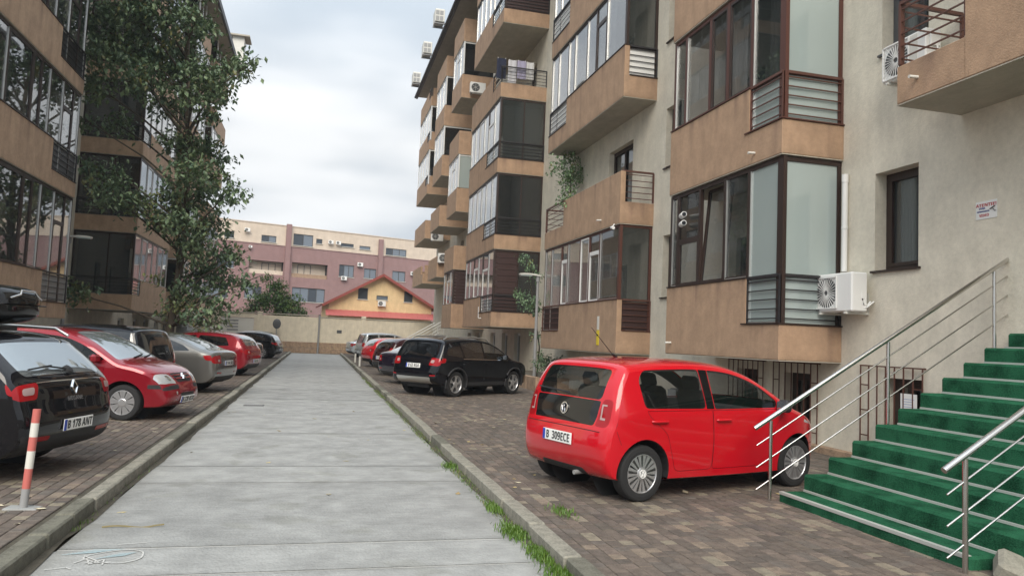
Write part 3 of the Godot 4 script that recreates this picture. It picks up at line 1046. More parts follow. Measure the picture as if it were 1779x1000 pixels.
# outdoor unit of an air conditioner: local axes, fan side towards +x, length along z
func ac_unit(label: String, at: Vector3, turn: float, detail := true, scale := 1.0, group := "") -> Node3D:
	var t := thing("air_conditioner", label, "air conditioner", at, turn, group)
	var k := scale
	var s := S()
	cbx(s, -0.13 * k, 0.13 * k, 0.0, 0.55 * k, -0.40 * k, 0.40 * k, 0.018 * k)
	part(t, "casing", s, MAT.white)
	var c := Vector3(0.132 * k, 0.275 * k, 0.13 * k)
	s = S()
	lathe(s, [Vector2(0.0, 0.0), Vector2(0.215 * k, 0.0), Vector2(0.215 * k, 0.004)], 28, Transform3D(Basis(Vector3.FORWARD, -PI / 2), c))
	part(t, "fan_opening", s, MAT.darkgrey)
	if not detail:
		s = S()
		for q in 6:
			var g := TAU * q / 6.0
			bar(s, c + Vector3(0.008, 0, 0), c + Vector3(0.008, cos(g) * 0.2 * k, sin(g) * 0.2 * k), 0.012 * k)
		part(t, "fan_guard", s, MAT.offwhite)
		s = S()
		for z in [-0.3, 0.3]: bx(s, -0.3 * k, 0.14 * k, -0.05 * k, -0.003, (z - 0.03) * k, (z + 0.03) * k)
		part(t, "bracket", s, MAT.grey)
		return t
	s = S()
	# square guard with rays and a hub
	for q in [[-0.24, -0.24, -0.24, 0.24], [0.24, -0.24, 0.24, 0.24], [-0.24, 0.24, 0.24, 0.24], [-0.24, -0.24, 0.24, -0.24]]:
		bar(s, c + Vector3(0.012, q[0], q[1]), c + Vector3(0.012, q[2], q[3]), 0.018)
	for q in 28:
		var g := TAU * q / 28.0
		var rr := 0.24 / maxf(absf(cos(g)), absf(sin(g)))
		bar(s, c + Vector3(0.012, cos(g) * 0.04, sin(g) * 0.04), c + Vector3(0.012, cos(g) * rr, sin(g) * rr), 0.007)
	part(t, "fan_guard", s, MAT.white)
	s = S()
	lathe(s, [Vector2(0.0, 0.03), Vector2(0.04, 0.026), Vector2(0.046, 0.0)], 16, Transform3D(Basis(Vector3.FORWARD, -PI / 2), c))
	part(t, "hub", s, MAT.white)
	for q in 3:
		s = S()
		var g := TAU * q / 3.0 + 0.4
		slab(s, PackedVector2Array([Vector2(0.03, -0.03), Vector2(0.19, -0.09), Vector2(0.205, 0.03), Vector2(0.03, 0.03)]), 0.004, Transform3D(Basis(Vector3(0, cos(g), sin(g)), Vector3(0, -sin(g), cos(g)), Vector3(1, 0, 0)), c + Vector3(0.004, 0, 0)))
		part(t, "fan_blade", s, MAT.grey)
	s = S()
	cbx(s, 0.13, 0.138, 0.03, 0.52, -0.26, -0.13, 0.003)
	part(t, "front_panel", s, MAT.offwhite)
	s = S()
	for q in [[-0.19, 0.425, 0.03], [-0.205, 0.455, 0.024], [-0.178, 0.46, 0.02]]:
		lathe(s, [Vector2(0, 0.003), Vector2(q[2] * 0.6, 0.003), Vector2(q[2] * 0.7, 0)], 12, Transform3D(Basis(Vector3.FORWARD, -PI / 2), Vector3(0.139, q[1], q[0])))
	part(t, "emblem", s, MAT.blue_ink)
	# service cover and pipes on the end that faces the street
	s = S()
	cbx(s, -0.09, 0.07, 0.30, 0.50, -0.425, -0.40, 0.008)
	part(t, "valve_cover", s, MAT.white)
	s = S()
	tube(s, [Vector3(-0.04, 0.31, -0.42), Vector3(-0.045, 0.2, -0.43), Vector3(-0.07, 0.11, -0.43), Vector3(-0.14, 0.10, -0.43), Vector3(-0.2, 0.16, -0.42)], 0.014, 8)
	tube(s, [Vector3(-0.06, 0.06, -0.42), Vector3(-0.12, 0.07, -0.44), Vector3(-0.2, 0.13, -0.44), Vector3(-0.25, 0.16, -0.43)], 0.012, 8)
	part(t, "pipe", s, MAT.white)
	s = S()
	for z in [-0.30, 0.28]:
		bx(s, -0.28, 0.16, -0.035, -0.002, z - 0.02, z + 0.02)
		bx(s, -0.285, -0.255, -0.035, 0.30, z - 0.021, z + 0.021)
	part(t, "bracket", s, MAT.offwhite)
	return t

var rain: FastNoiseLite

# thin finish coat over a rendered face, with rain streaks below its top edge and dirt along its foot
func weathered(o: Node3D, a: Vector3, b: Vector3, y0: float, y1: float, n: Vector3, ytop: float, m: StandardMaterial3D) -> void:
	if rain == null:
		rain = FastNoiseLite.new()
		rain.seed = 88
		rain.frequency = 1.0
		rain.fractal_octaves = 3
	m.vertex_color_use_as_albedo = true
	var l := a.distance_to(b)
	if l < 0.05: return
	var nx := maxi(int(l / 0.045), 2)
	var ny := maxi(int((y1 - y0) / 0.07), 2)
	var v := PackedVector3Array()
	var nn := PackedVector3Array()
	var c := PackedColorArray()
	var ix := PackedInt32Array()
	var off := n * 0.003
	for k in ny + 1:
		var y := lerpf(y0, y1, k / float(ny))
		for i in nx + 1:
			var p := a.lerp(b, i / float(nx)) + off
			var u := p.x * 0.8 + p.z
			var s0 := rain.get_noise_2d(u * 2.6, ytop * 9.0)
			var len := 0.25 + 0.9 * maxf(0.0, rain.get_noise_2d(u * 1.3 + 40.0, ytop * 3.0))
			var streak := maxf(0.0, s0 - 0.02) * exp(-(ytop - y) / len)
			var foot := exp(-(y - y0) / 0.07) * (0.5 + rain.get_noise_2d(u * 3.0, 7.0))
			var blot := rain.get_noise_2d(u * 0.9, y * 1.1 + 20.0)
			var q := 1.0 - 0.75 * streak - 0.16 * foot + 0.07 * blot - 0.10 * exp(-(ytop - y) / 0.05)
			v.append(Vector3(p.x, y, p.z)); nn.append(n)
			c.append(Color(q, q * (1.0 - 0.05 * streak), q * (1.0 + 0.06 * streak), 1.0))
	for k in ny:
		for i in nx:
			var p := k * (nx + 1) + i
			var tri1 := [p, p + nx + 1, p + nx + 2, p, p + nx + 2, p + 1]
			if (v[tri1[2]] - v[tri1[0]]).cross(v[tri1[1]] - v[tri1[0]]).dot(n) < 0.0: tri1 = [p, p + nx + 2, p + nx + 1, p, p + 1, p + nx + 2]
			ix.append_array(PackedInt32Array(tri1))
	var arr := []
	arr.resize(Mesh.ARRAY_MAX)
	arr[Mesh.ARRAY_VERTEX] = v
	arr[Mesh.ARRAY_NORMAL] = nn
	arr[Mesh.ARRAY_COLOR] = c
	arr[Mesh.ARRAY_INDEX] = ix
	var am := ArrayMesh.new()
	am.add_surface_from_arrays(Mesh.PRIMITIVE_TRIANGLES, arr)
	part(o, "finish_coat", am, m)

func bays_right(b: Node3D) -> void:
	var R := 3.27
	# near balcony at the top right
	bay(b, {xf = 7.08, xr = 8.1, z0 = -4.2, z1 = -7.95, yb = 4.95, lo = 0.50, lf = 1.05, ln = 0.0, side_low = false, far_low = true, glazed = false, rail = "rail_brown", caps = false})
	bay(b, {xf = 7.08, xr = 8.1, z0 = -4.2, z1 = -7.95, yb = 8.22, lo = 0.50, lf = 1.05, ln = 0.0, side_low = false, far_low = true, glazed = false, rail = "rail_brown", caps = false})
	# bay A
	var ap := [-11.22, -12.0, -12.92, -13.80]
	for k in 4:
		var st: Array = [["frost", "clear_glass", "tilt:clear_glass", "half:clear_glass", "clear_glass"], ["mid_glass", "sash:clear_glass", "sash:clear_glass", "clear_glass", "mid_glass"], ["clear_glass"], ["mid_glass"]][k]
		var pz: Array = ap if k == 0 else [-11.2, -12.0, -12.65, -13.62]
		var o := bay(b, {xf = 6.96, xr = 8.1, z0 = -10.24, z1 = -14.15, yb = 1.58 + R * k, ln = 0.95, panes = pz, styles = st, side_styles = ["frost_blue"], rail = "rail_brown" if k == 1 else "rail_dark", frame = "brown_frame" if k != 1 else "red_frame", sash = "brown_frame", fw = 0.04})
		if k == 0: wavy_curtain(o, 7.4, -10.5, -11.3, 2.2, 4.7, MAT.curtain)
		if k == 1: wavy_curtain(o, 7.35, -11.9, -12.6, 6.1, 7.9, MAT.curtain); wavy_curtain(o, 7.35, -10.5, -11.2, 5.6, 7.9, MAT.curtain)
	# bay B: glazed, open, glazed, glazed
	for k in 4:
		var yb := 1.50 + 3.25 * k
		if k == 1:
			bay(b, {xf = 7.18, xr = 8.1, z0 = -17.33, z1 = -23.75, yb = yb, ln = 0.0, lf = 1.9, glazed = false, rail = "rail_brown", caps = false, far_low = true})
			continue
		var pz: Array = [-18.75, -19.55, -20.3, -21.4, -22.0, -23.0]
		var st: Array = ["clear_glass", "trans:clear_glass", "sash:clear_glass", "clear_glass", "trans:clear_glass", "clear_glass"] if k == 0 else ["mid_glass", "trans:mid_glass", "dark_glass", "mid_glass", "mid_glass", "dark_glass"]
		var o := bay(b, {xf = 7.18, xr = 8.1, z0 = -17.33, z1 = -23.75, yb = yb, ln = 0.0, lf = 1.8, panes = pz, styles = st, side_styles = ["clear_glass"], frame = "red_frame" if k == 0 else "brown_frame", sash = "white_frame" if k == 0 else "brown_frame", rail = "rail_brown" if k == 0 else "rail_dark", low_panel = "panel_brown" if k == 0 else "white", fw = 0.03})
		if k > 0: wavy_curtain(o, 7.42, -18.6, -22.6, yb + 0.6, yb + 3.0, MAT.white)
	# bay C
	for k in 6:
		var yb := 2.25 + R * k
		var P := {xf = 7.0, xr = 9.05, z0 = -30.5, z1 = -36.7, yb = yb, ln = 2.3, panes = [-31.6, -32.75, -33.7, -34.7, -35.7], styles = [["dark_glass", "trans:mid_glass", "mid_glass", "trans:mid_glass", "mid_glass"], ["mid_glass", "dark_glass", "mid_glass", "sash:mid_glass", "mid_glass"], ["mid_glass", "trans:mid_glass", "mid_glass", "sash:dark_glass", "mid_glass"], [], ["mid_glass"], ["mid_glass"]][k], side_posts = [0.52], side_styles = [["boards", "dark_glass"], ["dark_glass", "dark_glass"], ["mid_glass", "mid_glass"], [], ["boards", "boards"], ["dark_glass"]][k], sash = "white_frame", low_glass = "frost" if k != 1 else "mid_glass", fw = 0.045, caps = k < 3, lo = 0.62}
		if k == 3:
			P.glazed = false
			P.ln = 1.6
		if k == 4: P.low_panel = "panel_brown"
		var o := bay(b, P)
		if k in [0, 1, 2, 4, 5]: wavy_curtain(o, 7.5, -33.0, -36.4, yb + 0.9, yb + 3.0, MAT.white)
	# D, E, F: staggered, some glazed and some open
	for k in 6:
		var yb := 2.25 + R * k
		var gl := k in [0, 2, 4]
		bay(b, {xf = 7.15, xr = 9.05, worn = false, z0 = -41.1, z1 = -44.3, yb = yb, ln = 0.0, lo = 1.34, side_low = false, glazed = gl, panes = [-42.1, -43.2], styles = ["mid_glass", "trans:dark_glass", "mid_glass"], side_styles = [["boards"], [], ["frost"], [], ["dark_glass"], []][k], frame = "white_frame" if k > 0 else "brown_frame", sash = "white_frame", rails = false, caps = gl, fw = 0.06})
	for k in range(1, 6):
		var yb := 2.25 + R * k
		bay(b, {xf = 7.15, xr = 9.05, worn = false, z0 = -47.1, z1 = -51.0, yb = yb, ln = 0.0, lo = 1.34, side_low = false, glazed = k in [3, 4], panes = [-48.2, -49.6], styles = ["mid_glass", "dark_glass"], side_styles = ["dark_glass"], frame = "white_frame", rails = false, caps = false, fw = 0.06})
		bay(b, {xf = 7.15, xr = 9.05, worn = false, z0 = -53.7, z1 = -59.6, yb = yb, ln = 1.2 if k != 2 else 0.0, lo = 0.7, side_low = false, glazed = k in [3, 4], panes = [-55.0, -56.6, -58.0], styles = ["mid_glass", "dark_glass"], side_styles = ["dark_glass"], frame = "white_frame", rails = k > 2, caps = false, fw = 0.07})


func right_building() -> void:
	var b := thing("apartment_building", "cream apartment block with tan balconies along the right side of the drive", "building", Vector3(8.1, 0, -16))
	var holes := [[-9.52, -8.67, 2.98, 4.47], [-9.40, -8.50, 6.28, 7.75], [-9.4, -8.5, 9.5, 11.0],
		[-9.32, -8.60, 0.45, 1.40], [-11.75, -11.0, 0.35, 1.36], [-13.3, -12.55, 0.35, 1.36],
		[-16.75, -15.95, 2.9, 4.42], [-16.75, -15.95, 6.1, 7.6], [-16.75, -15.95, 9.3, 10.8]]
	for k in 4:
		holes.append([-13.4, -12.5, 1.75 + 3.27 * k, 3.95 + 3.27 * k])
		if k != 1: holes.append([-19.9, -18.9, 1.68 + 3.25 * k, 3.9 + 3.25 * k])
	holes.append([-20.5, -18.75, 5.0, 7.35])
	var w := wall_x(b, "wall", 8.1, 0.34, -6.6, -25.0, 0.0, 21.3, holes, MAT.cream)
	wall_x(b, "wall", 8.1, 0.34, 1.0, -6.6, 4.7, 21.3, [], MAT.cream)
	# entrance recess beside the stairs
	var s := S()
	bx(s, 8.44, 11.5, 0.0, 4.7, -6.94, -6.63)
	bx(s, 11.2, 11.5, 0.0, 4.7, -6.62, -2.0)
	bx(s, 8.445, 11.5, 4.705, 4.9, -6.62, -2.41)
	bx(s, 8.12, 11.2, 0.0, 2.1, -6.58, -2.41)
	bx(s, 8.1, 11.5, 0.0, 4.7, -2.4, -2.02)
	wpart(b, "entrance_recess", s, MAT.cream)
	wall_x(b, "wall", 9.05, 0.34, -24.7, -60.2, 0.0, 21.3, far_holes(), MAT.cream)
	s = S()
	bx(s, 8.45, 9.04, 0, 21.28, -24.98, -24.7)
	bx(s, 13.6, 13.9, 0, 21.28, -60.2, 1.0)
	bx(s, 9.4, 13.6, 0, 21.28, -60.2, -59.9)
	bx(s, 8.45, 13.6, 4.9, 21.28, 0.7, 1.0)
	wpart(b, "outer_wall", s, MAT.cream)
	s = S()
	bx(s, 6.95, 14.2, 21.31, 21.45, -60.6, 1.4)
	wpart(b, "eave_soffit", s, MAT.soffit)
	s = S()
	bx(s, 6.82, 14.3, 21.46, 21.62, -60.7, 1.5)
	bx(s, 6.80, 6.94, 21.18, 21.455, -60.7, 1.5)
	tube(s, [Vector3(6.74, 21.3, -60.7), Vector3(6.74, 21.3, 1.0)], 0.09, 10)
	wpart(b, "roof_edge", s, MAT.darkgrey)
	# windows
	window_x(b, 8.1, 1, -9.52, -8.67, 2.98, 4.47, 0, "brown_frame", "mid_glass", 0.2, true, "curtain_grey")
	window_x(b, 8.1, 1, -9.40, -8.50, 6.28, 7.75, 0, "darkgrey", "mid_glass", 0.2, true, "curtain_grey")
	window_x(b, 8.1, 1, -9.4, -8.5, 9.5, 11.0, 0, "brown_frame", "mid_glass", 0.2)
	for q in [[-9.32, -8.60, 0.45, 1.40], [-11.75, -11.0, 0.35, 1.36], [-13.3, -12.55, 0.35, 1.36]]:
		window_x(b, 8.1, 1, q[0], q[1], q[2], q[3], 1, "brown_frame", "dark_glass", 0.18, false)
	for k in 3: window_x(b, 8.1, 1, -16.75, -15.95, [2.9, 6.1, 9.3][k], [4.42, 7.6, 10.8][k], 0, "brown_frame", "mid_glass", 0.16, true, "curtain" if k == 0 else "")
	for k in 4:
		window_x(b, 8.1, 1, -13.4, -12.5, 1.75 + 3.27 * k, 3.95 + 3.27 * k, 0, "brown_frame", "dark_glass", 0.1, false)
		if k != 1: window_x(b, 8.1, 1, -19.9, -18.9, 1.68 + 3.25 * k, 3.9 + 3.25 * k, 0, "brown_frame", "dark_glass", 0.1, false)
	window_x(b, 8.1, 1, -20.5, -18.75, 5.0, 7.35, 1, "brown_frame", "mid_glass", 0.16, false, "curtain")
	for h in far_holes(): window_x(b, 9.05, 1, h[0], h[1], h[2], h[3], 0, "brown_frame" if h[2] > 2.0 else "white_frame", "dark_glass", 0.16, h[2] > 2.0)
	grille(b, 8.06, -9.75, -8.52, 0.30, 1.57)
	grille(b, 8.06, -12.0, -10.74, 0.15, 1.545)
	grille(b, 8.06, -13.52, -12.3, 0.15, 1.535)
	# plinth band along the foot of the wall, as low as a kerb
	s = S()
	cbx(s, 8.0, 8.098, 0.05, 0.22, -24.8, -7.3, 0.02)
	wpart(b, "plinth", s, MAT.plinth)
	s = S()
	tube(s, [Vector3(8.04, 3.02, -10.12), Vector3(8.04, 4.52, -10.12)], 0.045, 12)
	tube(s, [Vector3(8.04, 4.45, -10.12), Vector3(8.04, 4.58, -10.12)], 0.052, 12)
	tube(s, [Vector3(8.04, 3.7, -10.12), Vector3(8.04, 3.74, -10.12)], 0.052, 12)
	wpart(b, "drainpipe", s, MAT.white)
	bays_right(b)
	# little overflow spouts through the parapets
	for q in [Vector3(6.95, 1.80, -13.9), Vector3(6.95, 5.02, -11.0), Vector3(7.07, 5.2, -7.6), Vector3(7.17, 5.0, -18.6), Vector3(6.99, 2.62, -32.4)]:
		s = S()
		tube(s, [q + Vector3(0.05, 0.004, 0), q + Vector3(-0.12, -0.004, 0)], 0.022, 8)
		wpart(b, "overflow_spout", s, MAT.offwhite)

func far_holes() -> Array:
	var h := []
	for k in 6:
		for z in [-38.4, -39.9]: h.append([z - 0.75, z, 3.1 + 3.27 * k, 4.5 + 3.27 * k])
		h.append([-46.2, -45.3, 2.7 + 3.27 * k, 4.9 + 3.27 * k])
		h.append([-52.8, -51.8, 2.7 + 3.27 * k, 4.9 + 3.27 * k])
	for z in [-33.2, -35.6, -38.2, -42.0, -44.5]: h.append([z - 1.1, z, 0.12, 2.05])
	for k in 6: h.append([-33.5, -32.2, 2.4 + 3.27 * k, 4.6 + 3.27 * k])
	for k in 6: h.append([-49.4, -48.4, 2.7 + 3.27 * k, 4.9 + 3.27 * k])
	return h


func left_building() -> void:
	var b := thing("apartment_building", "tan and cream apartment block along the left side of the drive, behind the tree", "building", Vector3(-10, 0, -30))
	var R := 3.27
	var holes := []
	for k in 6:
		for z in [-27.6, -30.2]: holes.append([z - 0.9, z, 3.0 + R * k, 4.5 + R * k])
		holes.append([-44.6, -43.6, 3.0 + R * k, 4.5 + R * k])
		holes.append([-52.6, -51.8, 3.0 + R * k, 4.5 + R * k])
		holes.append([-37.5, -36.3, 2.5 + R * k, 4.7 + R * k])
	for z in [-42.6, -46.0, -48.6, -51.6, -54.5]: holes.append([z - 1.3, z, 0.12, 2.0])
	wall_x(b, "wall", -10.0, -0.34, -18.2, -60.4, 0, 21.3, holes, MAT.cream)
	for h in holes: window_x(b, -10.0, -1, h[0], h[1], h[2], h[3], 0, "brown_frame" if h[2] > 2 else "white_frame", "dark_glass", 0.16, h[2] > 2)
	var s := S()
	bx(s, -15.9, -15.6, 0, 21.28, -60.4, -18.2)
	bx(s, -15.6, -10.35, 0, 21.28, -60.4, -60.1)
	bx(s, -15.6, -10.35, 0, 21.28, -18.5, -18.2)
	wpart(b, "outer_wall", s, MAT.cream)
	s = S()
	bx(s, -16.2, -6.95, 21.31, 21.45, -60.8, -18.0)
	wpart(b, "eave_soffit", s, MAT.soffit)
	s = S()
	bx(s, -16.3, -6.82, 21.46, 21.62, -60.9, -17.9)
	bx(s, -6.94, -6.80, 21.18, 21.455, -60.9, -17.9)
	wpart(b, "roof_edge", s, MAT.darkgrey)
	for k in 6:
		var yb := 2.28 + 3.3 * k if k > 0 else 1.8
		# nearest bay: long glazed front, its far end low with a railing
		bay(b, {xf = -7.6, xr = -10.0, z0 = -18.7, z1 = -26.0, yb = yb, yt = 2.28 + 3.3 * (k + 1), hi = 1.32, lo = 0.46, ln = 0.0, lf = 2.25, side_low = false, panes = [-20.3, -21.95, -22.6, -23.3, -24.4, -25.3], styles = ["mid_glass", "sash:mid_glass", "sash:mid_glass", "mid_glass", "mid_glass", "trans:mid_glass", "mid_glass"], side_styles = ["frost"], rail = "rail_dark", low_panel = "grey" if k == 0 else "rail_dark", frame = "brown_frame", fw = 0.035, tan = "tan_left"})
		for q in [[-20.6, -21.7], [-23.5, -24.3]] if k % 2 else [[-19.2, -20.2], [-22.1, -23.2], [-24.6, -25.2]]:
			var cp := wpart(b, "curtain_rail", rail_mesh(-8.05, q[0], q[1], yb + 3.2 if k > 0 else 5.4), MAT.white)
			wavy_curtain(cp, -8.05, q[0], q[1], yb + 0.5, yb + 3.19 if k > 0 else 5.39, MAT.curtain)
		yb = 2.28 + R * k
		bay(b, {xf = -7.6, xr = -10.0, worn = false, z0 = -34.4, z1 = -41.6, yb = yb, ln = 1.4, lo = 0.66, panes = [-35.8, -36.9, -38.0, -39.2, -40.4], styles = ["mid_glass", "sash:mid_glass", "mid_glass"], side_posts = [0.42], side_styles = ["mid_glass", "mid_glass"], frame = "brown_frame", sash = "white_frame", tan = "tan_left", caps = false})
		bay(b, {xf = -7.6, xr = -10.0, worn = false, z0 = -45.6, z1 = -50.4, yb = yb, ln = 0.0, lo = 1.34, side_low = false, panes = [-46.8, -48.0, -49.2], styles = ["mid_glass", "sash:mid_glass"], side_styles = ["dark_glass"], frame = "white_frame", rails = false, tan = "tan_left", caps = false, fw = 0.06, glazed = k != 2})
		bay(b, {xf = -7.6, xr = -10.0, worn = false, z0 = -53.6, z1 = -59.8, yb = yb, ln = 0.0, lo = 1.34, side_low = false, panes = [-55.0, -56.6, -58.2], styles = ["mid_glass", "dark_glass"], side_styles = ["dark_glass"], frame = "white_frame", rails = false, tan = "tan_left", caps = false, fw = 0.07, glazed = k in [0, 1, 3, 5]})


func far_buildings() -> void:
	# long block across the end, turned a little away
	surf("mauve", Color(0.33, 0.205, 0.20), 0.92, MAT.cream.albedo_texture, 5.0)
	surf("pale_wall", Color(0.72, 0.61, 0.50), 0.92, MAT.cream.albedo_texture, 5.0)
	surf("house_wall", Color(0.88, 0.66, 0.37), 0.92, MAT.cream.albedo_texture, 5.0)
	surf("yard_wall", Color(0.78, 0.70, 0.55), 0.92, MAT.cream.albedo_texture, 3.0)
	var b := thing("apartment_building", "long mauve block with cream top storey across the far end of the drive", "building", Vector3(-0.53, 0, -97.82), 0.31)
	# [x0, x1, y0, y1] of every opening, then its look
	var wins := [[-7.0, -5.2, 12.45, 13.25, 2], [-3.1, -0.6, 12.4, 13.85, 2], [9.3, 12.3, 12.35, 13.3, 3], [-11.3, -10.2, 12.5, 13.3, 1],
		[3.0, 4.8, 12.85, 13.3, 1], [5.6, 7.1, 12.75, 13.2, 1], [-0.2, 0.6, 12.9, 13.5, 1],
		[3.0, 5.0, 8.95, 10.5, 3], [10.4, 12.3, 8.95, 10.3, 2], [6.4, 8.1, 9.0, 10.3, 2], [-2.9, 1.3, 5.4, 7.15, 4], [-12.0, -10.0, 8.9, 10.4, 2], [-12.5, -10.5, 5.3, 6.9, 2], [14.5, 16.5, 9.0, 10.3, 2], [-8.6, -6.6, 5.4, 6.9, 2], [-17, -15, 9, 10.4, 2], [-17, -15, 12.5, 13.3, 2], [-22, -20, 9, 10.4, 2]]
	var rec := [[-8.3, -4.1, 8.5, 10.1], [-3.1, 1.5, 8.4, 10.25]]
	var band := 12.15
	var s := S()
	var s2 := S()
	var holes := []
	for w in wins: holes.append(Rect2(w[0], w[2], w[1] - w[0], w[3] - w[2]))
	for w in rec: holes.append(Rect2(w[0], w[2], w[1] - w[0], w[3] - w[2]))
	front_wall(s, -30.0, 34.0, 0.0, band, 0.0, holes, 0.35)
	front_wall(s2, -30.0, 34.0, band, 14.65, -0.04, holes, 0.35)
	part(b, "wall", s, MAT.mauve)
	part(b, "upper_wall", s2, MAT.pale_wall)
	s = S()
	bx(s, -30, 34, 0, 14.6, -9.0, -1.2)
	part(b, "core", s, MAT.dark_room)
	s = S()
	bx(s, -30.1, 34.1, 14.65, 14.75, -9.0, 0.03)
	part(b, "parapet_cap", s, MAT.pale_wall)
	s = S()
	bx(s, -30, 34, band - 0.04, band + 0.03, 0.002, 0.06)
	part(b, "string_course", s, MAT.mauve)
	for x in [-3.75, 8.5]:
		s = S()
		bx(s, x - 0.3, x + 0.3, 0.0, 14.9 if x < 0 else 14.3, 0.003, 0.35)
		part(b, "pilaster", s, MAT.mauve)
	for w in rec:
		s = S()
		bx(s, w[0], w[1], w[2], w[3], -1.1, -1.0)
		part(b, "loggia_back", s, MAT.pale_wall)
		s = S()
		bx(s, w[0] + 0.02, w[1] - 0.02, w[2], w[2] + 0.5, -0.3, -0.2)
		part(b, "loggia_parapet", s, MAT.pale_wall if w[0] < -5 else MAT.plinth)
		var cx: float = w[0] + (1.75 if w[0] < -5 else 1.0)
		box_window(b, cx, cx + 1.7, w[2] + 0.3, w[3] - 0.15, 2, -0.99)
	for w in wins: box_window(b, w[0], w[1], w[2], w[3], w[4], -0.12)
	var ac := [[5.3, 10.45, 0.9], [3.2, 8.5, 0.9], [12.9, 9.9, 0.9], [14.0, 9.85, 0.9], [1.2, 13.0, 0.8], [2.2, 13.0, 0.8], [-9.2, 13.4, 0.8], [-8.7, 11.5, 0.5]]
	for i in ac.size():
		var p := b.transform * Vector3(ac[i][0] + 0.4, ac[i][1], 0.3)
		ac_unit("white outdoor unit on the far block, " + ["right of the three-light window", "below the three-light window", "left of the right-hand pair", "right of the right-hand pair", "top floor, nearer the tall pilaster", "top floor, second from the tall pilaster", "on the cream storey left of the pilaster", "small, on the mauve band at the left"][i], p, 0.31 - PI / 2, false, 1.0 * ac[i][2], "outdoor units on the far block")
	# yellow house with a red roof
	var h := thing("house", "yellow gabled house with red roof and pink-red awning behind the yard wall", "house", Vector3(5.95, 0, -74.0), 0.06)
	var hh := [Rect2(-2.3, 5.05, 0.95, 1.1), Rect2(2.2, 5.0, 0.85, 1.05), Rect2(-0.5, 5.1, 1.1, 0.4), Rect2(-2.5, 2.1, 2.0, 0.9), Rect2(0.5, 2.1, 3.0, 0.8)]
	s = S()
	front_wall(s, -5.0, 5.0, 0.0, 4.6, 0.0, hh, 0.25)
	# stepped in thin courses to follow the gable
	for i in 24:
		var ya := 4.6 + i * 0.12
		var half := 5.0 * (1.0 - (ya - 4.6) / 2.85)
		if half > 0.05: front_wall(s, -half, half, ya, ya + 0.12, 0.0, hh, 0.25)
	bx(s, -5.0, -4.75, 0, 4.6, -10, -0.26); bx(s, 4.75, 5.0, 0, 4.6, -10, -0.26); bx(s, -4.7, 4.7, 0, 4.6, -10.2, -10.0)
	part(h, "wall", s, MAT.house_wall)
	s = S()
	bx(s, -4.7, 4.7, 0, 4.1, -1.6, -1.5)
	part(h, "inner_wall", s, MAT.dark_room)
	var red := mk("roof_red", Color(0.24, 0.05, 0.035), 0.6)
	for sg in [-1.0, 1.0]:
		s = S()
		var ang := atan2(2.85, 5.0)
		obx(s, Transform3D(Basis(Vector3(0, 0, 1), -sg * ang), Vector3(sg * 2.80, 5.93, -4.6)), Vector3(3.25, 0.07, 5.2))
		part(h, "roof", s, red)
		s = S()
		obx(s, Transform3D(Basis(Vector3(0, 0, 1), -sg * ang), Vector3(sg * 2.80, 5.88, 0.64)), Vector3(3.28, 0.12, 0.05))
		part(h, "bargeboard", s, mk("barge_red", Color(0.28, 0.06, 0.045), 0.6))
	box_window(h, -2.3, -1.35, 5.05, 6.15, 1, -0.1)
	box_window(h, 2.2, 3.05, 5.0, 6.05, 1, -0.1)
	box_window(h, -0.5, 0.6, 5.1, 5.5, 1, -0.1)
	box_window(h, -2.5, -0.5, 2.1, 3.0, 2, -0.1)
	box_window(h, 0.5, 3.5, 2.1, 2.9, 3, -0.1)
	for i in 40:
		s = S()
		var xa := -5.3 + i * 0.266
		var c := 0.02 * (i % 2)
		obx(s, Transform3D(Basis(Vector3(1, 0, 0), 0.42), Vector3(xa + 0.133, 3.62 + c, 0.65)), Vector3(0.131, 0.012, 0.75))
		part(h, "awning_sheet", s, mk("awning_red", Color(0.48, 0.13, 0.12), 0.5))
	ac_unit("white outdoor unit under the small window of the yellow house", h.transform * Vector3(0.0, 4.45, 0.3), 0.06 - PI / 2, false, 0.95)
	# wall that closes the drive
	var y := thing("yard_wall", "cream rendered wall with brown stone foot closing the far end of the drive", "wall", Vector3(0, 0, -61.2))
	s = S()
	bx(s, -16, -7.2, 0.88, 2.95, -0.2, 0); bx(s, -4.75, 16, 0.88, 2.85, -0.2, 0); bx(s, -7.2, -4.75, 2.6, 2.95, -0.2, 0)
	part(y, "wall", s, MAT.yard_wall)
	s = S()
	bx(s, -16.1, 0.0, 2.953, 3.02, -0.26, 0.06); bx(s, 0.002, 16.1, 2.853, 2.92, -0.26, 0.06)
	part(y, "coping", s, MAT.soffit)
	var r := RandomNumberGenerator.new()
	r.seed = 8
	for i in 60:
		s = S()
		var xa := -16.0 + i * 0.535
		cbx(s, xa + 0.006, xa + 0.529, 0.0, 0.42, -0.15, 0.03 + r.randf() * 0.02, 0.02)
		cbx(s, xa + 0.006 - 0.2, xa + 0.529 - 0.2, 0.432, 0.87, -0.15, 0.03 + r.randf() * 0.02, 0.02)
		part(y, "stone", s, MAT.plinth)
	for x in [-4.35, -7.5, 3.6]:
		s = S()
		cbx(s, x - 0.18, x + 0.18, 0.88, 3.1, -0.28, 0.05, 0.01)
		part(y, "pilaster", s, MAT.yard_wall)
	s = S()
	bx(s, -7.18, -4.77, 0.1, 2.58, -0.12, -0.06)
	var gate := part(y, "gate", s, MAT.offwhite)
	for i in 4:
		s = S()
		bx(s, -6.7, -5.9, 1.55 + i * 0.24, 1.68 + i * 0.24, -0.055, -0.045)
		part(gate, "gate_slot", s, MAT.grey)
	s = S()
	bx(s, 1.54, 1.92, 1.67, 1.92, 0.003, 0.02)
	part(y, "vent", s, MAT.darkgrey)
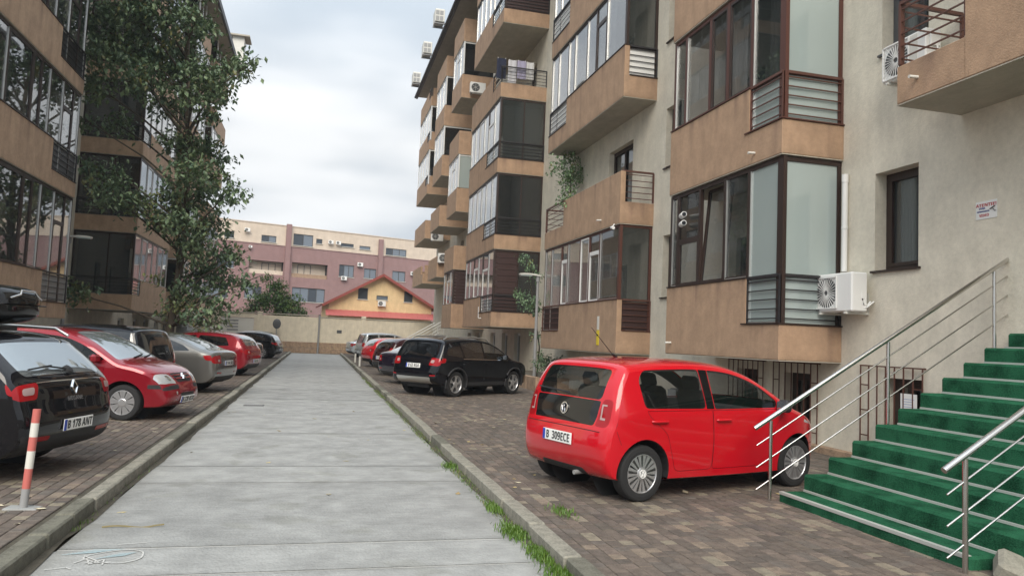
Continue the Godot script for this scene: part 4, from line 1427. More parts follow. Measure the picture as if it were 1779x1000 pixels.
	var pole := thing("utility_post", "thin grey steel post standing against the far yard wall", "post", Vector3(0.15, 0, -60.95))
	s = S()
	tube(s, [Vector3(0, 0, 0), Vector3(0, 3.0, 0)], 0.07, 8)
	part(pole, "shaft", s, MAT.grey)
	s = S()
	tube(s, [Vector3(0, 3.0, 0), Vector3(0, 3.06, 0)], 0.085, 8)
	part(pole, "cap", s, MAT.darkgrey)
	var mr := thing("traffic_mirror", "round convex traffic mirror on a thin pole at the far left end", "mirror", Vector3(-3.0, 0, -60.2))
	s = S()
	tube(s, [Vector3(0, 0, 0), Vector3(0, 2.5, 0)], 0.035, 8)
	part(mr, "pole", s, MAT.grey)
	s = S()
	lathe(s, [Vector2(0, 0.05), Vector2(0.2, 0.035), Vector2(0.3, 0.0), Vector2(0.32, -0.03), Vector2(0, -0.03)], 24, Transform3D(Basis(Vector3.RIGHT, PI / 2), Vector3(0, 2.2, 0.08)).scaled_local(Vector3(0.95, 1, 1.2)))
	part(mr, "mirror_face", s, MAT.darkgrey)

# a wall in the plane z, with openings given as rects, and their reveals
func front_wall(s: SurfaceTool, x0: float, x1: float, y0: float, y1: float, z: float, holes: Array, th: float) -> void:
	var xs := [x0, x1]
	var ys := [y0, y1]
	for h in holes:
		for v in [h.position.x, h.end.x]:
			if v > x0 and v < x1: xs.append(v)
		for v in [h.position.y, h.end.y]:
			if v > y0 and v < y1: ys.append(v)
	xs.sort(); ys.sort()
	for i in xs.size() - 1:
		for j in ys.size() - 1:
			var c := Vector2((xs[i] + xs[i + 1]) * 0.5, (ys[j] + ys[j + 1]) * 0.5)
			var skip: bool = xs[i + 1] - xs[i] < 0.001 or ys[j + 1] - ys[j] < 0.001
			for h in holes:
				if h.has_point(c): skip = true
			if not skip: quadn(s, Vector3(xs[i], ys[j], z), Vector3(xs[i], ys[j + 1], z), Vector3(xs[i + 1], ys[j + 1], z), Vector3(xs[i + 1], ys[j], z), Vector3(0, 0, 1))
	for h in holes:
		if h.position.y < y0 - 0.001 or h.end.y > y1 + 0.001: continue
		var a: Vector2 = h.position
		var e: Vector2 = h.end
		quadn(s, Vector3(a.x, a.y, z), Vector3(a.x, e.y, z), Vector3(a.x, e.y, z - th), Vector3(a.x, a.y, z - th), Vector3(1, 0, 0))
		quadn(s, Vector3(e.x, a.y, z), Vector3(e.x, e.y, z), Vector3(e.x, e.y, z - th), Vector3(e.x, a.y, z - th), Vector3(-1, 0, 0))
		quadn(s, Vector3(a.x, a.y, z), Vector3(e.x, a.y, z), Vector3(e.x, a.y, z - th), Vector3(a.x, a.y, z - th), Vector3(0, 1, 0))
		quadn(s, Vector3(a.x, e.y, z), Vector3(e.x, e.y, z), Vector3(e.x, e.y, z - th), Vector3(a.x, e.y, z - th), Vector3(0, -1, 0))

func box_window(b: Node3D, x0: float, x1: float, y0: float, y1: float, n: int, z: float) -> void:
	var s := S()
	var w := 0.07
	bx(s, x0, x1, y0, y0 + w, z - 0.05, z + 0.02); bx(s, x0, x1, y1 - w, y1, z - 0.05, z + 0.02)
	for k in n + 1:
		var x := lerpf(x0 + w * 0.5, x1 - w * 0.5, k / float(n))
		bx(s, x - w * 0.5, x + w * 0.5, y0 + w, y1 - w, z - 0.049, z + 0.019)
	var f := part(b, "window", s, MAT.darkgrey)
	s = S()
	bx(s, x0 - 0.06, x1 + 0.06, y0 - 0.06, y0 - 0.002, z - 0.04, z + 0.2)
	part(f, "sill", s, MAT.offwhite)
	for k in n:
		var xa := lerpf(x0 + w * 0.5, x1 - w * 0.5, k / float(n)) + w * 0.5
		var xb := lerpf(x0 + w * 0.5, x1 - w * 0.5, (k + 1) / float(n)) - w * 0.5
		s = S()
		quadn(s, Vector3(xa, y0 + w, z - 0.02), Vector3(xa, y1 - w, z - 0.02), Vector3(xb, y1 - w, z - 0.02), Vector3(xb, y0 + w, z - 0.02), Vector3(0, 0, 1))
		part(f, "pane", s, mk("far_pane", Color(0.16, 0.19, 0.23), 0.08) if (k + int(x0 * 3.0)) % 3 != 0 else mk("far_pane_dark", Color(0.05, 0.06, 0.075), 0.08))

func rail_mesh(x: float, za: float, zb: float, y: float) -> SurfaceTool:
	var s := S()
	tube(s, [Vector3(x, y, za + 0.05), Vector3(x, y, zb - 0.05)], 0.012, 6)
	return s

# ---------- stairs, lamps, plants and small things ----------
func stairs(label: String, x0: float, dir: float, zf: float, zn: float, n: int, main: bool) -> void:
	var t := thing("staircase", label, "staircase", Vector3(x0, 0.1, zn))
	var dz := zf - zn
	var tread := 0.305
	var rise := 0.184
	var y := 0.0
	var body = MAT.concrete
	for k in n:
		var h := 0.105 if k == 0 else 0.105 + rise * k
		var xa := dir * tread * k
		var ex := 0.0 if k == 0 or not main else 1.0
		var s := S()
		if main:
			# carpeted tread and riser
			cobx(s, Transform3D(Basis(), Vector3(xa + dir * (tread * 0.5 + 0.03), h - 0.09, (dz + ex) * 0.5)), Vector3(tread * 0.5 + 0.06, 0.092, (absf(dz) + ex) * 0.5 - (0.0 if k < 10 else 0.05)), 0.022)
		else:
			bx(s, xa, xa + dir * (tread + 0.05), h - 0.18, h, 0, dz)
		part(t, "step", s, MAT.carpet if main else MAT.concrete)
		if main:
			s = S()
			if k == 0: bx(s, xa - 0.036, xa + 0.010, h - 0.0005, h + 0.006, -0.02, dz + 0.02)
			if k == 0:
				bx(s, xa - 0.037, xa - 0.031, h - 0.022, h - 0.0008, -0.02, dz + 0.02)
				part(t, "nosing_strip", s, MAT.strip)
			if k > 0:
				s = S()
				bx(s, xa - 0.048, xa - 0.031, h - rise + 0.0005, h - rise + 0.024, ex - 0.03, dz + 0.03)
				part(t, "edge_strip", s, MAT.strip)
		y = h
	# solid core under the flight
	var poly := PackedVector2Array([Vector2(tread + 0.06, -0.1), Vector2(tread * n, -0.1), Vector2(tread * n, 0.105 + rise * (n - 1) - 0.1)])
	for k in range(n - 1, 0, -1):
		if k == 1:
			poly.append(Vector2(tread + 0.06, 0.105 + rise - 0.1)); continue
		poly.append(Vector2(tread * k + 0.06, 0.105 + rise * k - 0.1))
		poly.append(Vector2(tread * k + 0.06, 0.105 + rise * (k - 1) - 0.1))
	if dir < 0:
		for i in poly.size(): poly[i].x = -poly[i].x
	var s3 := S()
	slab(s3, poly, absf(dz) - 0.03 + (1.0 if main else 0.0), Transform3D(Basis(), Vector3(0, 0, dz + 0.015)))
	part(t, "stair_core", s3, MAT.concrete)
	if main:
		s3 = S()
		bx(s3, -0.075, -0.06, -0.1, -0.082, -0.02, dz + 0.02)
		part(t, "edge_strip", s3, MAT.strip)
	var m: Material = MAT.steel if main else MAT.offwhite
	var slope := rise / tread
	for e in 2:
		var zz := (dz - 0.03) if e == 0 else 0.05
		var r := thing("stair_rail", ("polished steel rail along the far side of the green steps" if e == 0 else "polished steel rail at the near right end of the green steps") if main else ("pale tube rail on the %s side of the distant %s steps" % ["far" if e == 0 else "near", "right-hand" if dir > 0 else "left-hand"]), "handrail", Vector3(x0, 0.1, zn + zz))
		var top := 0.80
		var len_x := tread * n - 0.35
		var s := S()
		var A := Vector3(dir * -0.32, top - 0.03, 0)
		var B := Vector3(dir * len_x, top + (len_x + 0.32) * slope - 0.03, 0)
		tube(s, [A, B], 0.026 if main else 0.04, 12)
		part(r, "handrail", s, m)
		for k in 3:
			s = S()
			var dy := -0.30 - k * 0.235
			var ca := Vector3(dir * -0.29, top + dy + 0.09, 0)
			tube(s, [ca, Vector3(dir * len_x, ca.y + (len_x + 0.29) * slope, 0)], 0.0085 if main else 0.022, 8)
			part(r, "rail_rod", s, m)
		for k in 3 if main else 4:
			s = S()
			var px := dir * (-0.12 + 1.52 * k)
			var base: float = -0.1 if k == 0 else 0.105 + rise * floorf(absf(px) / tread) - 0.02
			var pt := top + (absf(px) + 0.32) * slope - 0.06 if k > 0 else top + 0.06
			tube(s, [Vector3(px, base, 0), Vector3(px, pt, 0)], 0.021, 12)
			tube(s, [Vector3(px, base, 0), Vector3(px, base + 0.012, 0)], 0.04, 12)
			part(r, "post", s, m)


func street_lamp(label: String, at: Vector3, h: float, arm: float) -> void:
	var t := thing("street_lamp", label, "street lamp", at, 0.0, "lamps along the drive")
	var s := S()
	tube(s, [Vector3(0, 0, 0), Vector3(0, h * 0.5, 0), Vector3(0, h - 0.2, 0)], [0.06, 0.055, 0.045], 12)
	tube(s, [Vector3(0, h - 0.2, 0), Vector3(0, h, 0)], 0.07, 10)
	part(t, "pole", s, MAT.grey)
	s = S()
	# flat curved head reaching over the drive
	var pts := []
	for k in 7:
		var u := k / 6.0
		pts.append(Vector2(arm * (u - 0.12) * 1.0, h + 0.02 + 0.16 * u - 0.13 * u * u))
	for k in range(6, -1, -1):
		var u := k / 6.0
		pts.append(Vector2(arm * (u - 0.12) * 1.0, h - 0.035 + 0.16 * u - 0.115 * u * u))
	slab(s, PackedVector2Array(pts), 0.2, Transform3D(Basis(), Vector3(0, 0, -0.1)))
	part(t, "lamp_head", s, MAT.offwhite)
	s = S()
	bx(s, arm * 0.3, arm * 0.85, h - 0.03, h + 0.015, -0.085, 0.085)
	part(t, "lamp_lens", s, MAT.frost)


func leafy(t: Node3D, called: String, blobs: Array, per: float, leaf: float, m: Material, sd: int, dark: Color, lite: Color, droop := 0.4) -> void:
	var r := RandomNumberGenerator.new()
	r.seed = sd
	var xf := []
	var co := []
	for b in blobs:
		var c := Vector3(b[0], b[1], b[2]) - t.position
		var rad: float = b[3]
		var twigs := int(per * rad * rad)
		for k in twigs:
			# a twig: a handful of leaves round a point, more of them near the outside of the clump
			var d := Vector3(r.randfn(), r.randfn() * 0.85, r.randfn()).normalized() * pow(r.randf(), 0.45) * rad * (0.85 + 0.35 * r.randf())
			d.y *= 0.85
			var tone := dark.lerp(lite, clampf(r.randf() * 0.9 + r.randfn() * 0.1, 0, 1))
			if r.randf() < 0.04: tone = tone.lerp(Color(2.2, 1.3, 0.5), 0.6)
			for q in 6:
				var p := c + d + Vector3(r.randfn(), r.randfn(), r.randfn()) * leaf * 0.7
				var s := leaf * (0.6 + r.randf() * 0.6)
				var bs := Basis.from_euler(Vector3(PI * 0.5 + (r.randf() - 0.2) * 1.3 + droop, r.randf() * TAU, (r.randf() - 0.5) * 0.9), EULER_ORDER_YXZ)
				xf.append(Transform3D(bs * s, p))
				var v := tone * (0.8 + 0.4 * r.randf())
				v.a = 1.0
				co.append(v)
	scatter(t, called, leaf_mesh(1.0, 0.55, 0.2), m, xf, co)


func big_tree() -> void:
	var blobs := [[-8.12,12.24,-28.42,0.97],[-6.86,12.52,-27.63,1.03],[-5.9,12.66,-28.34,0.98],[-4.67,12.29,-27.25,0.68],[-7.5,10.86,-27.79,0.95],[-6.64,11.5,-28.63,1.07],[-5.78,12.16,-30.08,1.0],[-4.82,12.92,-29.39,0.52],[-5.74,11.13,-29.63,0.99],[-4.31,10.58,-27.51,0.68],[-3.68,11.17,-28.34,0.67],[-2.93,10.97,-27.3,0.36],[-2.75,11.14,-26.9,0.2],[-6.24,10.08,-27.66,0.79],[-4.45,9.77,-27.58,0.76],[-4.23,10.83,-29.8,0.65],[-5.92,10.0,-29.97,0.65],[-4.38,9.61,-29.51,0.43],[-7.85,9.9,-28.37,0.6],[-5.29,8.36,-29.26,0.76],[-4.52,8.37,-29.41,0.77],[-3.84,8.17,-29.65,0.43],[-4.52,6.97,-27.37,0.79],[-3.89,7.35,-28.9,0.5],[-5.41,6.48,-29.57,0.64],[-4.3,6.43,-28.74,0.75],[-3.27,6.39,-27.39,0.52],[-2.95,6.62,-28.27,0.21],[-4.61,5.29,-27.52,0.67],[-4.15,5.71,-30.17,0.61],[-3.47,5.38,-29.79,0.26],[-4.29,4.49,-28.2,0.69],[-3.65,4.52,-30.04,0.65],[-2.95,4.33,-28.76,0.29],[-4.32,3.72,-30.19,0.78],[-3.35,3.54,-29.84,0.61],[-2.48,3.46,-28.49,0.33],[-4.86,3.07,-28.82,0.41],[-4.13,2.72,-29.27,0.59],[-3.34,2.52,-28.53,0.41],[-4.08,2.06,-27.86,0.48],[-3.45,1.89,-28.18,0.28],[-5.47,2.47,-30.34,0.3],[-7.31,6.23,-28.0,0.59],[-6.63,5.97,-27.85,0.63],[-6.49,6.2,-29.72,0.46],[-7.96,7.16,-28.89,0.4],[-8.4,2.72,-29.0,0.5],[-7.9,2.84,-28.9,0.21],[-5.75,5.46,-28.64,0.45],[-7.8,9.32,-31.06,0.57],[-8.17,8.69,-28.55,0.36],[-5.3,14.14,-28.14,1.03],[-6.54,13.97,-27.77,1.2],[-8.31,14.56,-29.61,1.16],[-7.16,6.99,-28.68,0.44]]
	var t := thing("broadleaf_tree", "tall dark green broadleaf tree rising in front of the left apartment block", "tree", Vector3(-5.2, 0.1, -29.4))
	var s := S()
	var trunk := [Vector3(0, 0, 0), Vector3(0.05, 1.5, 0.05), Vector3(0.2, 3.2, 0.1), Vector3(0.35, 5.2, 0.2), Vector3(0.3, 7.5, 0.3), Vector3(0.1, 10.0, 0.4), Vector3(0.0, 13.5, 0.4)]
	tube(s, trunk, [0.17, 0.145, 0.13, 0.11, 0.085, 0.06, 0.02], 10)
	part(t, "trunk", s, MAT.bark)
	var r := RandomNumberGenerator.new()
	r.seed = 61
	for b in blobs:
		if b[3] < 0.28: continue
		var e := Vector3(b[0], b[1], b[2]) - t.position
		var h := clampf(e.y - 0.5 - 0.55 * Vector2(e.x, e.z).length(), 1.6, 12.5)
		var st := Vector3.ZERO
		for i in trunk.size() - 1:
			if h >= trunk[i].y and h <= trunk[i + 1].y: st = trunk[i].lerp(trunk[i + 1], (h - trunk[i].y) / (trunk[i + 1].y - trunk[i].y))
		var mid := st.lerp(e, 0.5) + Vector3(r.randfn() * 0.15, 0.12, r.randfn() * 0.15)
		s = S()
		tube(s, [st, mid, e, e + (e - mid) * 0.35], [0.05, 0.034, 0.018, 0.006], 6)
		for q in 4:
			var d: Vector3 = Vector3(r.randfn(), r.randfn() * 0.6, r.randfn()).normalized() * b[3] * 0.9
			tube(s, [mid.lerp(e, 0.5 + 0.12 * q), e + d * 0.6, e + d], [0.016, 0.01, 0.004], 5)
		part(t, "branch", s, MAT.bark)
	leafy(t, "crown", blobs, 112.0, 0.235, MAT.leaf, 71, Color(0.75, 0.92, 0.80), Color(2.1, 2.0, 1.6))
	# yellowing lower sprays
	leafy(t, "lower_foliage", [[-6.2, 6.0, -28.3, 0.55], [-5.2, 5.6, -28.4, 0.5], [-4.9, 2.5, -28.9, 0.5], [-8.0, 2.8, -28.9, 0.45], [-5.7, 3.3, -29, 0.28], [-4.2, 5.0, -28.3, 0.4]], 70.0, 0.19, MAT.leaf, 72, Color(1.1, 1.1, 0.7), Color(2.3, 1.7, 0.9))

func plants() -> void:
	var t := thing("bushy_tree", "bright green bushy tree growing behind the far yard wall", "tree", Vector3(-3.4, 0, -64.5))
	var s := S()
	tube(s, [Vector3(0, 0, 0), Vector3(0.1, 2, 0), Vector3(0, 4.2, 0)], [0.16, 0.12, 0.05], 8)
	part(t, "trunk", s, MAT.bark)
	leafy(t, "crown", [[-3.6, 4.2, -64.4, 1.3], [-2.3, 3.9, -64.3, 1.0], [-4.7, 3.9, -64.5, 0.9], [-3.4, 5.3, -64.6, 0.8], [-1.6, 3.3, -64.4, 0.7], [-5.4, 3.2, -64.4, 0.6], [-2.8, 3.1, -64.2, 0.9], [-4.2, 6.0, -64.8, 0.35]], 150.0, 0.24, MAT.leaf_bush, 81, Color(0.6, 0.7, 0.5), Color(1.5, 1.4, 1.1))
	t = thing("climbing_plant", "leafy creeper hanging over the open balcony of the middle bay", "plant", Vector3(7.75, 6.3, -22.9))
	s = S()
	tube(s, [Vector3(0, -0.4, 0), Vector3(-0.05, 0.5, 0.1), Vector3(0.05, 1.4, 0.0)], [0.03, 0.025, 0.01], 6)
	tube(s, [Vector3(0, 0.2, 0), Vector3(-0.35, 0.3, 0.5), Vector3(-0.5, 0.05, 0.9)], [0.02, 0.015, 0.006], 6)
	part(t, "stem", s, MAT.bark)
	leafy(t, "foliage", [[7.6, 7.4, -22.9, 0.6], [7.85, 7.9, -23.2, 0.35], [7.6, 6.9, -22.6, 0.35], [7.4, 6.35, -22.2, 0.35], [7.3, 6.1, -21.8, 0.3], [7.8, 7.1, -22.9, 0.4]], 190.0, 0.12, MAT.leaf, 83, Color(1.0, 1.2, 0.9), Color(1.9, 2.1, 1.5))
	t = thing("climbing_plant", "creeper trailing beside the lamp post between the two bays", "plant", Vector3(7.3, 0.1, -25.2))
	s = S()
	tube(s, [Vector3(0.2, 0, 0), Vector3(0.25, 1.4, 0.1), Vector3(0.0, 2.8, 0.1), Vector3(-0.3, 4.0, 0.2)], [0.03, 0.025, 0.018, 0.008], 6)
	part(t, "stem", s, MAT.bark)
	leafy(t, "foliage", [[7.1, 3.1, -25.2, 0.42], [6.8, 3.3, -25.2, 0.3], [7.3, 2.9, -25.0, 0.35], [7.0, 4.3, -24.9, 0.3], [6.75, 4.6, -24.9, 0.22], [7.45, 1.9, -25.0, 0.25], [7.5, 1.2, -25.0, 0.25], [7.3, 4.0, -25.0, 0.25]], 170.0, 0.11, MAT.leaf, 85, Color(1.0, 1.2, 1.0), Color(1.9, 2.1, 1.7), 0.7)
	t = thing("shrub", "dark shrub in the low planter below the middle bay", "plant", Vector3(7.6, 0.5, -24.3))
	s = S()
	tube(s, [Vector3(0, 0, 0), Vector3(0.05, 0.5, 0)], [0.03, 0.015], 6)
	part(t, "stem", s, MAT.bark)
	leafy(t, "foliage", [[7.5, 1.0, -24.3, 0.42], [7.8, 0.9, -23.7, 0.4], [7.3, 0.85, -23.9, 0.3]], 260.0, 0.10, MAT.leaf, 87, Color(0.6, 0.8, 0.6), Color(1.2, 1.3, 1.0))
	t = thing("planter", "low brown stone planter along the wall beyond the red hatchback", "planter", Vector3(7.9, 0.1, -27))
	for k in 8:
		s = S()
		cbx(s, -0.95, -0.75, -0.1, 0.44, 3.4 - k * 0.9, 3.4 - k * 0.9 - 0.89, 0.015)
		part(t, "stone", s, MAT.plinth)
	s = S()
	bx(s, -0.95, 1.1, -0.1, 0.438, 3.6, 3.42)
	part(t, "end_stone", s, MAT.plinth)
	s = S()
	bx(s, -0.74, 1.1, -0.05, 0.36, 3.4, -3.8)
	part(t, "soil", s, MAT.earth)


func small_things() -> void:
	stairs("broad flight of green carpeted steps with metal edges rising to the right block", 4.98, 1.0, -7.24, -4.78, 12, true)
	stairs("concrete steps with pale rails at the far end of the right block", 5.3, 1.0, -52.3, -49.8, 10, false)
	stairs("concrete steps with pale rails at the far end of the left block", -5.2, -1.0, -51.5, -49.0, 10, false)
	# rough stone footing at the near end of the steps
	var rr := RandomNumberGenerator.new()
	rr.seed = 5
	for i in 5:
		var s := S()
		var h := 0.05 + rr.randf() * 0.05
		cobx(s, Transform3D(Basis.from_euler(Vector3(rr.randf() * 0.4, rr.randf() * 3.0, rr.randf() * 0.3)), Vector3.ZERO), Vector3(0.10 + rr.randf() * 0.05, h, 0.10 + rr.randf() * 0.03), 0.03)
		var o := part(self, "rubble_stone", s, MAT.plinth if i % 2 else MAT.kerbstone)
		o.position = Vector3(5.15 + 0.23 * i, 0.1 + h * 0.8, -4.58 + 0.03 * sin(i * 2.0))
		tag(o, ["pinkish rough stone nearest the foot of the near handrail", "grey rough stone second from the near handrail post", "pinkish rough stone third from the near handrail post", "grey rough stone fourth from the near handrail post", "rough stone farthest right along the near end of the steps"][i], "stone", "loose stones beside the green steps")
	street_lamp("grey street lamp with a pale curved head in front of the right block", Vector3(7.25, 0.1, -24.6), 3.85, -0.75)
	street_lamp("grey street lamp with a pale curved head by the left block", Vector3(-7.95, 0.1, -27.0), 4.35, 0.75)
	# bollard
	var t := thing("bollard", "leaning red and white striped steel bollard in front of the black estate car", "bollard", Vector3(-2.36, 0.104, -7.4))
	t.rotation = Vector3(-0.05, 0, -0.035)
	var s := S()
	var cuts := [0.0, 0.16, 0.33, 0.48, 0.60, 0.72, 0.84]
	for k in 6:
		s = S()
		var y0: float = cuts[k]
		var y1: float = cuts[k + 1]
		tube(s, [Vector3(0, y0, 0), Vector3(0, y1, 0)], 0.032 - 0.00005 * k, 16)
		part(t, "painted_band", s, MAT.grey if k == 0 else mk("bollard_red", Color(0.50, 0.13, 0.11), 0.6) if k in [1, 3, 5] else MAT.offwhite)
	s = S()
	cbx(s, -0.13, 0.13, -0.02, 0.004, -0.1, 0.1, 0.004)
	part(t, "footing", s, MAT.concrete)
	# litter and leaf on the drive
	s = S()
	for k in 8: bar(s, Vector3(0.06 * k - 0.2, 0.006 + 0.01 * sin(k), 0.012 * sin(k * 1.3)), Vector3(0.06 * k - 0.14, 0.006 + 0.01 * sin(k + 1.0), 0.012 * sin(k * 1.3 + 1.3)), 0.007, 0.012)
	var lf := part(self, "dry_pod", s, mk("pod", Color(0.24, 0.20, 0.10), 0.9))
	lf.position = Vector3(-1.45, 0.006, -7.05)
	tag(lf, "long dry pod lying on the concrete drive near the left kerb", "pod")
	# warning sign on the wall
	t = thing("warning_sign", "white video surveillance sign with red and blue lettering on the cream wall", "sign", Vector3(8.095, 3.61, -7.56), -PI / 2)
	s = S()
	cbx(s, -0.155, 0.155, -0.115, 0.115, -0.004, 0.003, 0.002)
	part(t, "plate", s, MAT.white)
	text_part(t, "ATENTIE!", 0.040, Transform3D(Basis(), Vector3(0.0, 0.062, 0.004)), MAT.red_ink, "Droid Sans", 1.25)
	text_part(t, "ZONA", 0.024, Transform3D(Basis(), Vector3(-0.06, 0.022, 0.004)), MAT.blue_ink)
	text_part(t, "SUPRAVEGHEATA", 0.019, Transform3D(Basis(), Vector3(-0.045, -0.018, 0.004)), MAT.blue_ink, "Droid Sans", 0.85)
	text_part(t, "VIDEO", 0.034, Transform3D(Basis(), Vector3(-0.03, -0.068, 0.004)), MAT.red_ink)
	s = S()
	bar(s, Vector3(0.06, 0.0, 0.006), Vector3(0.13, 0.03, 0.006), 0.034, 0.004)
	bar(s, Vector3(0.10, 0.0, 0.006), Vector3(0.13, -0.03, 0.006), 0.014, 0.004)
	bar(s, Vector3(0.12, -0.03, 0.006), Vector3(0.145, -0.028, 0.006), 0.012, 0.004)
	part(t, "camera_symbol", s, MAT.ink)
	# notice behind the grille
	t = thing("paper_notice", "white paper notice with blue print behind the window grille by the green steps", "notice", Vector3(8.05, 1.0, -8.78), -PI / 2)
	s = S()
	bx(s, -0.15, 0.15, -0.26, 0.2, -0.002, 0.002)
	part(t, "sheet", s, MAT.white)
	s = S()
	for k in 8: bx(s, -0.1, 0.1 - 0.02 * (k % 3), 0.12 - k * 0.035, 0.127 - k * 0.035, 0.002, 0.003)
	stuff(part(t, "printed_lines", s, mk("print_blue", Color(0.25, 0.33, 0.55), 0.8)))
	# marker strip on bay B
	t = thing("marker_strip", "narrow white and yellow marker strip on the tan balcony above the red hatchback", "sign", Vector3(7.17, 1.72, -18.55), -PI / 2)
	s = S()
	bx(s, -0.07, 0.07, 0.36, 0.72, -0.004, 0.006)
	part(t, "white_plate", s, MAT.offwhite)
	s = S()
	bx(s, -0.085, 0.085, -0.04, 0.355, -0.004, 0.006)
	part(t, "yellow_plate", s, MAT.yellow)
	text_part(t, "GAZE", 0.04, Transform3D(Basis(), Vector3(0, 0.22, 0.008)), MAT.ink)
	t = thing("marker_strip", "short white marker on the tan balcony of the far bay with boarded side", "sign", Vector3(6.99, 2.9, -33.0), -PI / 2)
	s = S()
	bx(s, -0.08, 0.08, -0.25, 0.25, -0.004, 0.006)
	part(t, "plate", s, MAT.white)
	# cameras
	for k in 2:
		t = thing("security_camera", ["upper white tube camera on the near glazed bay", "lower white tube camera on the near glazed bay"][k], "camera", Vector3(6.86, 4.32 - 0.17 * k, -13.35), 0.0, "pair of tube cameras")
		s = S()
		tube(s, [Vector3(0.05, 0, -0.14), Vector3(-0.05, -0.01, 0.16)], 0.055, 14)
		part(t, "housing", s, MAT.white)
		s = S()
		tube(s, [Vector3(-0.05, -0.01, 0.161), Vector3(-0.056, -0.011, 0.175)], 0.042, 12)
		part(t, "lens", s, MAT.gloss_black)
		s = S()
		bar(s, Vector3(0.02, 0, -0.05), Vector3(0.12, 0.02, -0.1), 0.03)
		part(t, "bracket", s, MAT.offwhite)
	t = thing("security_camera", "small white camera under the tan balcony corner of the middle bay", "camera", Vector3(7.08, 4.66, -17.5))
	s = S()
	tube(s, [Vector3(0.0, 0, -0.1), Vector3(-0.03, -0.03, 0.1)], 0.04, 12)
	part(t, "housing", s, MAT.white)
	s = S()
	tube(s, [Vector3(0, 0.02, -0.04), Vector3(0.05, 0.09, -0.04)], 0.015, 8)
	part(t, "bracket", s, MAT.white)
	# air conditioners
	ac_unit("white outdoor unit with a round fan guard beside the near glazed bay", Vector3(7.84, 2.36, -9.95), PI, true, 1.08)
	ac_unit("white outdoor unit under the window behind the top right balcony", Vector3(7.85, 5.62, -8.55), PI, true, 1.0)
	ac_unit("white outdoor unit high on the right block under the glazed top bay", Vector3(8.0, 15.5, -40.7), -PI / 2, false, 1.1)
	ac_unit("white outdoor unit beside the third-floor balcony far along the right block", Vector3(8.1, 10.0, -46.7), -PI / 2, false, 1.1)
	ac_unit("white outdoor unit on the second floor far along the right block", Vector3(7.6, 6.4, -46.9), -PI / 2, false, 1.1)
	ac_unit("white outdoor unit at the last balcony of the right block", Vector3(8.0, 8.6, -53.3), -PI / 2, false, 1.1)
	for k in 4:
		var p: Vector3 = [Vector3(6.5, 21.65, -58.8), Vector3(6.45, 21.7, -52.5), Vector3(6.45, 21.75, -47.0), Vector3(6.45, 21.8, -39.5)][k]
		t = thing("roof_unit", ["lowest roof rack unit at the far end of the right eave", "second roof rack unit from the far end of the right eave", "third roof rack unit along the right eave", "nearest roof rack unit along the right eave"][k], "roof unit", p, 0.0, "roof units on the right eave")
		s = S()
		cbx(s, -0.28, 0.35, 0.1, 0.95, -0.5, 0.5, 0.04)
		part(t, "casing", s, MAT.offwhite)
		for q in 4:
			s = S()
			bx(s, -0.24 + 0.26 * (q % 2), -0.02 + 0.26 * (q % 2), 0.18 + 0.36 * (q / 2), 0.46 + 0.36 * (q / 2), 0.503, 0.512)
			part(t, "louvre", s, MAT.grey)
		s = S()
		bx(s, -0.3, 0.9, 0.0, 0.095, -0.4, -0.3); bx(s, -0.3, 0.9, 0.0, 0.095, 0.3, 0.4)
		bx(s, 0.5, 0.6, -0.35, 0.0, -0.39, -0.31); bx(s, 0.5, 0.6, -0.35, 0.0, 0.31, 0.39)
		part(t, "rack", s, MAT.grey)
	t = thing("roof_dormer", "grey dormer structure on the left roof edge above the tree", "dormer", Vector3(-7.0, 21.62, -60.0))
	s = S()
	bx(s, -0.5, 0.35, 0.02, 2.3, -0.6, 0.6)
	part(t, "wall", s, MAT.offwhite)
	s = S()
	bx(s, -0.9, 0.75, 2.31, 2.42, -0.9, 0.9)
	part(t, "roof", s, MAT.soffit)
	# washing on the open balcony
	var cl := [["dark navy shirt", Color(0.02, 0.025, 0.05), 0.42, 0.9], ["striped white towel", Color(0.55, 0.55, 0.58), 0.38, 1.0], ["lilac shirt", Color(0.35, 0.33, 0.45), 0.4, 0.8], ["white pillow case", Color(0.6, 0.6, 0.6), 0.35, 0.75]]
	for i in 4:
		t = thing("washing", cl[i][0] + " hung to dry on the open fourth-floor balcony", "laundry", Vector3(7.12 + 0.40 * i - (0.1 if i == 0 else 0.0), 13.52 + 0.25, -30.62 + (-0.06 if i % 2 else 0.0)))
		s = S()
		var w: float = cl[i][2]
		var h: float = cl[i][3]
		for k in 8:
			var xa := -w * 0.5 + w * k / 8.0
			var xb := -w * 0.5 + w * (k + 1) / 8.0
			quadn(s, Vector3(xa, -h, 0.02 * sin(k * 1.3)), Vector3(xa, 0, 0.01 * sin(k * 1.3)), Vector3(xb, 0, 0.01 * sin(k * 1.3 + 1.3)), Vector3(xb, -h, 0.02 * sin(k * 1.3 + 1.3)), Vector3(0, 0, 1))
		part(t, "cloth", s, mk("cloth%d" % i, cl[i][1], 0.95))
		s = S()
		for e in [-0.4, 0.4]: bx(s, e * w - 0.008, e * w + 0.008, -0.03, 0.03, -0.012, 0.012)
		part(t, "peg", s, MAT.offwhite)

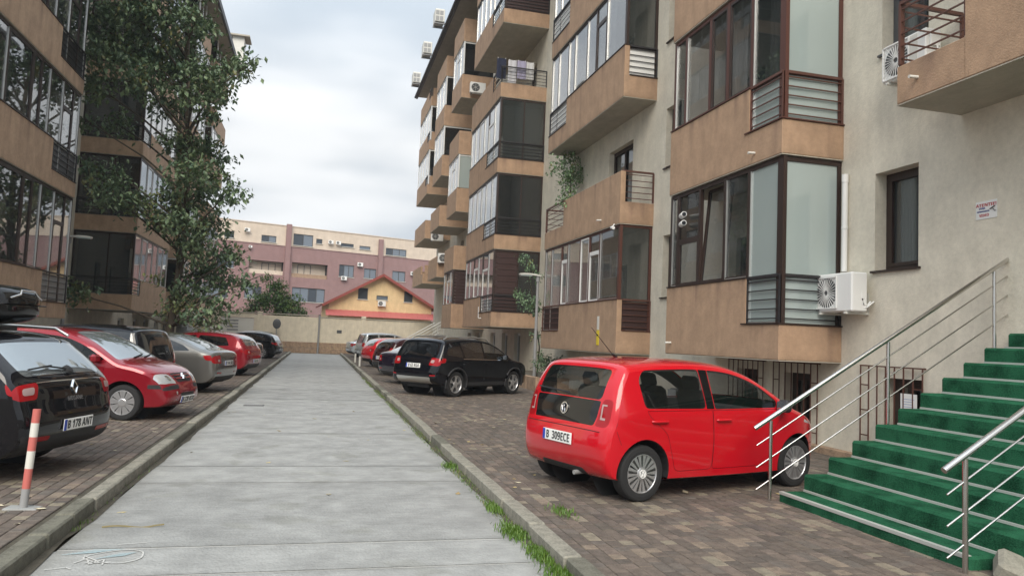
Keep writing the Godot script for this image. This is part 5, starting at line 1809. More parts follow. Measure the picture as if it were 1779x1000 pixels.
# ---------- cars ----------
class Shell:
	var p := PackedVector2Array()
	var n := PackedVector2Array()
	var s := PackedFloat32Array()
	var r := PackedFloat32Array()
	var total := 0.0
	var inner := PackedVector2Array()
	var W := 0.85
	var H := 1.5
	var belt := 0.9
	var tum := 0.2
	var xa := -2.0
	var xb := 2.0
	var pf := 0.72
	var pr := 0.82
	var lf := 0.8
	var lr := 0.6
	var pw := 3.0

	func setup(pts: Array, rad: float) -> void:
		var m := pts.size()
		# begin under the middle of the car
		var first := 0
		for i in m:
			if pts[i].y < 0.3 and absf(pts[i].x) < 0.05: first = i
		pts = pts.slice(first) + pts.slice(0, first)
		var raw := PackedVector2Array()
		for i in m:
			var a: Vector2 = pts[(i + m - 1) % m]
			var b: Vector2 = pts[i]
			var c: Vector2 = pts[(i + 1) % m]
			var d: Vector2 = pts[(i + 2) % m]
			var k := maxi(int(b.distance_to(c) / 0.03), 2)
			for q in k:
				raw.append(b.cubic_interpolate(c, b + (a - b).limit_length(b.distance_to(c)), c + (d - c).limit_length(b.distance_to(c)), q / float(k)))
		p = raw
		var cnt := p.size()
		var nn := PackedVector2Array()
		for i in cnt:
			var t := (p[(i + 1) % cnt] - p[(i + cnt - 1) % cnt]).normalized()
			nn.append(Vector2(-t.y, t.x))
		for i in cnt:
			var acc := Vector2.ZERO
			for k in range(-5, 6): acc += nn[(i + k + cnt) % cnt] * (6.0 - absf(k))
			n.append(acc.normalized())
		var run := 0.0
		for i in cnt:
			s.append(run)
			run += p[i].distance_to(p[(i + 1) % cnt])
			r.append(rad * (1.0 - 0.72 * clampf(-n[i].y, 0.0, 1.0)))
		total = run
		xa = 99.0; xb = -99.0; H = 0.0
		for q in p:
			xa = minf(xa, q.x); xb = maxf(xb, q.x); H = maxf(H, q.y)
		for i in cnt: inner.append(p[i] - n[i] * r[i])

	func w(x: float, y: float) -> float:
		var a := clampf((x - (xb - lf)) / lf, 0.0, 1.0)
		var c := clampf(((xa + lr) - x) / lr, 0.0, 1.0)
		var v := W * (1.0 - (1.0 - pf) * a * a * sqrt(a)) * (1.0 - (1.0 - pr) * c * c * sqrt(c))
		var yl := belt * 0.72
		if y < yl:
			var q := (yl - y) / yl
			v *= 1.0 - 0.085 * q * q
		elif y > belt - 0.06:
			var k := clampf((y - belt + 0.06) / (H - belt + 0.06), 0.0, 1.1)
			v *= 1.0 - tum * pow(k, 1.25)
		return v

	func side(q: Vector2, sg: float, off: float) -> Vector3:
		return Vector3(q.x, q.y, sg * (w(q.x, q.y) + off))

	func at(v: float) -> Array:
		v = fposmod(v, total)
		var lo := s.bsearch(v, false) - 1
		lo = clampi(lo, 0, p.size() - 1)
		var hi := (lo + 1) % p.size()
		var l := (total if hi == 0 else s[hi]) - s[lo]
		var u := (v - s[lo]) / maxf(l, 0.0001)
		return [p[lo].lerp(p[hi], u), n[lo].lerp(n[hi], u), lerpf(r[lo], r[hi], u)]

	func rim(q: Vector2, off: float) -> Vector3:
		var e := at(q.x)
		var a := minf(absf(q.y), 1.0)
		var d: float = e[2] * (1.0 - pow(1.0 - pow(a, pw), 1.0 / pw))
		var pt: Vector2 = e[0] - e[1] * d
		var o: Vector2 = e[1] * off
		return Vector3(pt.x + o.x, pt.y + o.y, signf(q.y) * a * w(pt.x, pt.y))

	func s_at(x: float, y: float) -> float:
		var best := 1e9
		var out := 0.0
		var c := Vector2(x, y)
		for i in p.size():
			var f := p[(i + 1) % p.size()]
			var near: Vector2 = Geometry2D.get_closest_point_to_segment(c, p[i], f)
			var d: float = near.distance_squared_to(c)
			if d < best:
				best = d
				out = s[i] + p[i].distance_to(near)
		return out

const TS := [-1.0, -0.992, -0.97, -0.93, -0.86, -0.76, -0.6, -0.4, -0.2, 0.0, 0.2, 0.4, 0.6, 0.76, 0.86, 0.93, 0.97, 0.992, 1.0]

func bounds(poly: PackedVector2Array) -> Rect2:
	var b := Rect2(poly[0], Vector2.ZERO)
	for q in poly: b = b.expand(q)
	return b

# covers a 2D region with small faces bent onto the shell; mode 0 rim (s, t), 1 right side, -1 left side
func fill(st: SurfaceTool, sh: Shell, mode: int, regions: Array, holes: Array, off := 0.0, cell := 0.09) -> void:
	var hb := []
	for h in holes: hb.append(bounds(h))
	for region in regions:
		var bb := bounds(region)
		var xs := []
		var ys := []
		var k := 0
		var nx := maxi(int(ceil(bb.size.x / cell)), 1)
		for i in nx + 1: xs.append(bb.position.x + bb.size.x * i / float(nx))
		if mode == 0:
			for t in TS:
				if t > bb.position.y - 0.0 and t < bb.end.y: ys.append(t)
			if ys.is_empty() or ys[0] > bb.position.y: ys.insert(0, bb.position.y)
			ys.append(bb.end.y)
		else:
			var ny := maxi(int(ceil(bb.size.y / cell)), 1)
			for i in ny + 1: ys.append(bb.position.y + bb.size.y * i / float(ny))
		for i in xs.size() - 1:
			for j in ys.size() - 1:
				if ys[j + 1] - ys[j] < 1e-5: continue
				var cr := Rect2(xs[i], ys[j], xs[i + 1] - xs[i], ys[j + 1] - ys[j])
				var cellp := PackedVector2Array([cr.position, Vector2(cr.end.x, cr.position.y), cr.end, Vector2(cr.position.x, cr.end.y)])
				var polys: Array = Geometry2D.intersect_polygons(cellp, region) if region.size() > 4 or region.size() == 3 or mode != 0 else Geometry2D.intersect_polygons(cellp, region)
				for h in holes.size():
					if not hb[h].intersects(cr, true): continue
					var nxt := []
					for q in polys: nxt.append_array(Geometry2D.clip_polygons(q, holes[h]))
					polys = nxt
				for q in polys:
					var ix := Geometry2D.triangulate_polygon(q)
					if ix.is_empty(): continue
					var P := []
					var N := []
					for v in q:
						var e := 0.012
						var et := 0.02 if mode == 0 else e
						var v1 := Vector2(v.x, minf(v.y + et, 1.0)) if mode == 0 else Vector2(v.x, v.y + et)
						var v0 := Vector2(v.x, maxf(v.y - et, -1.0)) if mode == 0 else Vector2(v.x, v.y - et)
						var nrm: Vector3
						if mode == 0:
							nrm = (sh.rim(v1, 0) - sh.rim(v0, 0)).cross(sh.rim(v + Vector2(e, 0), 0) - sh.rim(v - Vector2(e, 0), 0))
							P.append(sh.rim(v, off))
						else:
							nrm = (sh.side(v + Vector2(e, 0), mode, 0) - sh.side(v - Vector2(e, 0), mode, 0)).cross(sh.side(v1, mode, 0) - sh.side(v0, mode, 0)) * mode
							P.append(sh.side(v, mode, off))
						N.append(nrm.normalized())
					for f in range(0, ix.size(), 3):
						var a: int = ix[f]
						var b: int = ix[f + 1]
						var c: int = ix[f + 2]
						if (P[c] - P[a]).cross(P[b] - P[a]).dot(N[a]) < 0.0:
							var tmp := b
							b = c
							c = tmp
						for vi in [a, b, c]:
							st.set_normal(N[vi])
							st.add_vertex(P[vi])

func rounded(poly: PackedVector2Array, rad: float, sy := 1.0) -> PackedVector2Array:
	var out := PackedVector2Array()
	var m := poly.size()
	for i in m:
		var a := poly[(i + m - 1) % m] * Vector2(1, sy)
		var b := poly[i] * Vector2(1, sy)
		var c := poly[(i + 1) % m] * Vector2(1, sy)
		var d0 := minf(rad, a.distance_to(b) * 0.45)
		var d1 := minf(rad, c.distance_to(b) * 0.45)
		var p0 := b + (a - b).normalized() * d0
		var p1 := b + (c - b).normalized() * d1
		for k in 5:
			var u := k / 4.0
			out.append(p0.lerp(b, u).lerp(b.lerp(p1, u), u) / Vector2(1, sy))
	return out

func circle(c: Vector2, rad: float, m := 28) -> PackedVector2Array:
	var o := PackedVector2Array()
	for k in m: o.append(c + Vector2(cos(TAU * k / m), sin(TAU * k / m)) * rad)
	return o

func make_wheel(style: String, wr: float, tw: float) -> Node3D:
	var key := "wheel_%s_%.3f" % [style, wr]
	if not shared.has(key):
		var o := Node3D.new()
		o.name = "wheel"
		var t := Transform3D(Basis(Vector3.RIGHT, PI / 2), Vector3.ZERO)   # axle along z
		var s := S()
		lathe(s, [Vector2(0.60 * wr, -0.45 * tw), Vector2(0.8 * wr, -0.5 * tw), Vector2(0.93 * wr, -0.48 * tw), Vector2(0.982 * wr, -0.40 * tw), Vector2(wr, -0.26 * tw), Vector2(wr, 0.26 * tw), Vector2(0.982 * wr, 0.40 * tw), Vector2(0.93 * wr, 0.48 * tw), Vector2(0.80 * wr, 0.5 * tw), Vector2(0.69 * wr, 0.47 * tw), Vector2(0.665 * wr, 0.38 * tw)], 40, t)
		part(o, "tyre", s, MAT.rubber)
		s = S()
		lathe(s, [Vector2(0.70 * wr, 0.46 * tw), Vector2(0.665 * wr, 0.47 * tw), Vector2(0.645 * wr, 0.42 * tw), Vector2(0.63 * wr, 0.2 * tw), Vector2(0.60 * wr, 0.05 * tw)], 36, t)
		part(o, "rim", s, MAT.alloy)
		s = S()
		lathe(s, [Vector2(0.62 * wr, 0.10 * tw), Vector2(0.3 * wr, 0.12 * tw), Vector2(0.0, 0.12 * tw)], 28, t)
		part(o, "brake_shield", s, MAT.alloy_dark)
		s = S()
		var cover := style == "cover"
		var n := 9 if cover else 5 if style == "five" else 10
		for k in n:
			var g := TAU * k / n + 0.2
			var hw := 0.125 if cover else 0.17 if style == "five" else 0.09
			var h0 := 0.40 * tw
			for half in (2 if cover else 1):
				var ga := g
				var wi := hw * 0.5 if cover else hw
				if cover: ga = g + (0.105 if half else -0.105)
				var u := Vector3(cos(ga), sin(ga), 0)
				var v := Vector3(-sin(ga), cos(ga), 0)
				var poly := PackedVector2Array([Vector2(0.16 * wr, -wi * 0.6 * wr), Vector2(0.645 * wr, -wi * (1.9 if cover else 0.75) * wr), Vector2(0.66 * wr, 0), Vector2(0.645 * wr, wi * (1.9 if cover else 0.75) * wr), Vector2(0.16 * wr, wi * 0.6 * wr)])
				if style == "five": poly = PackedVector2Array([Vector2(0.14 * wr, -0.09 * wr), Vector2(0.42 * wr, -0.07 * wr), Vector2(0.65 * wr, -0.17 * wr), Vector2(0.65 * wr, -0.07 * wr), Vector2(0.5 * wr, 0), Vector2(0.65 * wr, 0.07 * wr), Vector2(0.65 * wr, 0.17 * wr), Vector2(0.42 * wr, 0.07 * wr), Vector2(0.14 * wr, 0.09 * wr)])
				slab(s, poly, 0.025, Transform3D(Basis(u, v, Vector3(0, 0, 1)), Vector3(0, 0, h0 - 0.02)))
		part(o, "spokes", s, MAT.alloy)
		s = S()
		lathe(s, [Vector2(0.24 * wr, 0.36 * tw), Vector2(0.23 * wr, 0.45 * tw), Vector2(0.19 * wr, 0.475 * tw), Vector2(0.0, 0.485 * tw)], 24, t)
		part(o, "hub_cap", s, MAT.alloy)
		shared[key] = o
	return shared[key].duplicate()

# V over W in a ring, for the round badge and the hub caps
func vw_mark(par: Node3D, t: Transform3D, rad: float, m: Material) -> void:
	var s := S()
	lathe(s, [Vector2(rad, 0.0), Vector2(rad, 0.006), Vector2(rad * 0.86, 0.006), Vector2(rad * 0.86, 0.0)], 28, t * Transform3D(Basis(Vector3.RIGHT, PI / 2), Vector3.ZERO))
	var w := rad * 0.16
	for L in [[-0.42, 0.74, 0.0, 0.08], [0.42, 0.74, 0.0, 0.08], [-0.78, 0.34, -0.36, -0.72], [-0.36, -0.72, 0.0, 0.0], [0.0, 0.0, 0.36, -0.72], [0.36, -0.72, 0.78, 0.34]]:
		bar(s, t * Vector3(L[0] * rad, L[1] * rad, 0.003), t * Vector3(L[2] * rad, L[3] * rad, 0.003), w, w)
	part(par, "badge", s, m)

func car(D: Dictionary) -> Node3D:
	var t := thing(D.get("called", "parked_car"), D.label, D.get("category", "car"), D.at, deg_to_rad(D.turn), D.get("group", "cars parked along the drive"))
	var sh := Shell.new()
	for k in ["W", "belt", "tum", "pf", "pr", "lf", "lr"]:
		if D.has(k): sh.set(k, D[k])
	sh.setup(D.outline, D.get("round", 0.10))
	var pm: Material = D.paint
	var wr: float = D.wr
	var ra: float = wr + D.get("arch_gap", 0.055)
	var holes_side := []
	var holes_rim := []
	var arches := []
	for x in D.axles:
		var a := circle(Vector2(x, wr + 0.01), ra, 36)
		arches.append(a)
		holes_side.append(a)
		# bottom strip inside the arch
		var half := sqrt(maxf(ra * ra - pow(wr + 0.01 - 0.23, 2.0), 0.01))
		var sa := sh.s_at(x - half, 0.15)
		var sb := sh.s_at(x + half, 0.15)
		for sg in [-1.0, 1.0]:
			holes_rim.append(PackedVector2Array([Vector2(minf(sa, sb), sg * 0.5), Vector2(maxf(sa, sb), sg * 0.5), Vector2(maxf(sa, sb), sg * 1.01), Vector2(minf(sa, sb), sg * 1.01)]))
	# rim panels: [name, material, [[x, y, t] ...], rounding, mirrored, offset]
	var later := []
	for R in D.rim:
		var poly := PackedVector2Array()
		for q in R[2]: poly.append(Vector2(sh.s_at(q[0], q[1]), q[2]))
		if R[3] > 0.0: poly = rounded(poly, R[3], sh.W)
		var list := [poly]
		if R[4]:
			var mp := PackedVector2Array()
			for q in poly: mp.append(Vector2(q.x, -q.y))
			list.append(mp)
		for i in list.size():
			var off: float = R[5] if R.size() > 5 else 0.0
			if off == 0.0: holes_rim.append(list[i])
			later.append([R[0], R[1], 0, list[i], off])
	# side panels: [name, material, [[x, y] ...], rounding, offset]
	var glassy := []
	for R in D.side:
		var poly := PackedVector2Array()
		for q in R[2]: poly.append(Vector2(q[0], q[1]))
		if R[3] > 0.0: poly = rounded(poly, R[3])
		var off: float = R[4] if R.size() > 4 else 0.0
		if R[0] != "door":
			if off == 0.0: glassy.append(poly)
			for sg in [1, -1]: later.append([R[0], R[1], sg, poly, off])
	holes_side.append_array(glassy)
	var doors := []
	for R in D.side:
		if R[0] == "door":
			var poly := PackedVector2Array()
			for q in R[2]: poly.append(Vector2(q[0], q[1]))
			poly = rounded(poly, R[3])
			for q in Geometry2D.intersect_polygons(poly, PackedVector2Array([Vector2(-9, 0), Vector2(9, 0), Vector2(9, sh.belt + 0.005), Vector2(-9, sh.belt + 0.005)])): doors.append(q)
	for d in doors:
		for o in Geometry2D.offset_polygon(d, 0.005): holes_side.append(o)
	var st := S()
	fill(st, sh, 0, [PackedVector2Array([Vector2(0, -1), Vector2(sh.total, -1), Vector2(sh.total, 1), Vector2(0, 1)])], holes_rim, 0.0, 0.075)
	for sg in [1, -1]: fill(st, sh, sg, [sh.inner], holes_side)
	part(t, "body", st, pm)
	if D.get("lined", false):
		st = S()
		fill(st, sh, 0, [PackedVector2Array([Vector2(0, -1), Vector2(sh.total, -1), Vector2(sh.total, 1), Vector2(0, 1)])], holes_rim, -0.02, 0.12)
		for sg in [1, -1]: fill(st, sh, sg, [sh.inner], holes_side, -0.02, 0.14)
		for d in doors:
			for sg in [1, -1]: fill(st, sh, sg, Geometry2D.intersect_polygons(d, sh.inner), glassy + arches, -0.022, 0.14)
		part(t, "cabin_lining", st, MAT.seat)
	for d in doors:
		var reg := Geometry2D.intersect_polygons(d, sh.inner)
		for sg in [1, -1]:
			st = S()
			fill(st, sh, sg, reg, glassy + arches)
			var dm := part(t, "door", st, pm)
			# handle
			var bb := bounds(d)
			var hx := bb.position.x + 0.16
			var hy: float = D.get("handle_y", sh.belt - 0.13)
			st = S()
			var h0 := sh.side(Vector2(hx - 0.09, hy), sg, 0.022)
			var h1 := sh.side(Vector2(hx + 0.09, hy), sg, 0.022)
			tube(st, [sh.side(Vector2(hx - 0.11, hy), sg, 0.0), h0, h1, sh.side(Vector2(hx + 0.11, hy), sg, 0.0)], [0.012, 0.016, 0.016, 0.012], 8)
			part(dm, "handle", st, D.get("handle", pm))
	for L in later:
		st = S()
		if L[2] == 0: fill(st, sh, 0, Geometry2D.intersect_polygons(L[3], PackedVector2Array([Vector2(0, -1), Vector2(sh.total, -1), Vector2(sh.total, 1), Vector2(0, 1)])), [], L[4], 0.07)
		else: fill(st, sh, L[2], Geometry2D.intersect_polygons(L[3], sh.inner), arches, L[4])
		part(t, L[0], st, L[1])
	# wheel wells, lips and wheels
	for i in D.axles.size():
		var x: float = D.axles[i]
		for sg in [1, -1]:
			st = S()
			for k in 18:
				var g0 := PI * (k - 1.0) / 16.0
				var g1 := PI * k / 16.0
				var a := Vector2(x + cos(g0) * (ra + 0.004), wr + 0.01 + sin(g0) * (ra + 0.004))
				var c := Vector2(x + cos(g1) * (ra + 0.004), wr + 0.01 + sin(g1) * (ra + 0.004))
				var wa := sh.w(a.x, a.y) - 0.004
				var wc := sh.w(c.x, c.y) - 0.004
				quadn(st, Vector3(a.x, a.y, sg * wa), Vector3(a.x, a.y, sg * 0.38), Vector3(c.x, c.y, sg * 0.38), Vector3(c.x, c.y, sg * wc), Vector3(x - a.x, wr - a.y, 0))
			lathe(st, [Vector2(0.0, 0.0), Vector2(ra + 0.004, 0.0)], 24, Transform3D(Basis(Vector3.RIGHT, PI / 2), Vector3(x, wr + 0.01, sg * 0.38)))
			part(t, "wheel_well", st, MAT.plastic)
			if D.has("cladding"):
				st = S()
				var pts := []
				for k in 15:
					var g := PI * (k - 1.0) / 12.0
					var q := Vector2(x + cos(g) * (ra + 0.015), wr + 0.01 + sin(g) * (ra + 0.015))
					pts.append(sh.side(q, sg, 0.004))
				tube(st, pts, 0.028, 6)
				part(t, "arch_trim", st, D.cladding)
			var wl := make_wheel(D.get("wheel", "five"), wr, D.get("tw", 0.19))
			wl.name = nm(t, "wheel")
			t.add_child(wl, true)
			wl.position = Vector3(x, wr, sg * (sh.W - 0.035 - D.get("tw", 0.19) * 0.5))
			if sg < 0: wl.rotation.y = PI
			if D.get("vw", false) and sg > 0: vw_mark(wl, Transform3D(Basis(), Vector3(0, 0, 0.49 * D.get("tw", 0.19))), 0.045, MAT.white)
	# cabin: floor, seats, dashboard
	var cx: float = D.get("cabin", -0.1)
	st = S()
	bx(st, sh.xa + 0.25, sh.xb - 0.3, 0.24, 0.44, -sh.W * 0.44, sh.W * 0.44)
	bx(st, D.axles[0] + ra + 0.03, D.axles[1] - ra - 0.03, 0.25, 0.45, -sh.W * 0.86, sh.W * 0.86)
	part(t, "floor_pan", st, MAT.black)
	st = S()
	cobx(st, Transform3D(Basis(), Vector3(cx + 0.95, sh.belt - 0.13, 0)), Vector3(0.2, 0.10, sh.W * 0.72), 0.05)
	part(t, "dashboard", st, MAT.seat)
	for q in [[cx + 0.2, 0.36, 0.24], [cx + 0.2, -0.36, 0.24], [cx - 0.75, 0.3, 0.27], [cx - 0.75, -0.3, 0.27]]:
		st = S()
		var tilt := Basis(Vector3(0, 0, 1), 0.28)
		cobx(st, Transform3D(Basis(), Vector3(q[0] + 0.1, 0.56, q[1])), Vector3(0.25, 0.08, q[2]), 0.05)
		cobx(st, Transform3D(tilt, Vector3(q[0] - 0.2, 0.84, q[1])), Vector3(0.08, 0.30, q[2]), 0.06)
		cobx(st, Transform3D(tilt, Vector3(q[0] - 0.31, 1.20, q[1])), Vector3(0.05, 0.09, 0.13), 0.04)
		part(t, "seat", st, MAT.seat)
	# mirrors
	if D.has("mirror"):
		for sg in [1, -1]:
			var c := sh.side(Vector2(D.mirror[0], D.mirror[1]), sg, 0.10)
			st = S()
			cobx(st, Transform3D(Basis(Vector3.UP, -0.15 * sg), c), Vector3(0.055, 0.072, 0.09), 0.035)
			bar(st, c, sh.side(Vector2(D.mirror[0], D.mirror[1] - 0.04), sg, -0.02), 0.05)
			var mm := part(t, "side_mirror", st, D.get("mirror_paint", pm))
			st = S()
			obx(st, Transform3D(Basis(Vector3.UP, -0.15 * sg), c + Vector3(-0.057, 0, 0)), Vector3(0.002, 0.055, 0.07))
			part(mm, "mirror_glass", st, MAT.mirror_glass)
	# number plates: [text, x, y, rear?]
	for R in D.get("plates", []):
		var e := sh.at(sh.s_at(R[1], R[2]))
		var nn: Vector2 = e[1]
		var z := Vector3(nn.x, nn.y * 0.5, 0).normalized()
		var x3 := Vector3.UP.cross(z).normalized()
		var tr := Transform3D(Basis(x3, z.cross(x3), z), Vector3(e[0].x, e[0].y, 0) + z * 0.014)
		st = S()
		cobx(st, tr, Vector3(0.265, 0.06, 0.006), 0.003)
		var pl := part(t, "number_plate", st, MAT.white)
		st = S()
		obx(st, tr * Transform3D(Basis(), Vector3(-0.242, 0, 0.0045)), Vector3(0.022, 0.057, 0.003))
		part(pl, "blue_band", st, MAT.blue)
		if R[0] != "":
			text_part(pl, R[0], 0.085, tr * Transform3D(Basis(), Vector3(0.02, 0, 0.0065)), MAT.ink, "Droid Sans", 0.82)
	t.set_meta("_shell", sh)
	return t

# a frame on the skin of a car at its middle line (or at t)
func skin(t: Node3D, x: float, y: float, tt := 0.0, off := 0.006) -> Transform3D:
	var sh: Shell = t.get_meta("_shell")
	var sv := sh.s_at(x, y)
	var p := sh.rim(Vector2(sv, tt), 0.0)
	var a := sh.rim(Vector2(sv + 0.02, tt), 0.0) - sh.rim(Vector2(sv - 0.02, tt), 0.0)
	var b := sh.rim(Vector2(sv, tt + 0.03), 0.0) - sh.rim(Vector2(sv, tt - 0.03), 0.0)
	var z := b.cross(a).normalized()
	var x3 := Vector3.UP.cross(z).normalized()
	return Transform3D(Basis(x3, z.cross(x3), z), p + z * off)

const HATCH := [Vector2(-1.64, 0.24), Vector2(-1.73, 0.36), Vector2(-1.77, 0.55), Vector2(-1.745, 0.74), Vector2(-1.705, 0.82), Vector2(-1.675, 0.98), Vector2(-1.60, 1.20), Vector2(-1.50, 1.37), Vector2(-1.45, 1.425), Vector2(-1.2, 1.462), Vector2(-0.8, 1.482), Vector2(-0.3, 1.478), Vector2(0.1, 1.44), Vector2(0.45, 1.34), Vector2(0.8, 1.17), Vector2(1.1, 1.0), Vector2(1.32, 0.925), Vector2(1.55, 0.83), Vector2(1.69, 0.70), Vector2(1.755, 0.52), Vector2(1.76, 0.38), Vector2(1.68, 0.25), Vector2(1.4, 0.20), Vector2(0, 0.19), Vector2(-1.4, 0.21)]
const ESTATE := [Vector2(-2.02, 0.24), Vector2(-2.20, 0.34), Vector2(-2.28, 0.52), Vector2(-2.275, 0.66), Vector2(-2.235, 0.80), Vector2(-2.205, 0.95), Vector2(-2.15, 1.03), Vector2(-1.96, 1.21), Vector2(-1.76, 1.39), Vector2(-1.70, 1.445), Vector2(-1.45, 1.49), Vector2(-0.9, 1.51), Vector2(-0.3, 1.51), Vector2(0.2, 1.46), Vector2(0.7, 1.31), Vector2(1.15, 1.08), Vector2(1.4, 0.99), Vector2(1.9, 0.88), Vector2(2.16, 0.72), Vector2(2.27, 0.52), Vector2(2.25, 0.32), Vector2(2.05, 0.22), Vector2(0, 0.2), Vector2(-1.7, 0.21)]
const ROUND_HATCH := [Vector2(-1.72, 0.25), Vector2(-1.86, 0.38), Vector2(-1.92, 0.6), Vector2(-1.88, 0.85), Vector2(-1.80, 1.05), Vector2(-1.62, 1.33), Vector2(-1.4, 1.45), Vector2(-0.9, 1.515), Vector2(-0.3, 1.52), Vector2(0.15, 1.47), Vector2(0.55, 1.32), Vector2(0.9, 1.12), Vector2(1.08, 1.02), Vector2(1.35, 0.96), Vector2(1.6, 0.87), Vector2(1.78, 0.74), Vector2(1.88, 0.58), Vector2(1.92, 0.45), Vector2(1.89, 0.32), Vector2(1.75, 0.22), Vector2(1.3, 0.2), Vector2(0, 0.19), Vector2(-1.4, 0.21)]
const SUV := [Vector2(-1.98, 0.34), Vector2(-2.14, 0.42), Vector2(-2.21, 0.60), Vector2(-2.19, 0.78), Vector2(-2.14, 0.95), Vector2(-2.08, 1.12), Vector2(-1.93, 1.40), Vector2(-1.83, 1.58), Vector2(-1.75, 1.635), Vector2(-1.4, 1.68), Vector2(-0.8, 1.71), Vector2(-0.2, 1.70), Vector2(0.25, 1.63), Vector2(0.7, 1.45), Vector2(1.05, 1.23), Vector2(1.25, 1.14), Vector2(1.65, 1.07), Vector2(1.98, 0.96), Vector2(2.15, 0.80), Vector2(2.22, 0.60), Vector2(2.2, 0.42), Vector2(2.05, 0.32), Vector2(1.6, 0.28), Vector2(0, 0.27), Vector2(-1.6, 0.29)]
const MPV := [Vector2(-1.92, 0.28), Vector2(-2.07, 0.4), Vector2(-2.13, 0.65), Vector2(-2.10, 0.9), Vector2(-2.05, 1.1), Vector2(-1.93, 1.48), Vector2(-1.85, 1.62), Vector2(-1.6, 1.68), Vector2(-1, 1.71), Vector2(-0.2, 1.69), Vector2(0.4, 1.54), Vector2(0.9, 1.28), Vector2(1.3, 1.06), Vector2(1.7, 0.93), Vector2(2.0, 0.77), Vector2(2.12, 0.55), Vector2(2.1, 0.35), Vector2(1.95, 0.25), Vector2(0, 0.22), Vector2(-1.6, 0.24)]
const LIFTBACK := [Vector2(-2.02, 0.26), Vector2(-2.18, 0.38), Vector2(-2.25, 0.58), Vector2(-2.235, 0.80), Vector2(-2.21, 0.96), Vector2(-2.14, 1.03), Vector2(-1.85, 1.10), Vector2(-1.4, 1.28), Vector2(-1.0, 1.41), Vector2(-0.5, 1.465), Vector2(0.0, 1.45), Vector2(0.45, 1.33), Vector2(0.9, 1.11), Vector2(1.15, 1.01), Vector2(1.6, 0.92), Vector2(2.0, 0.79), Vector2(2.2, 0.58), Vector2(2.21, 0.36), Vector2(2.0, 0.23), Vector2(0, 0.2), Vector2(-1.6, 0.22)]

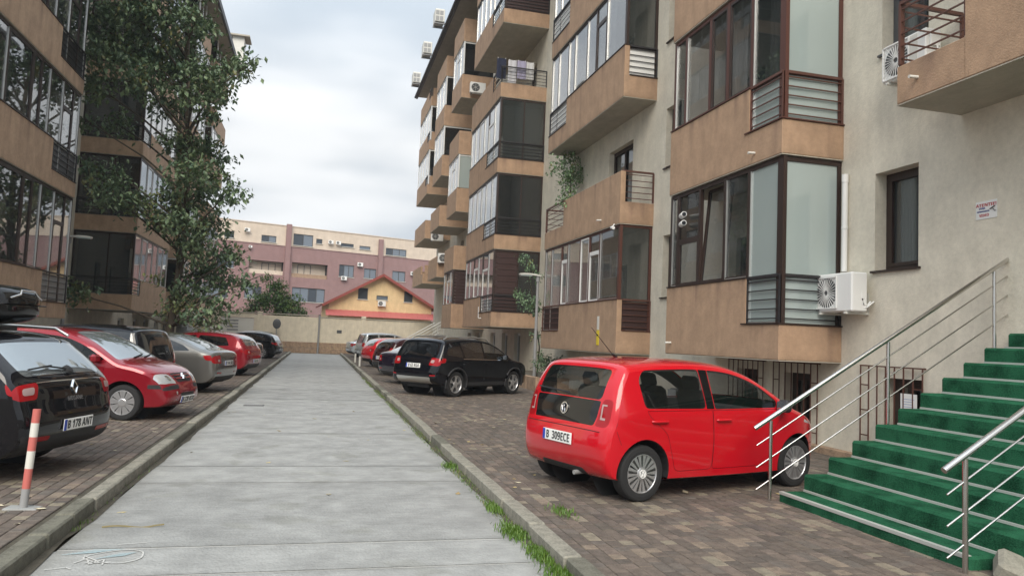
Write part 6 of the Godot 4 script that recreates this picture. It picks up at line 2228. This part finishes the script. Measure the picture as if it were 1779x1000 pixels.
func parked_cars() -> void:
	var K = MAT.gloss_black
	var red := paint("paint_red", Color(0.52, 0.005, 0.014))
	var wine := paint("paint_wine", Color(0.26, 0.010, 0.020), 0.25)
	var black := paint("paint_black", Color(0.006, 0.006, 0.008))
	var navy := paint("paint_navy", Color(0.004, 0.0045, 0.007))
	var grey := paint("paint_grey", Color(0.17, 0.165, 0.155), 0.55)
	var silver := paint("paint_silver", Color(0.48, 0.52, 0.55), 0.5)
	var CG = MAT.car_glass
	var CT = MAT.car_tint
	# red city hatchback
	var c := car({label = "bright red city hatchback with a black glass tailgate parked beside the green steps", at = Vector3(4.31, 0.1, -8.38), turn = 16.8, outline = HATCH, W = 0.83, belt = 0.93, tum = 0.17, pf = 0.70, pr = 0.91, lf = 0.75, lr = 0.5, round = 0.105, paint = red, wr = 0.292, axles = [-1.235, 1.185], wheel = "cover", tw = 0.175, vw = true, mirror = [0.82, 0.98], mirror_paint = MAT.plastic, cabin = -0.05, handle_y = 0.83, lined = true,
		rim = [["tailgate_glass", K, [[-1.735, 0.775, -0.70], [-1.735, 0.775, 0.70], [-1.66, 1.03, 0.76], [-1.66, 1.03, -0.76]], 0.03, false],
			["rear_window", CG, [[-1.658, 1.04, -0.76], [-1.658, 1.04, 0.76], [-1.50, 1.36, 0.80], [-1.50, 1.36, -0.80]], 0.07, false],
			["tail_light", MAT.tail_red, [[-1.735, 0.775, 0.72], [-1.735, 0.775, 0.93], [-1.66, 1.06, 0.96], [-1.66, 1.06, 0.80]], 0.05, true],
			["light_reflector", MAT.tail_clear, [[-1.71, 0.845, 0.785], [-1.71, 0.845, 0.87], [-1.70, 0.865, 0.87], [-1.705, 0.865, 0.81], [-1.672, 0.985, 0.82], [-1.672, 0.985, 0.88], [-1.665, 1.0, 0.88], [-1.668, 1.0, 0.795]], 0.0, true, 0.003],
			["windshield", CG, [[1.06, 1.02, -0.86], [1.06, 1.02, 0.86], [0.12, 1.43, 0.78], [0.12, 1.43, -0.78]], 0.08, false],
			["headlight", MAT.head_lamp, [[1.66, 0.74, 0.62], [1.66, 0.74, 0.98], [1.45, 0.87, 0.98], [1.52, 0.84, 0.66]], 0.05, true],
			["bumper_line", mk("seam_shadow", Color(0.02, 0.004, 0.004), 0.8), [[-1.75, 0.72, -0.86], [-1.75, 0.72, 0.86], [-1.748, 0.728, 0.86], [-1.748, 0.728, -0.86]], 0.0, false, 0.001],
			["diffuser", MAT.plastic, [[-1.62, 0.22, -0.55], [-1.62, 0.22, 0.55], [-1.70, 0.315, 0.5], [-1.70, 0.315, -0.5]], 0.04, false]],
		side = [["window", CG, [[-1.24, 0.965], [-1.30, 1.26], [-1.22, 1.36], [-0.42, 1.385], [-0.36, 0.955]], 0.06],
			["pillar_trim", K, [[-0.352, 0.953], [-0.413, 1.386], [-0.29, 1.385], [-0.235, 0.95]], 0.0],
			["window", CG, [[-0.227, 0.948], [-0.282, 1.384], [0.10, 1.358], [0.50, 1.215], [0.80, 1.03], [0.78, 0.955]], 0.035],
			["seam", MAT.seam_shadow, [[-1.55, 0.60], [-1.545, 0.60], [-1.60, 0.735], [-1.606, 0.735]], 0.0, 0.0012],
			["seam", MAT.seam_shadow, [[1.45, 0.60], [1.456, 0.60], [1.50, 0.72], [1.494, 0.72]], 0.0, 0.0012],
			["seam", MAT.seam_shadow, [[0.95, 0.955], [1.38, 0.90], [1.38, 0.905], [0.95, 0.961]], 0.0, 0.0012],
			["mirror_base", MAT.plastic, [[0.79, 0.955], [0.81, 1.02], [0.93, 0.965]], 0.0],
			["headlight", MAT.head_lamp, [[1.30, 0.78], [1.38, 0.89], [1.72, 0.80], [1.72, 0.70]], 0.03],
			["door", null, [[-0.80, 0.30], [-0.26, 0.30], [-0.25, 0.60], [-0.30, 1.41], [-1.22, 1.40], [-1.28, 1.20], [-1.2, 0.90], [-0.93, 0.70]], 0.06],
			["door", null, [[-0.25, 0.30], [0.68, 0.30], [0.74, 0.70], [0.98, 0.97], [0.5, 1.245], [0.1, 1.388], [-0.285, 1.412], [-0.238, 0.60]], 0.05]],
		plates = [["B  309ECE", -1.77, 0.60]]})
	vw_mark(c, skin(c, -1.70, 0.905, 0.0, 0.004), 0.065, MAT.chrome)
	var s := S()
	var k1 := skin(c, -1.715, 0.855, 0.0, 0.004)
	bar(s, k1 * Vector3(-0.03, 0.0, 0), k1 * Vector3(0.03, 0.0, 0), 0.02, 0.006)
	part(c, "latch", s, MAT.grey)
	s = S()
	tube(s, [Vector3(-0.98, 1.47, 0.0), Vector3(-1.05, 1.505, 0.0)], [0.018, 0.012], 8)
	tube(s, [Vector3(-1.04, 1.50, 0.0), Vector3(-1.36, 1.80, 0.0)], [0.005, 0.003], 6)
	part(c, "aerial", s, MAT.black)
	s = S()
	for k in 3: bar(s, skin(c, -1.655, 1.075, 0.0, 0.01) * Vector3(0.03 - 0.2 * k, 0.01 * k, 0), skin(c, -1.655, 1.075, 0.0, 0.01) * Vector3(-0.17 - 0.2 * k, 0.01 * (k + 1), 0), 0.018, 0.014)
	part(c, "rear_wiper", s, MAT.plastic)
	s = S()
	tube(s, [Vector3(-1.5, 0.25, 0.25), Vector3(-1.72, 0.245, 0.25)], 0.025, 10)
	part(c, "exhaust", s, MAT.grey)
	# black estate with a roof box
	c = car({label = "black estate car with a glossy roof box parked behind the striped bollard", at = Vector3(-4.66, 0.1, -9.66), turn = 165.5, outline = ESTATE, W = 0.90, belt = 0.95, tum = 0.20, pf = 0.7, pr = 0.84, lr = 0.5, round = 0.11, paint = black, wr = 0.315, axles = [-1.32, 1.38], wheel = "five", mirror = [0.75, 1.0], cabin = -0.1,
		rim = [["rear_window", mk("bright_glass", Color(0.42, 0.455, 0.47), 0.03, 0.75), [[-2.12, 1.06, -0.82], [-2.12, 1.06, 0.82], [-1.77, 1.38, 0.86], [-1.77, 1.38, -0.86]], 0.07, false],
			["tail_light", MAT.tail_red, [[-2.235, 0.83, 0.76], [-2.235, 0.83, 1.0], [-2.18, 1.0, 1.0], [-2.18, 1.0, 0.70]], 0.04, true],
			["light_reflector", MAT.tail_clear, [[-2.222, 0.88, 0.80], [-2.222, 0.88, 0.95], [-2.198, 0.955, 0.95], [-2.198, 0.955, 0.78]], 0.03, true, 0.003],
			["chrome_strip", MAT.chrome, [[-2.18, 0.985, -0.72], [-2.18, 0.985, 0.72], [-2.172, 0.995, 0.72], [-2.172, 0.995, -0.72]], 0.0, false, 0.004],
			["bumper_trim", MAT.plastic, [[-2.02, 0.24, -0.95], [-2.02, 0.24, 0.95], [-2.272, 0.45, 1.0], [-2.272, 0.45, -1.0]], 0.02, false],
			["reflector", MAT.tail_red, [[-2.24, 0.40, 0.55], [-2.24, 0.40, 0.92], [-2.255, 0.45, 0.92], [-2.255, 0.45, 0.55]], 0.02, true, 0.004],
			["windshield", CG, [[1.15, 1.1, -0.86], [1.15, 1.1, 0.86], [0.25, 1.445, 0.78], [0.25, 1.445, -0.78]], 0.08, false]],
		side = [["window", CT, [[-1.9, 1.02], [-1.75, 1.34], [-1.15, 1.38], [-1.1, 0.99]], 0.05], ["window", CT, [[-1.05, 0.99], [-1.1, 1.39], [-0.2, 1.40], [-0.15, 0.97]], 0.04], ["window", CG, [[-0.08, 0.97], [-0.12, 1.40], [0.3, 1.34], [0.95, 1.07], [0.9, 0.98]], 0.04],
			["tail_light", MAT.tail_red, [[-2.4, 0.83], [-2.4, 1.0], [-2.03, 0.99], [-2.07, 0.87]], 0.04],
			["door", null, [[-0.95, 0.3], [-0.12, 0.3], [-0.11, 1.42], [-1.1, 1.41], [-1.15, 0.85]], 0.05], ["door", null, [[-0.10, 0.3], [0.95, 0.3], [1.0, 1.0], [0.3, 1.37], [-0.09, 1.42]], 0.05]],
		plates = [["B 178 ANT", -2.285, 0.535]]})
	# diamond badge and raised letters
	var bt := skin(c, -2.21, 0.915, 0.0, 0.006)
	s = S()
	for L in [[0.0, 0.075, 0.05, 0.0], [0.05, 0.0, 0.0, -0.075], [0.0, -0.075, -0.05, 0.0], [-0.05, 0.0, 0.0, 0.075]]:
		bar(s, bt * Vector3(L[0], L[1], 0), bt * Vector3(L[2], L[3], 0), 0.022, 0.012)
	part(c, "badge", s, MAT.chrome)
	text_part(c, "MEGANE", 0.045, skin(c, -2.235, 0.80, 0.0, 0.004), MAT.chrome, "Droid Sans", 1.1)
	s = S()
	var wt := skin(c, -2.10, 1.09, 0.0, 0.015)
	bar(s, wt * Vector3(0.05, 0.0, 0.01), wt * Vector3(-0.25, 0.05, 0.01), 0.022, 0.016)
	bar(s, wt * Vector3(-0.2, 0.06, 0.012), wt * Vector3(-0.62, 0.02, 0.012), 0.016, 0.014)
	lathe(s, [Vector2(0, 0.04), Vector2(0.05, 0.03), Vector2(0.06, 0)], 12, wt * Transform3D(Basis(Vector3.RIGHT, PI / 2), Vector3(0.05, 0, -0.01)))
	part(c, "rear_wiper", s, MAT.plastic)
	for sg in [-1, 1]:
		s = S()
		tube(s, [Vector3(-1.75, 1.45, sg * 0.60), Vector3(-1.6, 1.53, sg * 0.60), Vector3(-0.5, 1.56, sg * 0.61), Vector3(0.3, 1.51, sg * 0.60), Vector3(0.45, 1.43, sg * 0.6)], 0.018, 8)
		part(c, "roof_rail", s, MAT.aluminium)
	roof_box(c.transform)
	# wine red hatchback, nose to the drive
	c = car({label = "wine red hatchback parked nose out next to the black estate car", at = Vector3(-4.02, 0.1, -14.9), turn = -14.0, outline = ROUND_HATCH, W = 0.835, belt = 0.96, tum = 0.20, pf = 0.66, pr = 0.8, lf = 0.85, round = 0.13, paint = wine, wr = 0.30, axles = [-1.28, 1.16], wheel = "cover", mirror = [0.72, 1.02], cabin = 0.0,
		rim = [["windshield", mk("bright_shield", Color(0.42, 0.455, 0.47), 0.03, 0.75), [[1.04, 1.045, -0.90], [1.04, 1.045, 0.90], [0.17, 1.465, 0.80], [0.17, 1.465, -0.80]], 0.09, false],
			["headlight", MAT.head_lamp, [[1.865, 0.63, 0.55], [1.84, 0.66, 1.0], [1.66, 0.84, 1.0], [1.73, 0.79, 0.62]], 0.05, true],
			["headlight_lens", MAT.chrome, [[1.82, 0.69, 0.68], [1.82, 0.69, 0.80], [1.74, 0.78, 0.82], [1.74, 0.78, 0.72]], 0.05, true, 0.004],
			["grille", MAT.plastic, [[1.85, 0.645, -0.44], [1.85, 0.645, 0.44], [1.72, 0.795, 0.52], [1.72, 0.795, -0.52]], 0.05, false],
			["grille_bar", wine, [[1.82, 0.69, -0.45], [1.82, 0.69, 0.45], [1.80, 0.715, 0.46], [1.80, 0.715, -0.46]], 0.0, false, 0.01],
			["grille_bar", wine, [[1.77, 0.745, -0.48], [1.77, 0.745, 0.48], [1.755, 0.765, 0.49], [1.755, 0.765, -0.49]], 0.0, false, 0.01],
			["lower_grille", MAT.plastic, [[1.90, 0.335, -0.45], [1.90, 0.335, 0.45], [1.925, 0.465, 0.50], [1.925, 0.465, -0.50]], 0.04, false],
			["bumper_strip", MAT.plastic, [[1.90, 0.535, 0.52], [1.90, 0.535, 1.0], [1.865, 0.61, 1.0], [1.865, 0.61, 0.5]], 0.02, true],
			["fog_light", MAT.head_lamp, [[1.925, 0.44, 0.66], [1.925, 0.44, 0.73], [1.92, 0.50, 0.73], [1.92, 0.50, 0.66]], 0.03, true],
			["rear_window", CT, [[-1.78, 1.1, -0.78], [-1.78, 1.1, 0.78], [-1.5, 1.40, 0.76], [-1.5, 1.40, -0.76]], 0.08, false]],
		side = [["window", CT, [[-1.3, 1.0], [-1.2, 1.36], [-0.35, 1.42], [-0.3, 0.98]], 0.06], ["window", CG, [[-0.2, 0.98], [-0.25, 1.42], [0.2, 1.36], [0.82, 1.05], [0.8, 0.99]], 0.05],
			["bumper_strip", MAT.plastic, [[1.55, 0.54], [1.55, 0.61], [2.0, 0.61], [2.0, 0.54]], 0.02],
			["headlight", MAT.head_lamp, [[1.50, 0.79], [1.56, 0.86], [1.9, 0.84], [1.9, 0.67], [1.68, 0.69]], 0.04],
			["door", null, [[-0.85, 0.3], [-0.22, 0.3], [-0.23, 1.44], [-1.22, 1.40], [-1.3, 0.95]], 0.06], ["door", null, [[-0.21, 0.3], [0.72, 0.3], [0.86, 1.0], [0.2, 1.395], [-0.22, 1.44]], 0.05]],
		plates = [["B 220 KOX", 1.915, 0.34]]})
	bt = skin(c, 1.79, 0.725, 0.0, 0.02)
	s = S()
	for y in [0.0, 0.05]:
		bar(s, bt * Vector3(-0.065, y - 0.06, 0), bt * Vector3(0.0, y + 0.005, 0.012), 0.028, 0.012)
		bar(s, bt * Vector3(0.065, y - 0.06, 0), bt * Vector3(0.0, y + 0.005, 0.012), 0.028, 0.012)
	part(c, "badge", s, MAT.chrome)
	for q in [[-0.1, -0.62], [0.36, -0.2]]:
		s = S()
		var a := skin(c, 1.06, 1.035, q[0], 0.012).origin
		var e := skin(c, 0.98, 1.085, q[1], 0.012).origin
		bar(s, a, e, 0.02, 0.016)
		part(c, "wiper", s, MAT.plastic)
	# black sport utility car
	var suv := []
	for q in SUV: suv.append(Vector2(q.x * 0.97, q.y * (0.95 if q.y > 0.7 else 1.0)))
	c = car({label = "black sport utility car parked at a slant on the right, ahead of the red hatchback", at = Vector3(4.25, 0.1, -21.75), turn = 38.0, outline = suv, W = 0.92, belt = 1.03, tum = 0.20, pf = 0.74, pr = 0.84, lr = 0.55, round = 0.12, paint = navy, wr = 0.35, axles = [-1.319, 1.264], wheel = "five", tw = 0.225, arch_gap = 0.06, cladding = MAT.plastic, mirror = [0.698, 1.092], cabin = -0.1,
		rim = [["rear_window", CT, [[-1.998, 1.102, -0.78], [-1.998, 1.102, 0.78], [-1.804, 1.454, 0.80], [-1.804, 1.454, -0.80]], 0.07, false],
			["tail_light", MAT.tail_red, [[-2.09, 0.855, 0.66], [-2.09, 0.855, 1.0], [-2.018, 1.064, 1.0], [-2.018, 1.064, 0.70]], 0.05, true],
			["light_reflector", MAT.tail_clear, [[-2.066, 0.921, 0.70], [-2.066, 0.921, 0.84], [-2.037, 1.007, 0.84], [-2.037, 1.007, 0.72]], 0.04, true, 0.003],
			["skid_plate", MAT.aluminium, [[-1.94, 0.35, -0.72], [-1.94, 0.35, 0.72], [-2.129, 0.53, 0.8], [-2.129, 0.53, -0.8]], 0.05, false],
			["reflector", MAT.tail_red, [[-2.134, 0.56, 0.80], [-2.134, 0.56, 0.98], [-2.139, 0.6, 0.98], [-2.139, 0.6, 0.80]], 0.01, true, 0.003],
			["windshield", CG, [[0.97, 1.197, -0.86], [0.97, 1.197, 0.86], [0.272, 1.539, 0.78], [0.272, 1.539, -0.78]], 0.08, false]],
		side = [["window", CT, [[-1.746, 1.14], [-1.571, 1.463], [-1.212, 1.492], [-1.067, 1.073]], 0.07], ["window", CT, [[-0.989, 1.064], [-1.135, 1.496], [-0.242, 1.51], [-0.194, 1.026]], 0.05], ["window", CG, [[-0.116, 1.026], [-0.165, 1.51], [0.242, 1.463], [0.892, 1.14], [0.873, 1.045]], 0.05],
			["tail_light", MAT.tail_red, [[-2.328, 0.855], [-2.328, 1.064], [-1.765, 1.045], [-1.804, 0.931]], 0.04],
			["sill_trim", MAT.plastic, [[-0.97, 0.2], [0.97, 0.2], [0.97, 0.4], [-0.97, 0.4]], 0.0],
			["window_line", MAT.chrome, [[-1.067, 1.031], [0.921, 1.002], [0.921, 1.016], [-1.067, 1.045]], 0.0, 0.003],
			["door", null, [[-0.951, 0.42], [-0.165, 0.42], [-0.15, 1.53], [-1.164, 1.52], [-1.115, 0.95]], 0.05], ["door", null, [[-0.15, 0.42], [0.892, 0.42], [0.951, 1.092], [0.252, 1.492], [-0.141, 1.53]], 0.05]],
		plates = [["B 63 KGA", -2.11, 0.83]]})
	for sg in [-1, 1]:
		s = S()
		tube(s, [Vector3(-1.6, 1.55, sg * 0.60), Vector3(-1.45, 1.62, sg * 0.60), Vector3(-0.4, 1.65, sg * 0.61), Vector3(0.2, 1.60, sg * 0.60), Vector3(0.42, 1.48, sg * 0.6)], 0.02, 8)
		part(c, "roof_rail", s, MAT.aluminium)
	# the rest of the two rows: [label, at, turn, kind, paint, plate]
	var rows := [
		["dark people carrier half hidden between the wine red hatchback and the grey liftback", Vector3(-5.25, 0.1, -18.3), 166.0, "van", navy, "B 101 RNM"],
		["grey liftback with its rear to the drive on the left side", Vector3(-4.30, 0.1, -20.85), 166.0, "lift", grey, "B 144 SKD"],
		["dark red coupe-like hatchback with its rear to the drive beyond the grey liftback", Vector3(-4.05, 0.1, -28.2), 166.0, "fast", wine, "B 92 SEA"],
		["dark saloon car standing between the dark red hatchback and the far black hatchback", Vector3(-4.55, 0.1, -34.6), 167.0, "lift", navy, ""],
		["black hatchback with its rear to the drive near the far left end", Vector3(-4.0, 0.1, -45.4), 167.0, "fast", black, "B 77 TRN"],
		["dark grey hatchback last in the left row before the yard wall", Vector3(-4.4, 0.1, -52.6), 168.0, "round", grey, ""],
		["dark purple-black liftback with a bright sloping rear window just beyond the black sport utility car", Vector3(4.42, 0.1, -26.1), 22.0, "lift", paint("paint_plum", Color(0.012, 0.008, 0.018)), ""],
		["black-maroon hatchback second beyond the black sport utility car", Vector3(4.25, 0.1, -30.9), 20.0, "round", paint("paint_maroon", Color(0.03, 0.008, 0.010)), "B 33 VLV"],
		["red hatchback farther along the right row, behind the maroon one", Vector3(4.4, 0.1, -38.4), 16.0, "fast", red, ""],
		["silver people carrier in the far right row beyond the red hatchback", Vector3(4.5, 0.1, -46.5), 14.0, "mpv", silver, ""],
		["silver liftback last in the right row before the yard wall", Vector3(4.3, 0.1, -53.0), 14.0, "lift", silver, ""]]
	for R in rows: row_car(R)


func row_car(R: Array) -> void:
	var CT = MAT.car_tint
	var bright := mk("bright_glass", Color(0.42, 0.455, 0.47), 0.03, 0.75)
	var kind: String = R[3]
	var D := {label = R[0], at = R[1], turn = R[2], paint = R[4], W = 0.88, belt = 0.96, tum = 0.20, pf = 0.7, pr = 0.84, lr = 0.5, round = 0.11, wr = 0.315, axles = [-1.3, 1.32], wheel = "ten"}
	if kind == "mpv" or kind == "van":
		D.merge({outline = MPV, mirror = [0.85, 1.1]}, true)
		D.belt = 1.05
		D.rim = [["rear_window", CT, [[-2.06, 1.06, -0.82], [-2.06, 1.06, 0.82], [-1.88, 1.58, 0.86], [-1.88, 1.58, -0.86]], 0.07, false], ["tail_light", MAT.tail_red, [[-2.11, 0.86, 0.76], [-2.11, 0.86, 1.0], [-2.05, 1.10, 1.0], [-2.05, 1.10, 0.8]], 0.04, true], ["bumper_trim", MAT.plastic, [[-1.92, 0.28, -0.9], [-1.92, 0.28, 0.9], [-2.10, 0.44, 0.95], [-2.10, 0.44, -0.95]], 0.03, false], ["windshield", MAT.car_glass, [[1.05, 1.2, -0.86], [1.05, 1.2, 0.86], [0.3, 1.58, 0.8], [0.3, 1.58, -0.8]], 0.08, false]]
		D.side = [["window", CT, [[-1.88, 1.12], [-1.75, 1.55], [-1.15, 1.58], [-1.1, 1.08]], 0.06], ["window", CT, [[-1.02, 1.07], [-1.07, 1.585], [-0.15, 1.57], [-0.1, 1.05]], 0.05], ["window", CT, [[-0.02, 1.05], [-0.06, 1.565], [0.35, 1.47], [1.0, 1.15], [1.0, 1.05]], 0.05]]
		D.plates = [[R[5], -2.12, 0.76]]
	elif kind == "lift":
		D.merge({outline = LIFTBACK, mirror = [0.75, 1.03]}, true)
		D.rim = [["rear_window", bright, [[-1.88, 1.11, -0.84], [-1.88, 1.11, 0.84], [-1.02, 1.40, 0.76], [-1.02, 1.40, -0.76]], 0.08, false], ["tail_light", MAT.tail_red, [[-2.24, 0.74, 0.60], [-2.24, 0.74, 1.0], [-2.205, 0.94, 1.0], [-2.205, 0.94, 0.66]], 0.04, true], ["light_reflector", MAT.tail_clear, [[-2.235, 0.78, 0.68], [-2.235, 0.78, 0.82], [-2.225, 0.84, 0.82], [-2.225, 0.84, 0.70]], 0.03, true, 0.003], ["bumper_trim", MAT.plastic, [[-2.02, 0.26, -0.8], [-2.02, 0.26, 0.8], [-2.2, 0.42, 0.85], [-2.2, 0.42, -0.85]], 0.03, false], ["reflector", MAT.tail_red, [[-2.23, 0.48, 0.55], [-2.23, 0.48, 0.85], [-2.24, 0.52, 0.85], [-2.24, 0.52, 0.55]], 0.01, true, 0.003], ["windshield", MAT.car_glass, [[0.95, 1.1, -0.86], [0.95, 1.1, 0.86], [0.1, 1.43, 0.78], [0.1, 1.43, -0.78]], 0.08, false]]
		D.side = [["window", CT, [[-1.6, 1.03], [-1.2, 1.30], [-0.9, 1.345], [-0.85, 1.0]], 0.06], ["window", CT, [[-0.78, 1.0], [-0.83, 1.35], [-0.15, 1.365], [-0.1, 0.98]], 0.04], ["window", CT, [[-0.02, 0.98], [-0.06, 1.365], [0.35, 1.29], [0.9, 1.03], [0.88, 0.98]], 0.04], ["tail_light", MAT.tail_red, [[-2.4, 0.76], [-2.4, 0.95], [-1.92, 0.93], [-1.98, 0.82]], 0.04]]
		D.plates = [[R[5], -2.243, 0.74]]
	elif kind == "fast":
		var o := []
		for q in ROUND_HATCH: o.append(Vector2(q.x * 1.1, q.y * (0.965 if q.y > 0.9 else 1.0)))
		D.merge({outline = o, mirror = [0.8, 1.02]}, true)
		D.rim = [["rear_window", bright, [[-1.96, 1.04, -0.78], [-1.96, 1.04, 0.78], [-1.62, 1.35, 0.76], [-1.62, 1.35, -0.76]], 0.08, false], ["tail_light", MAT.tail_red, [[-2.09, 0.76, 0.60], [-2.09, 0.76, 1.0], [-2.03, 0.93, 1.0], [-2.03, 0.93, 0.66]], 0.05, true], ["light_reflector", MAT.tail_clear, [[-2.075, 0.80, 0.72], [-2.075, 0.80, 0.84], [-2.055, 0.86, 0.84], [-2.055, 0.86, 0.74]], 0.03, true, 0.003], ["bumper_trim", MAT.plastic, [[-1.9, 0.25, -0.8], [-1.9, 0.25, 0.8], [-2.06, 0.42, 0.85], [-2.06, 0.42, -0.85]], 0.03, false], ["windshield", MAT.car_glass, [[1.1, 1.03, -0.86], [1.1, 1.03, 0.86], [0.2, 1.40, 0.78], [0.2, 1.40, -0.78]], 0.08, false]]
		D.side = [["window", CT, [[-1.45, 1.02], [-1.3, 1.30], [-0.4, 1.35], [-0.35, 0.98]], 0.06], ["window", CT, [[-0.25, 0.98], [-0.3, 1.35], [0.22, 1.30], [0.9, 1.02], [0.88, 0.97]], 0.05], ["tail_light", MAT.tail_red, [[-2.3, 0.78], [-2.3, 0.93], [-1.8, 0.91], [-1.85, 0.82]], 0.04]]
		D.plates = [[R[5], -2.08, 0.52]]
	else:
		D.merge({outline = ROUND_HATCH, mirror = [0.75, 1.05]}, true)
		D.axles = [-1.28, 1.16]
		D.rim = [["rear_window", CT, [[-1.79, 1.06, -0.80], [-1.79, 1.06, 0.80], [-1.52, 1.40, 0.78], [-1.52, 1.40, -0.78]], 0.08, false], ["tail_light", MAT.tail_red, [[-1.89, 0.80, 0.74], [-1.89, 0.80, 1.0], [-1.76, 1.12, 1.0], [-1.76, 1.12, 0.84]], 0.04, true], ["bumper_trim", MAT.plastic, [[-1.72, 0.25, -0.9], [-1.72, 0.25, 0.9], [-1.91, 0.52, 0.95], [-1.91, 0.52, -0.95]], 0.03, false], ["windshield", bright, [[1.0, 1.06, -0.86], [1.0, 1.06, 0.86], [0.2, 1.45, 0.78], [0.2, 1.45, -0.78]], 0.08, false]]
		D.side = [["window", CT, [[-1.4, 1.02], [-1.25, 1.36], [-0.35, 1.42], [-0.3, 0.98]], 0.06], ["window", CT, [[-0.2, 0.98], [-0.25, 1.42], [0.2, 1.36], [0.82, 1.05], [0.8, 0.99]], 0.05]]
		D.plates = [[R[5], -1.91, 0.70]]
	if kind == "van":
		# the same body, lower
		var low := []
		for q in MPV: low.append(Vector2(q.x, q.y * 0.93))
		D.outline = low
		D.belt = 0.97
		for L in [D.rim, D.side]:
			for P in L:
				for q in P[2]: q[1] *= 0.93
	if R[5] == "": D.erase("plates")
	car(D)


func roof_box(ct: Transform3D) -> void:
	var t := thing("roof_box", "glossy black roof box strapped on top of the black estate car", "roof box")
	t.transform = ct * Transform3D(Basis(), Vector3(-0.62, 1.58, -0.1))
	# two shells lofted from rounded sections
	for half in 2:
		var st := S()
		var rings := []
		var nseg := 26
		for i in nseg + 1:
			var u := 0.5 - 0.5 * cos(PI * i / float(nseg))
			var x := lerpf(-1.12, 1.05, u)
			var taper := pow(clampf(1.0 - pow(absf(2.0 * u - 1.0), 5.0), 0.0, 1.0), 0.40)
			var w := 0.44 * taper
			var h: float = (0.23 * taper * (1.0 - 0.25 * u)) if half == 0 else 0.22 * taper
			var ring := []
			for k in 17:
				var g := PI * k / 16.0
				var cx := cos(g)
				var sx := sin(g)
				ring.append(Vector3(x, 0.20 + (signf(1.0) * h * pow(sx, 0.5) if half == 0 else -0.012 - h * pow(sx, 0.42)), signf(cx) * pow(absf(cx), 0.5) * w))
			rings.append(ring)
		for i in nseg:
			for k in 16:
				st.set_smooth_group(0)
				var q := [rings[i][k], rings[i + 1][k], rings[i + 1][k + 1], rings[i][k + 1]]
				var idx := [0, 1, 2, 0, 2, 3] if half == 0 else [0, 2, 1, 0, 3, 2]
				for v in idx: st.add_vertex(q[v])
		st.generate_normals()
		part(t, "lid" if half == 0 else "lower_shell", st, MAT.gloss_black)
	var s := S()
	cobx(s, Transform3D(Basis(), Vector3(-0.04, 0.194, 0)), Vector3(0.98, 0.007, 0.43), 0.004)
	part(t, "seam_band", s, MAT.alloy_dark)
	s = S()
	tube(s, [Vector3(-1.06, 0.26, 0.26), Vector3(-1.09, 0.30, 0.14), Vector3(-1.085, 0.34, 0.10), Vector3(-1.07, 0.345, -0.10), Vector3(-1.09, 0.30, -0.14), Vector3(-1.06, 0.26, -0.26)], 0.012, 6)
	part(t, "trim_line", s, MAT.chrome)
	for x in [-0.5, 0.45]:
		s = S()
		bx(s, x - 0.03, x + 0.03, -0.09, -0.045, -0.60, 0.70)
		part(t, "crossbar", s, MAT.alloy_dark)


func far_posts() -> void:
	for k in 2:
		var t := thing("bollard", ["small pale post at the kerb in the far right row, nearer one", "small pale post at the kerb in the far right row, farther one"][k], "bollard", Vector3(2.15, 0.1, -38.0 - 4.5 * k), 0.0, "small posts at the far right kerb")
		var s := S()
		tube(s, [Vector3(0, 0, 0), Vector3(0, 0.5, 0)], 0.05, 8)
		part(t, "shaft", s, MAT.offwhite)
		s = S()
		tube(s, [Vector3(0, 0.5, 0), Vector3(0, 0.62, 0)], 0.055, 8)
		part(t, "cap", s, MAT.darkgrey)


func _ready() -> void:
	# camera
	var cam := Camera3D.new()
	cam.name = "camera"
	cam.keep_aspect = Camera3D.KEEP_HEIGHT
	cam.fov = 42.076
	cam.near = 0.05
	cam.far = 900.0
	var yaw := 0.252352
	var pitch := 0.069264
	var roll := 0.042
	var F := Vector3(sin(yaw), 0, -cos(yaw))
	var Rt := Vector3(cos(yaw), 0, sin(yaw))
	var F2 := F * cos(pitch) + Vector3.UP * sin(pitch)
	var U2 := Vector3.UP * cos(pitch) - F * sin(pitch)
	var R3 := Rt * cos(roll) + U2 * sin(roll)
	var U3 := U2 * cos(roll) - Rt * sin(roll)
	cam.transform = Transform3D(Basis(R3, U3, -F2), Vector3(0, 1.72, 0))
	add_child(cam)
	cam.current = true
	# sky and air
	var env := Environment.new()
	env.background_mode = Environment.BG_SKY
	env.sky = Sky.new()
	env.sky.sky_material = make_sky()
	env.tonemap_mode = Environment.TONE_MAPPER_LINEAR
	env.tonemap_exposure = 2.32
	env.sdfgi_enabled = true
	env.ssao_enabled = true
	env.ssil_enabled = true
	env.fog_enabled = true
	env.fog_density = 0.0006
	env.fog_light_color = Color(0.82, 0.86, 0.90)
	var we := WorldEnvironment.new()
	we.name = "environment"
	we.environment = env
	add_child(we)
	# veiled sun, high and behind the camera
	var sun := DirectionalLight3D.new()
	sun.name = "sun"
	sun.light_energy = 0.5
	sun.light_color = Color(1.0, 0.965, 0.91)
	sun.light_angular_distance = 40.0
	sun.shadow_enabled = true
	add_child(sun)
	sun.look_at_from_position(Vector3(-10.5, 30, 34), Vector3.ZERO, Vector3.UP)
	setup_materials()
	ground_and_road()
	pavement("right_pavement", 2.03, 8.2, -2.6, -60.9, Vector2(2.6, -4.9), 300, 21)
	pavement("left_pavement", -10.0, -2.02, -3.0, -60.9, Vector2(-2.3, -6.2), 170, 22)
	kerbs()
	right_building()
	left_building()
	far_buildings()
	big_tree()
	plants()
	parked_cars()
	small_things()
	far_posts()
	weeds()
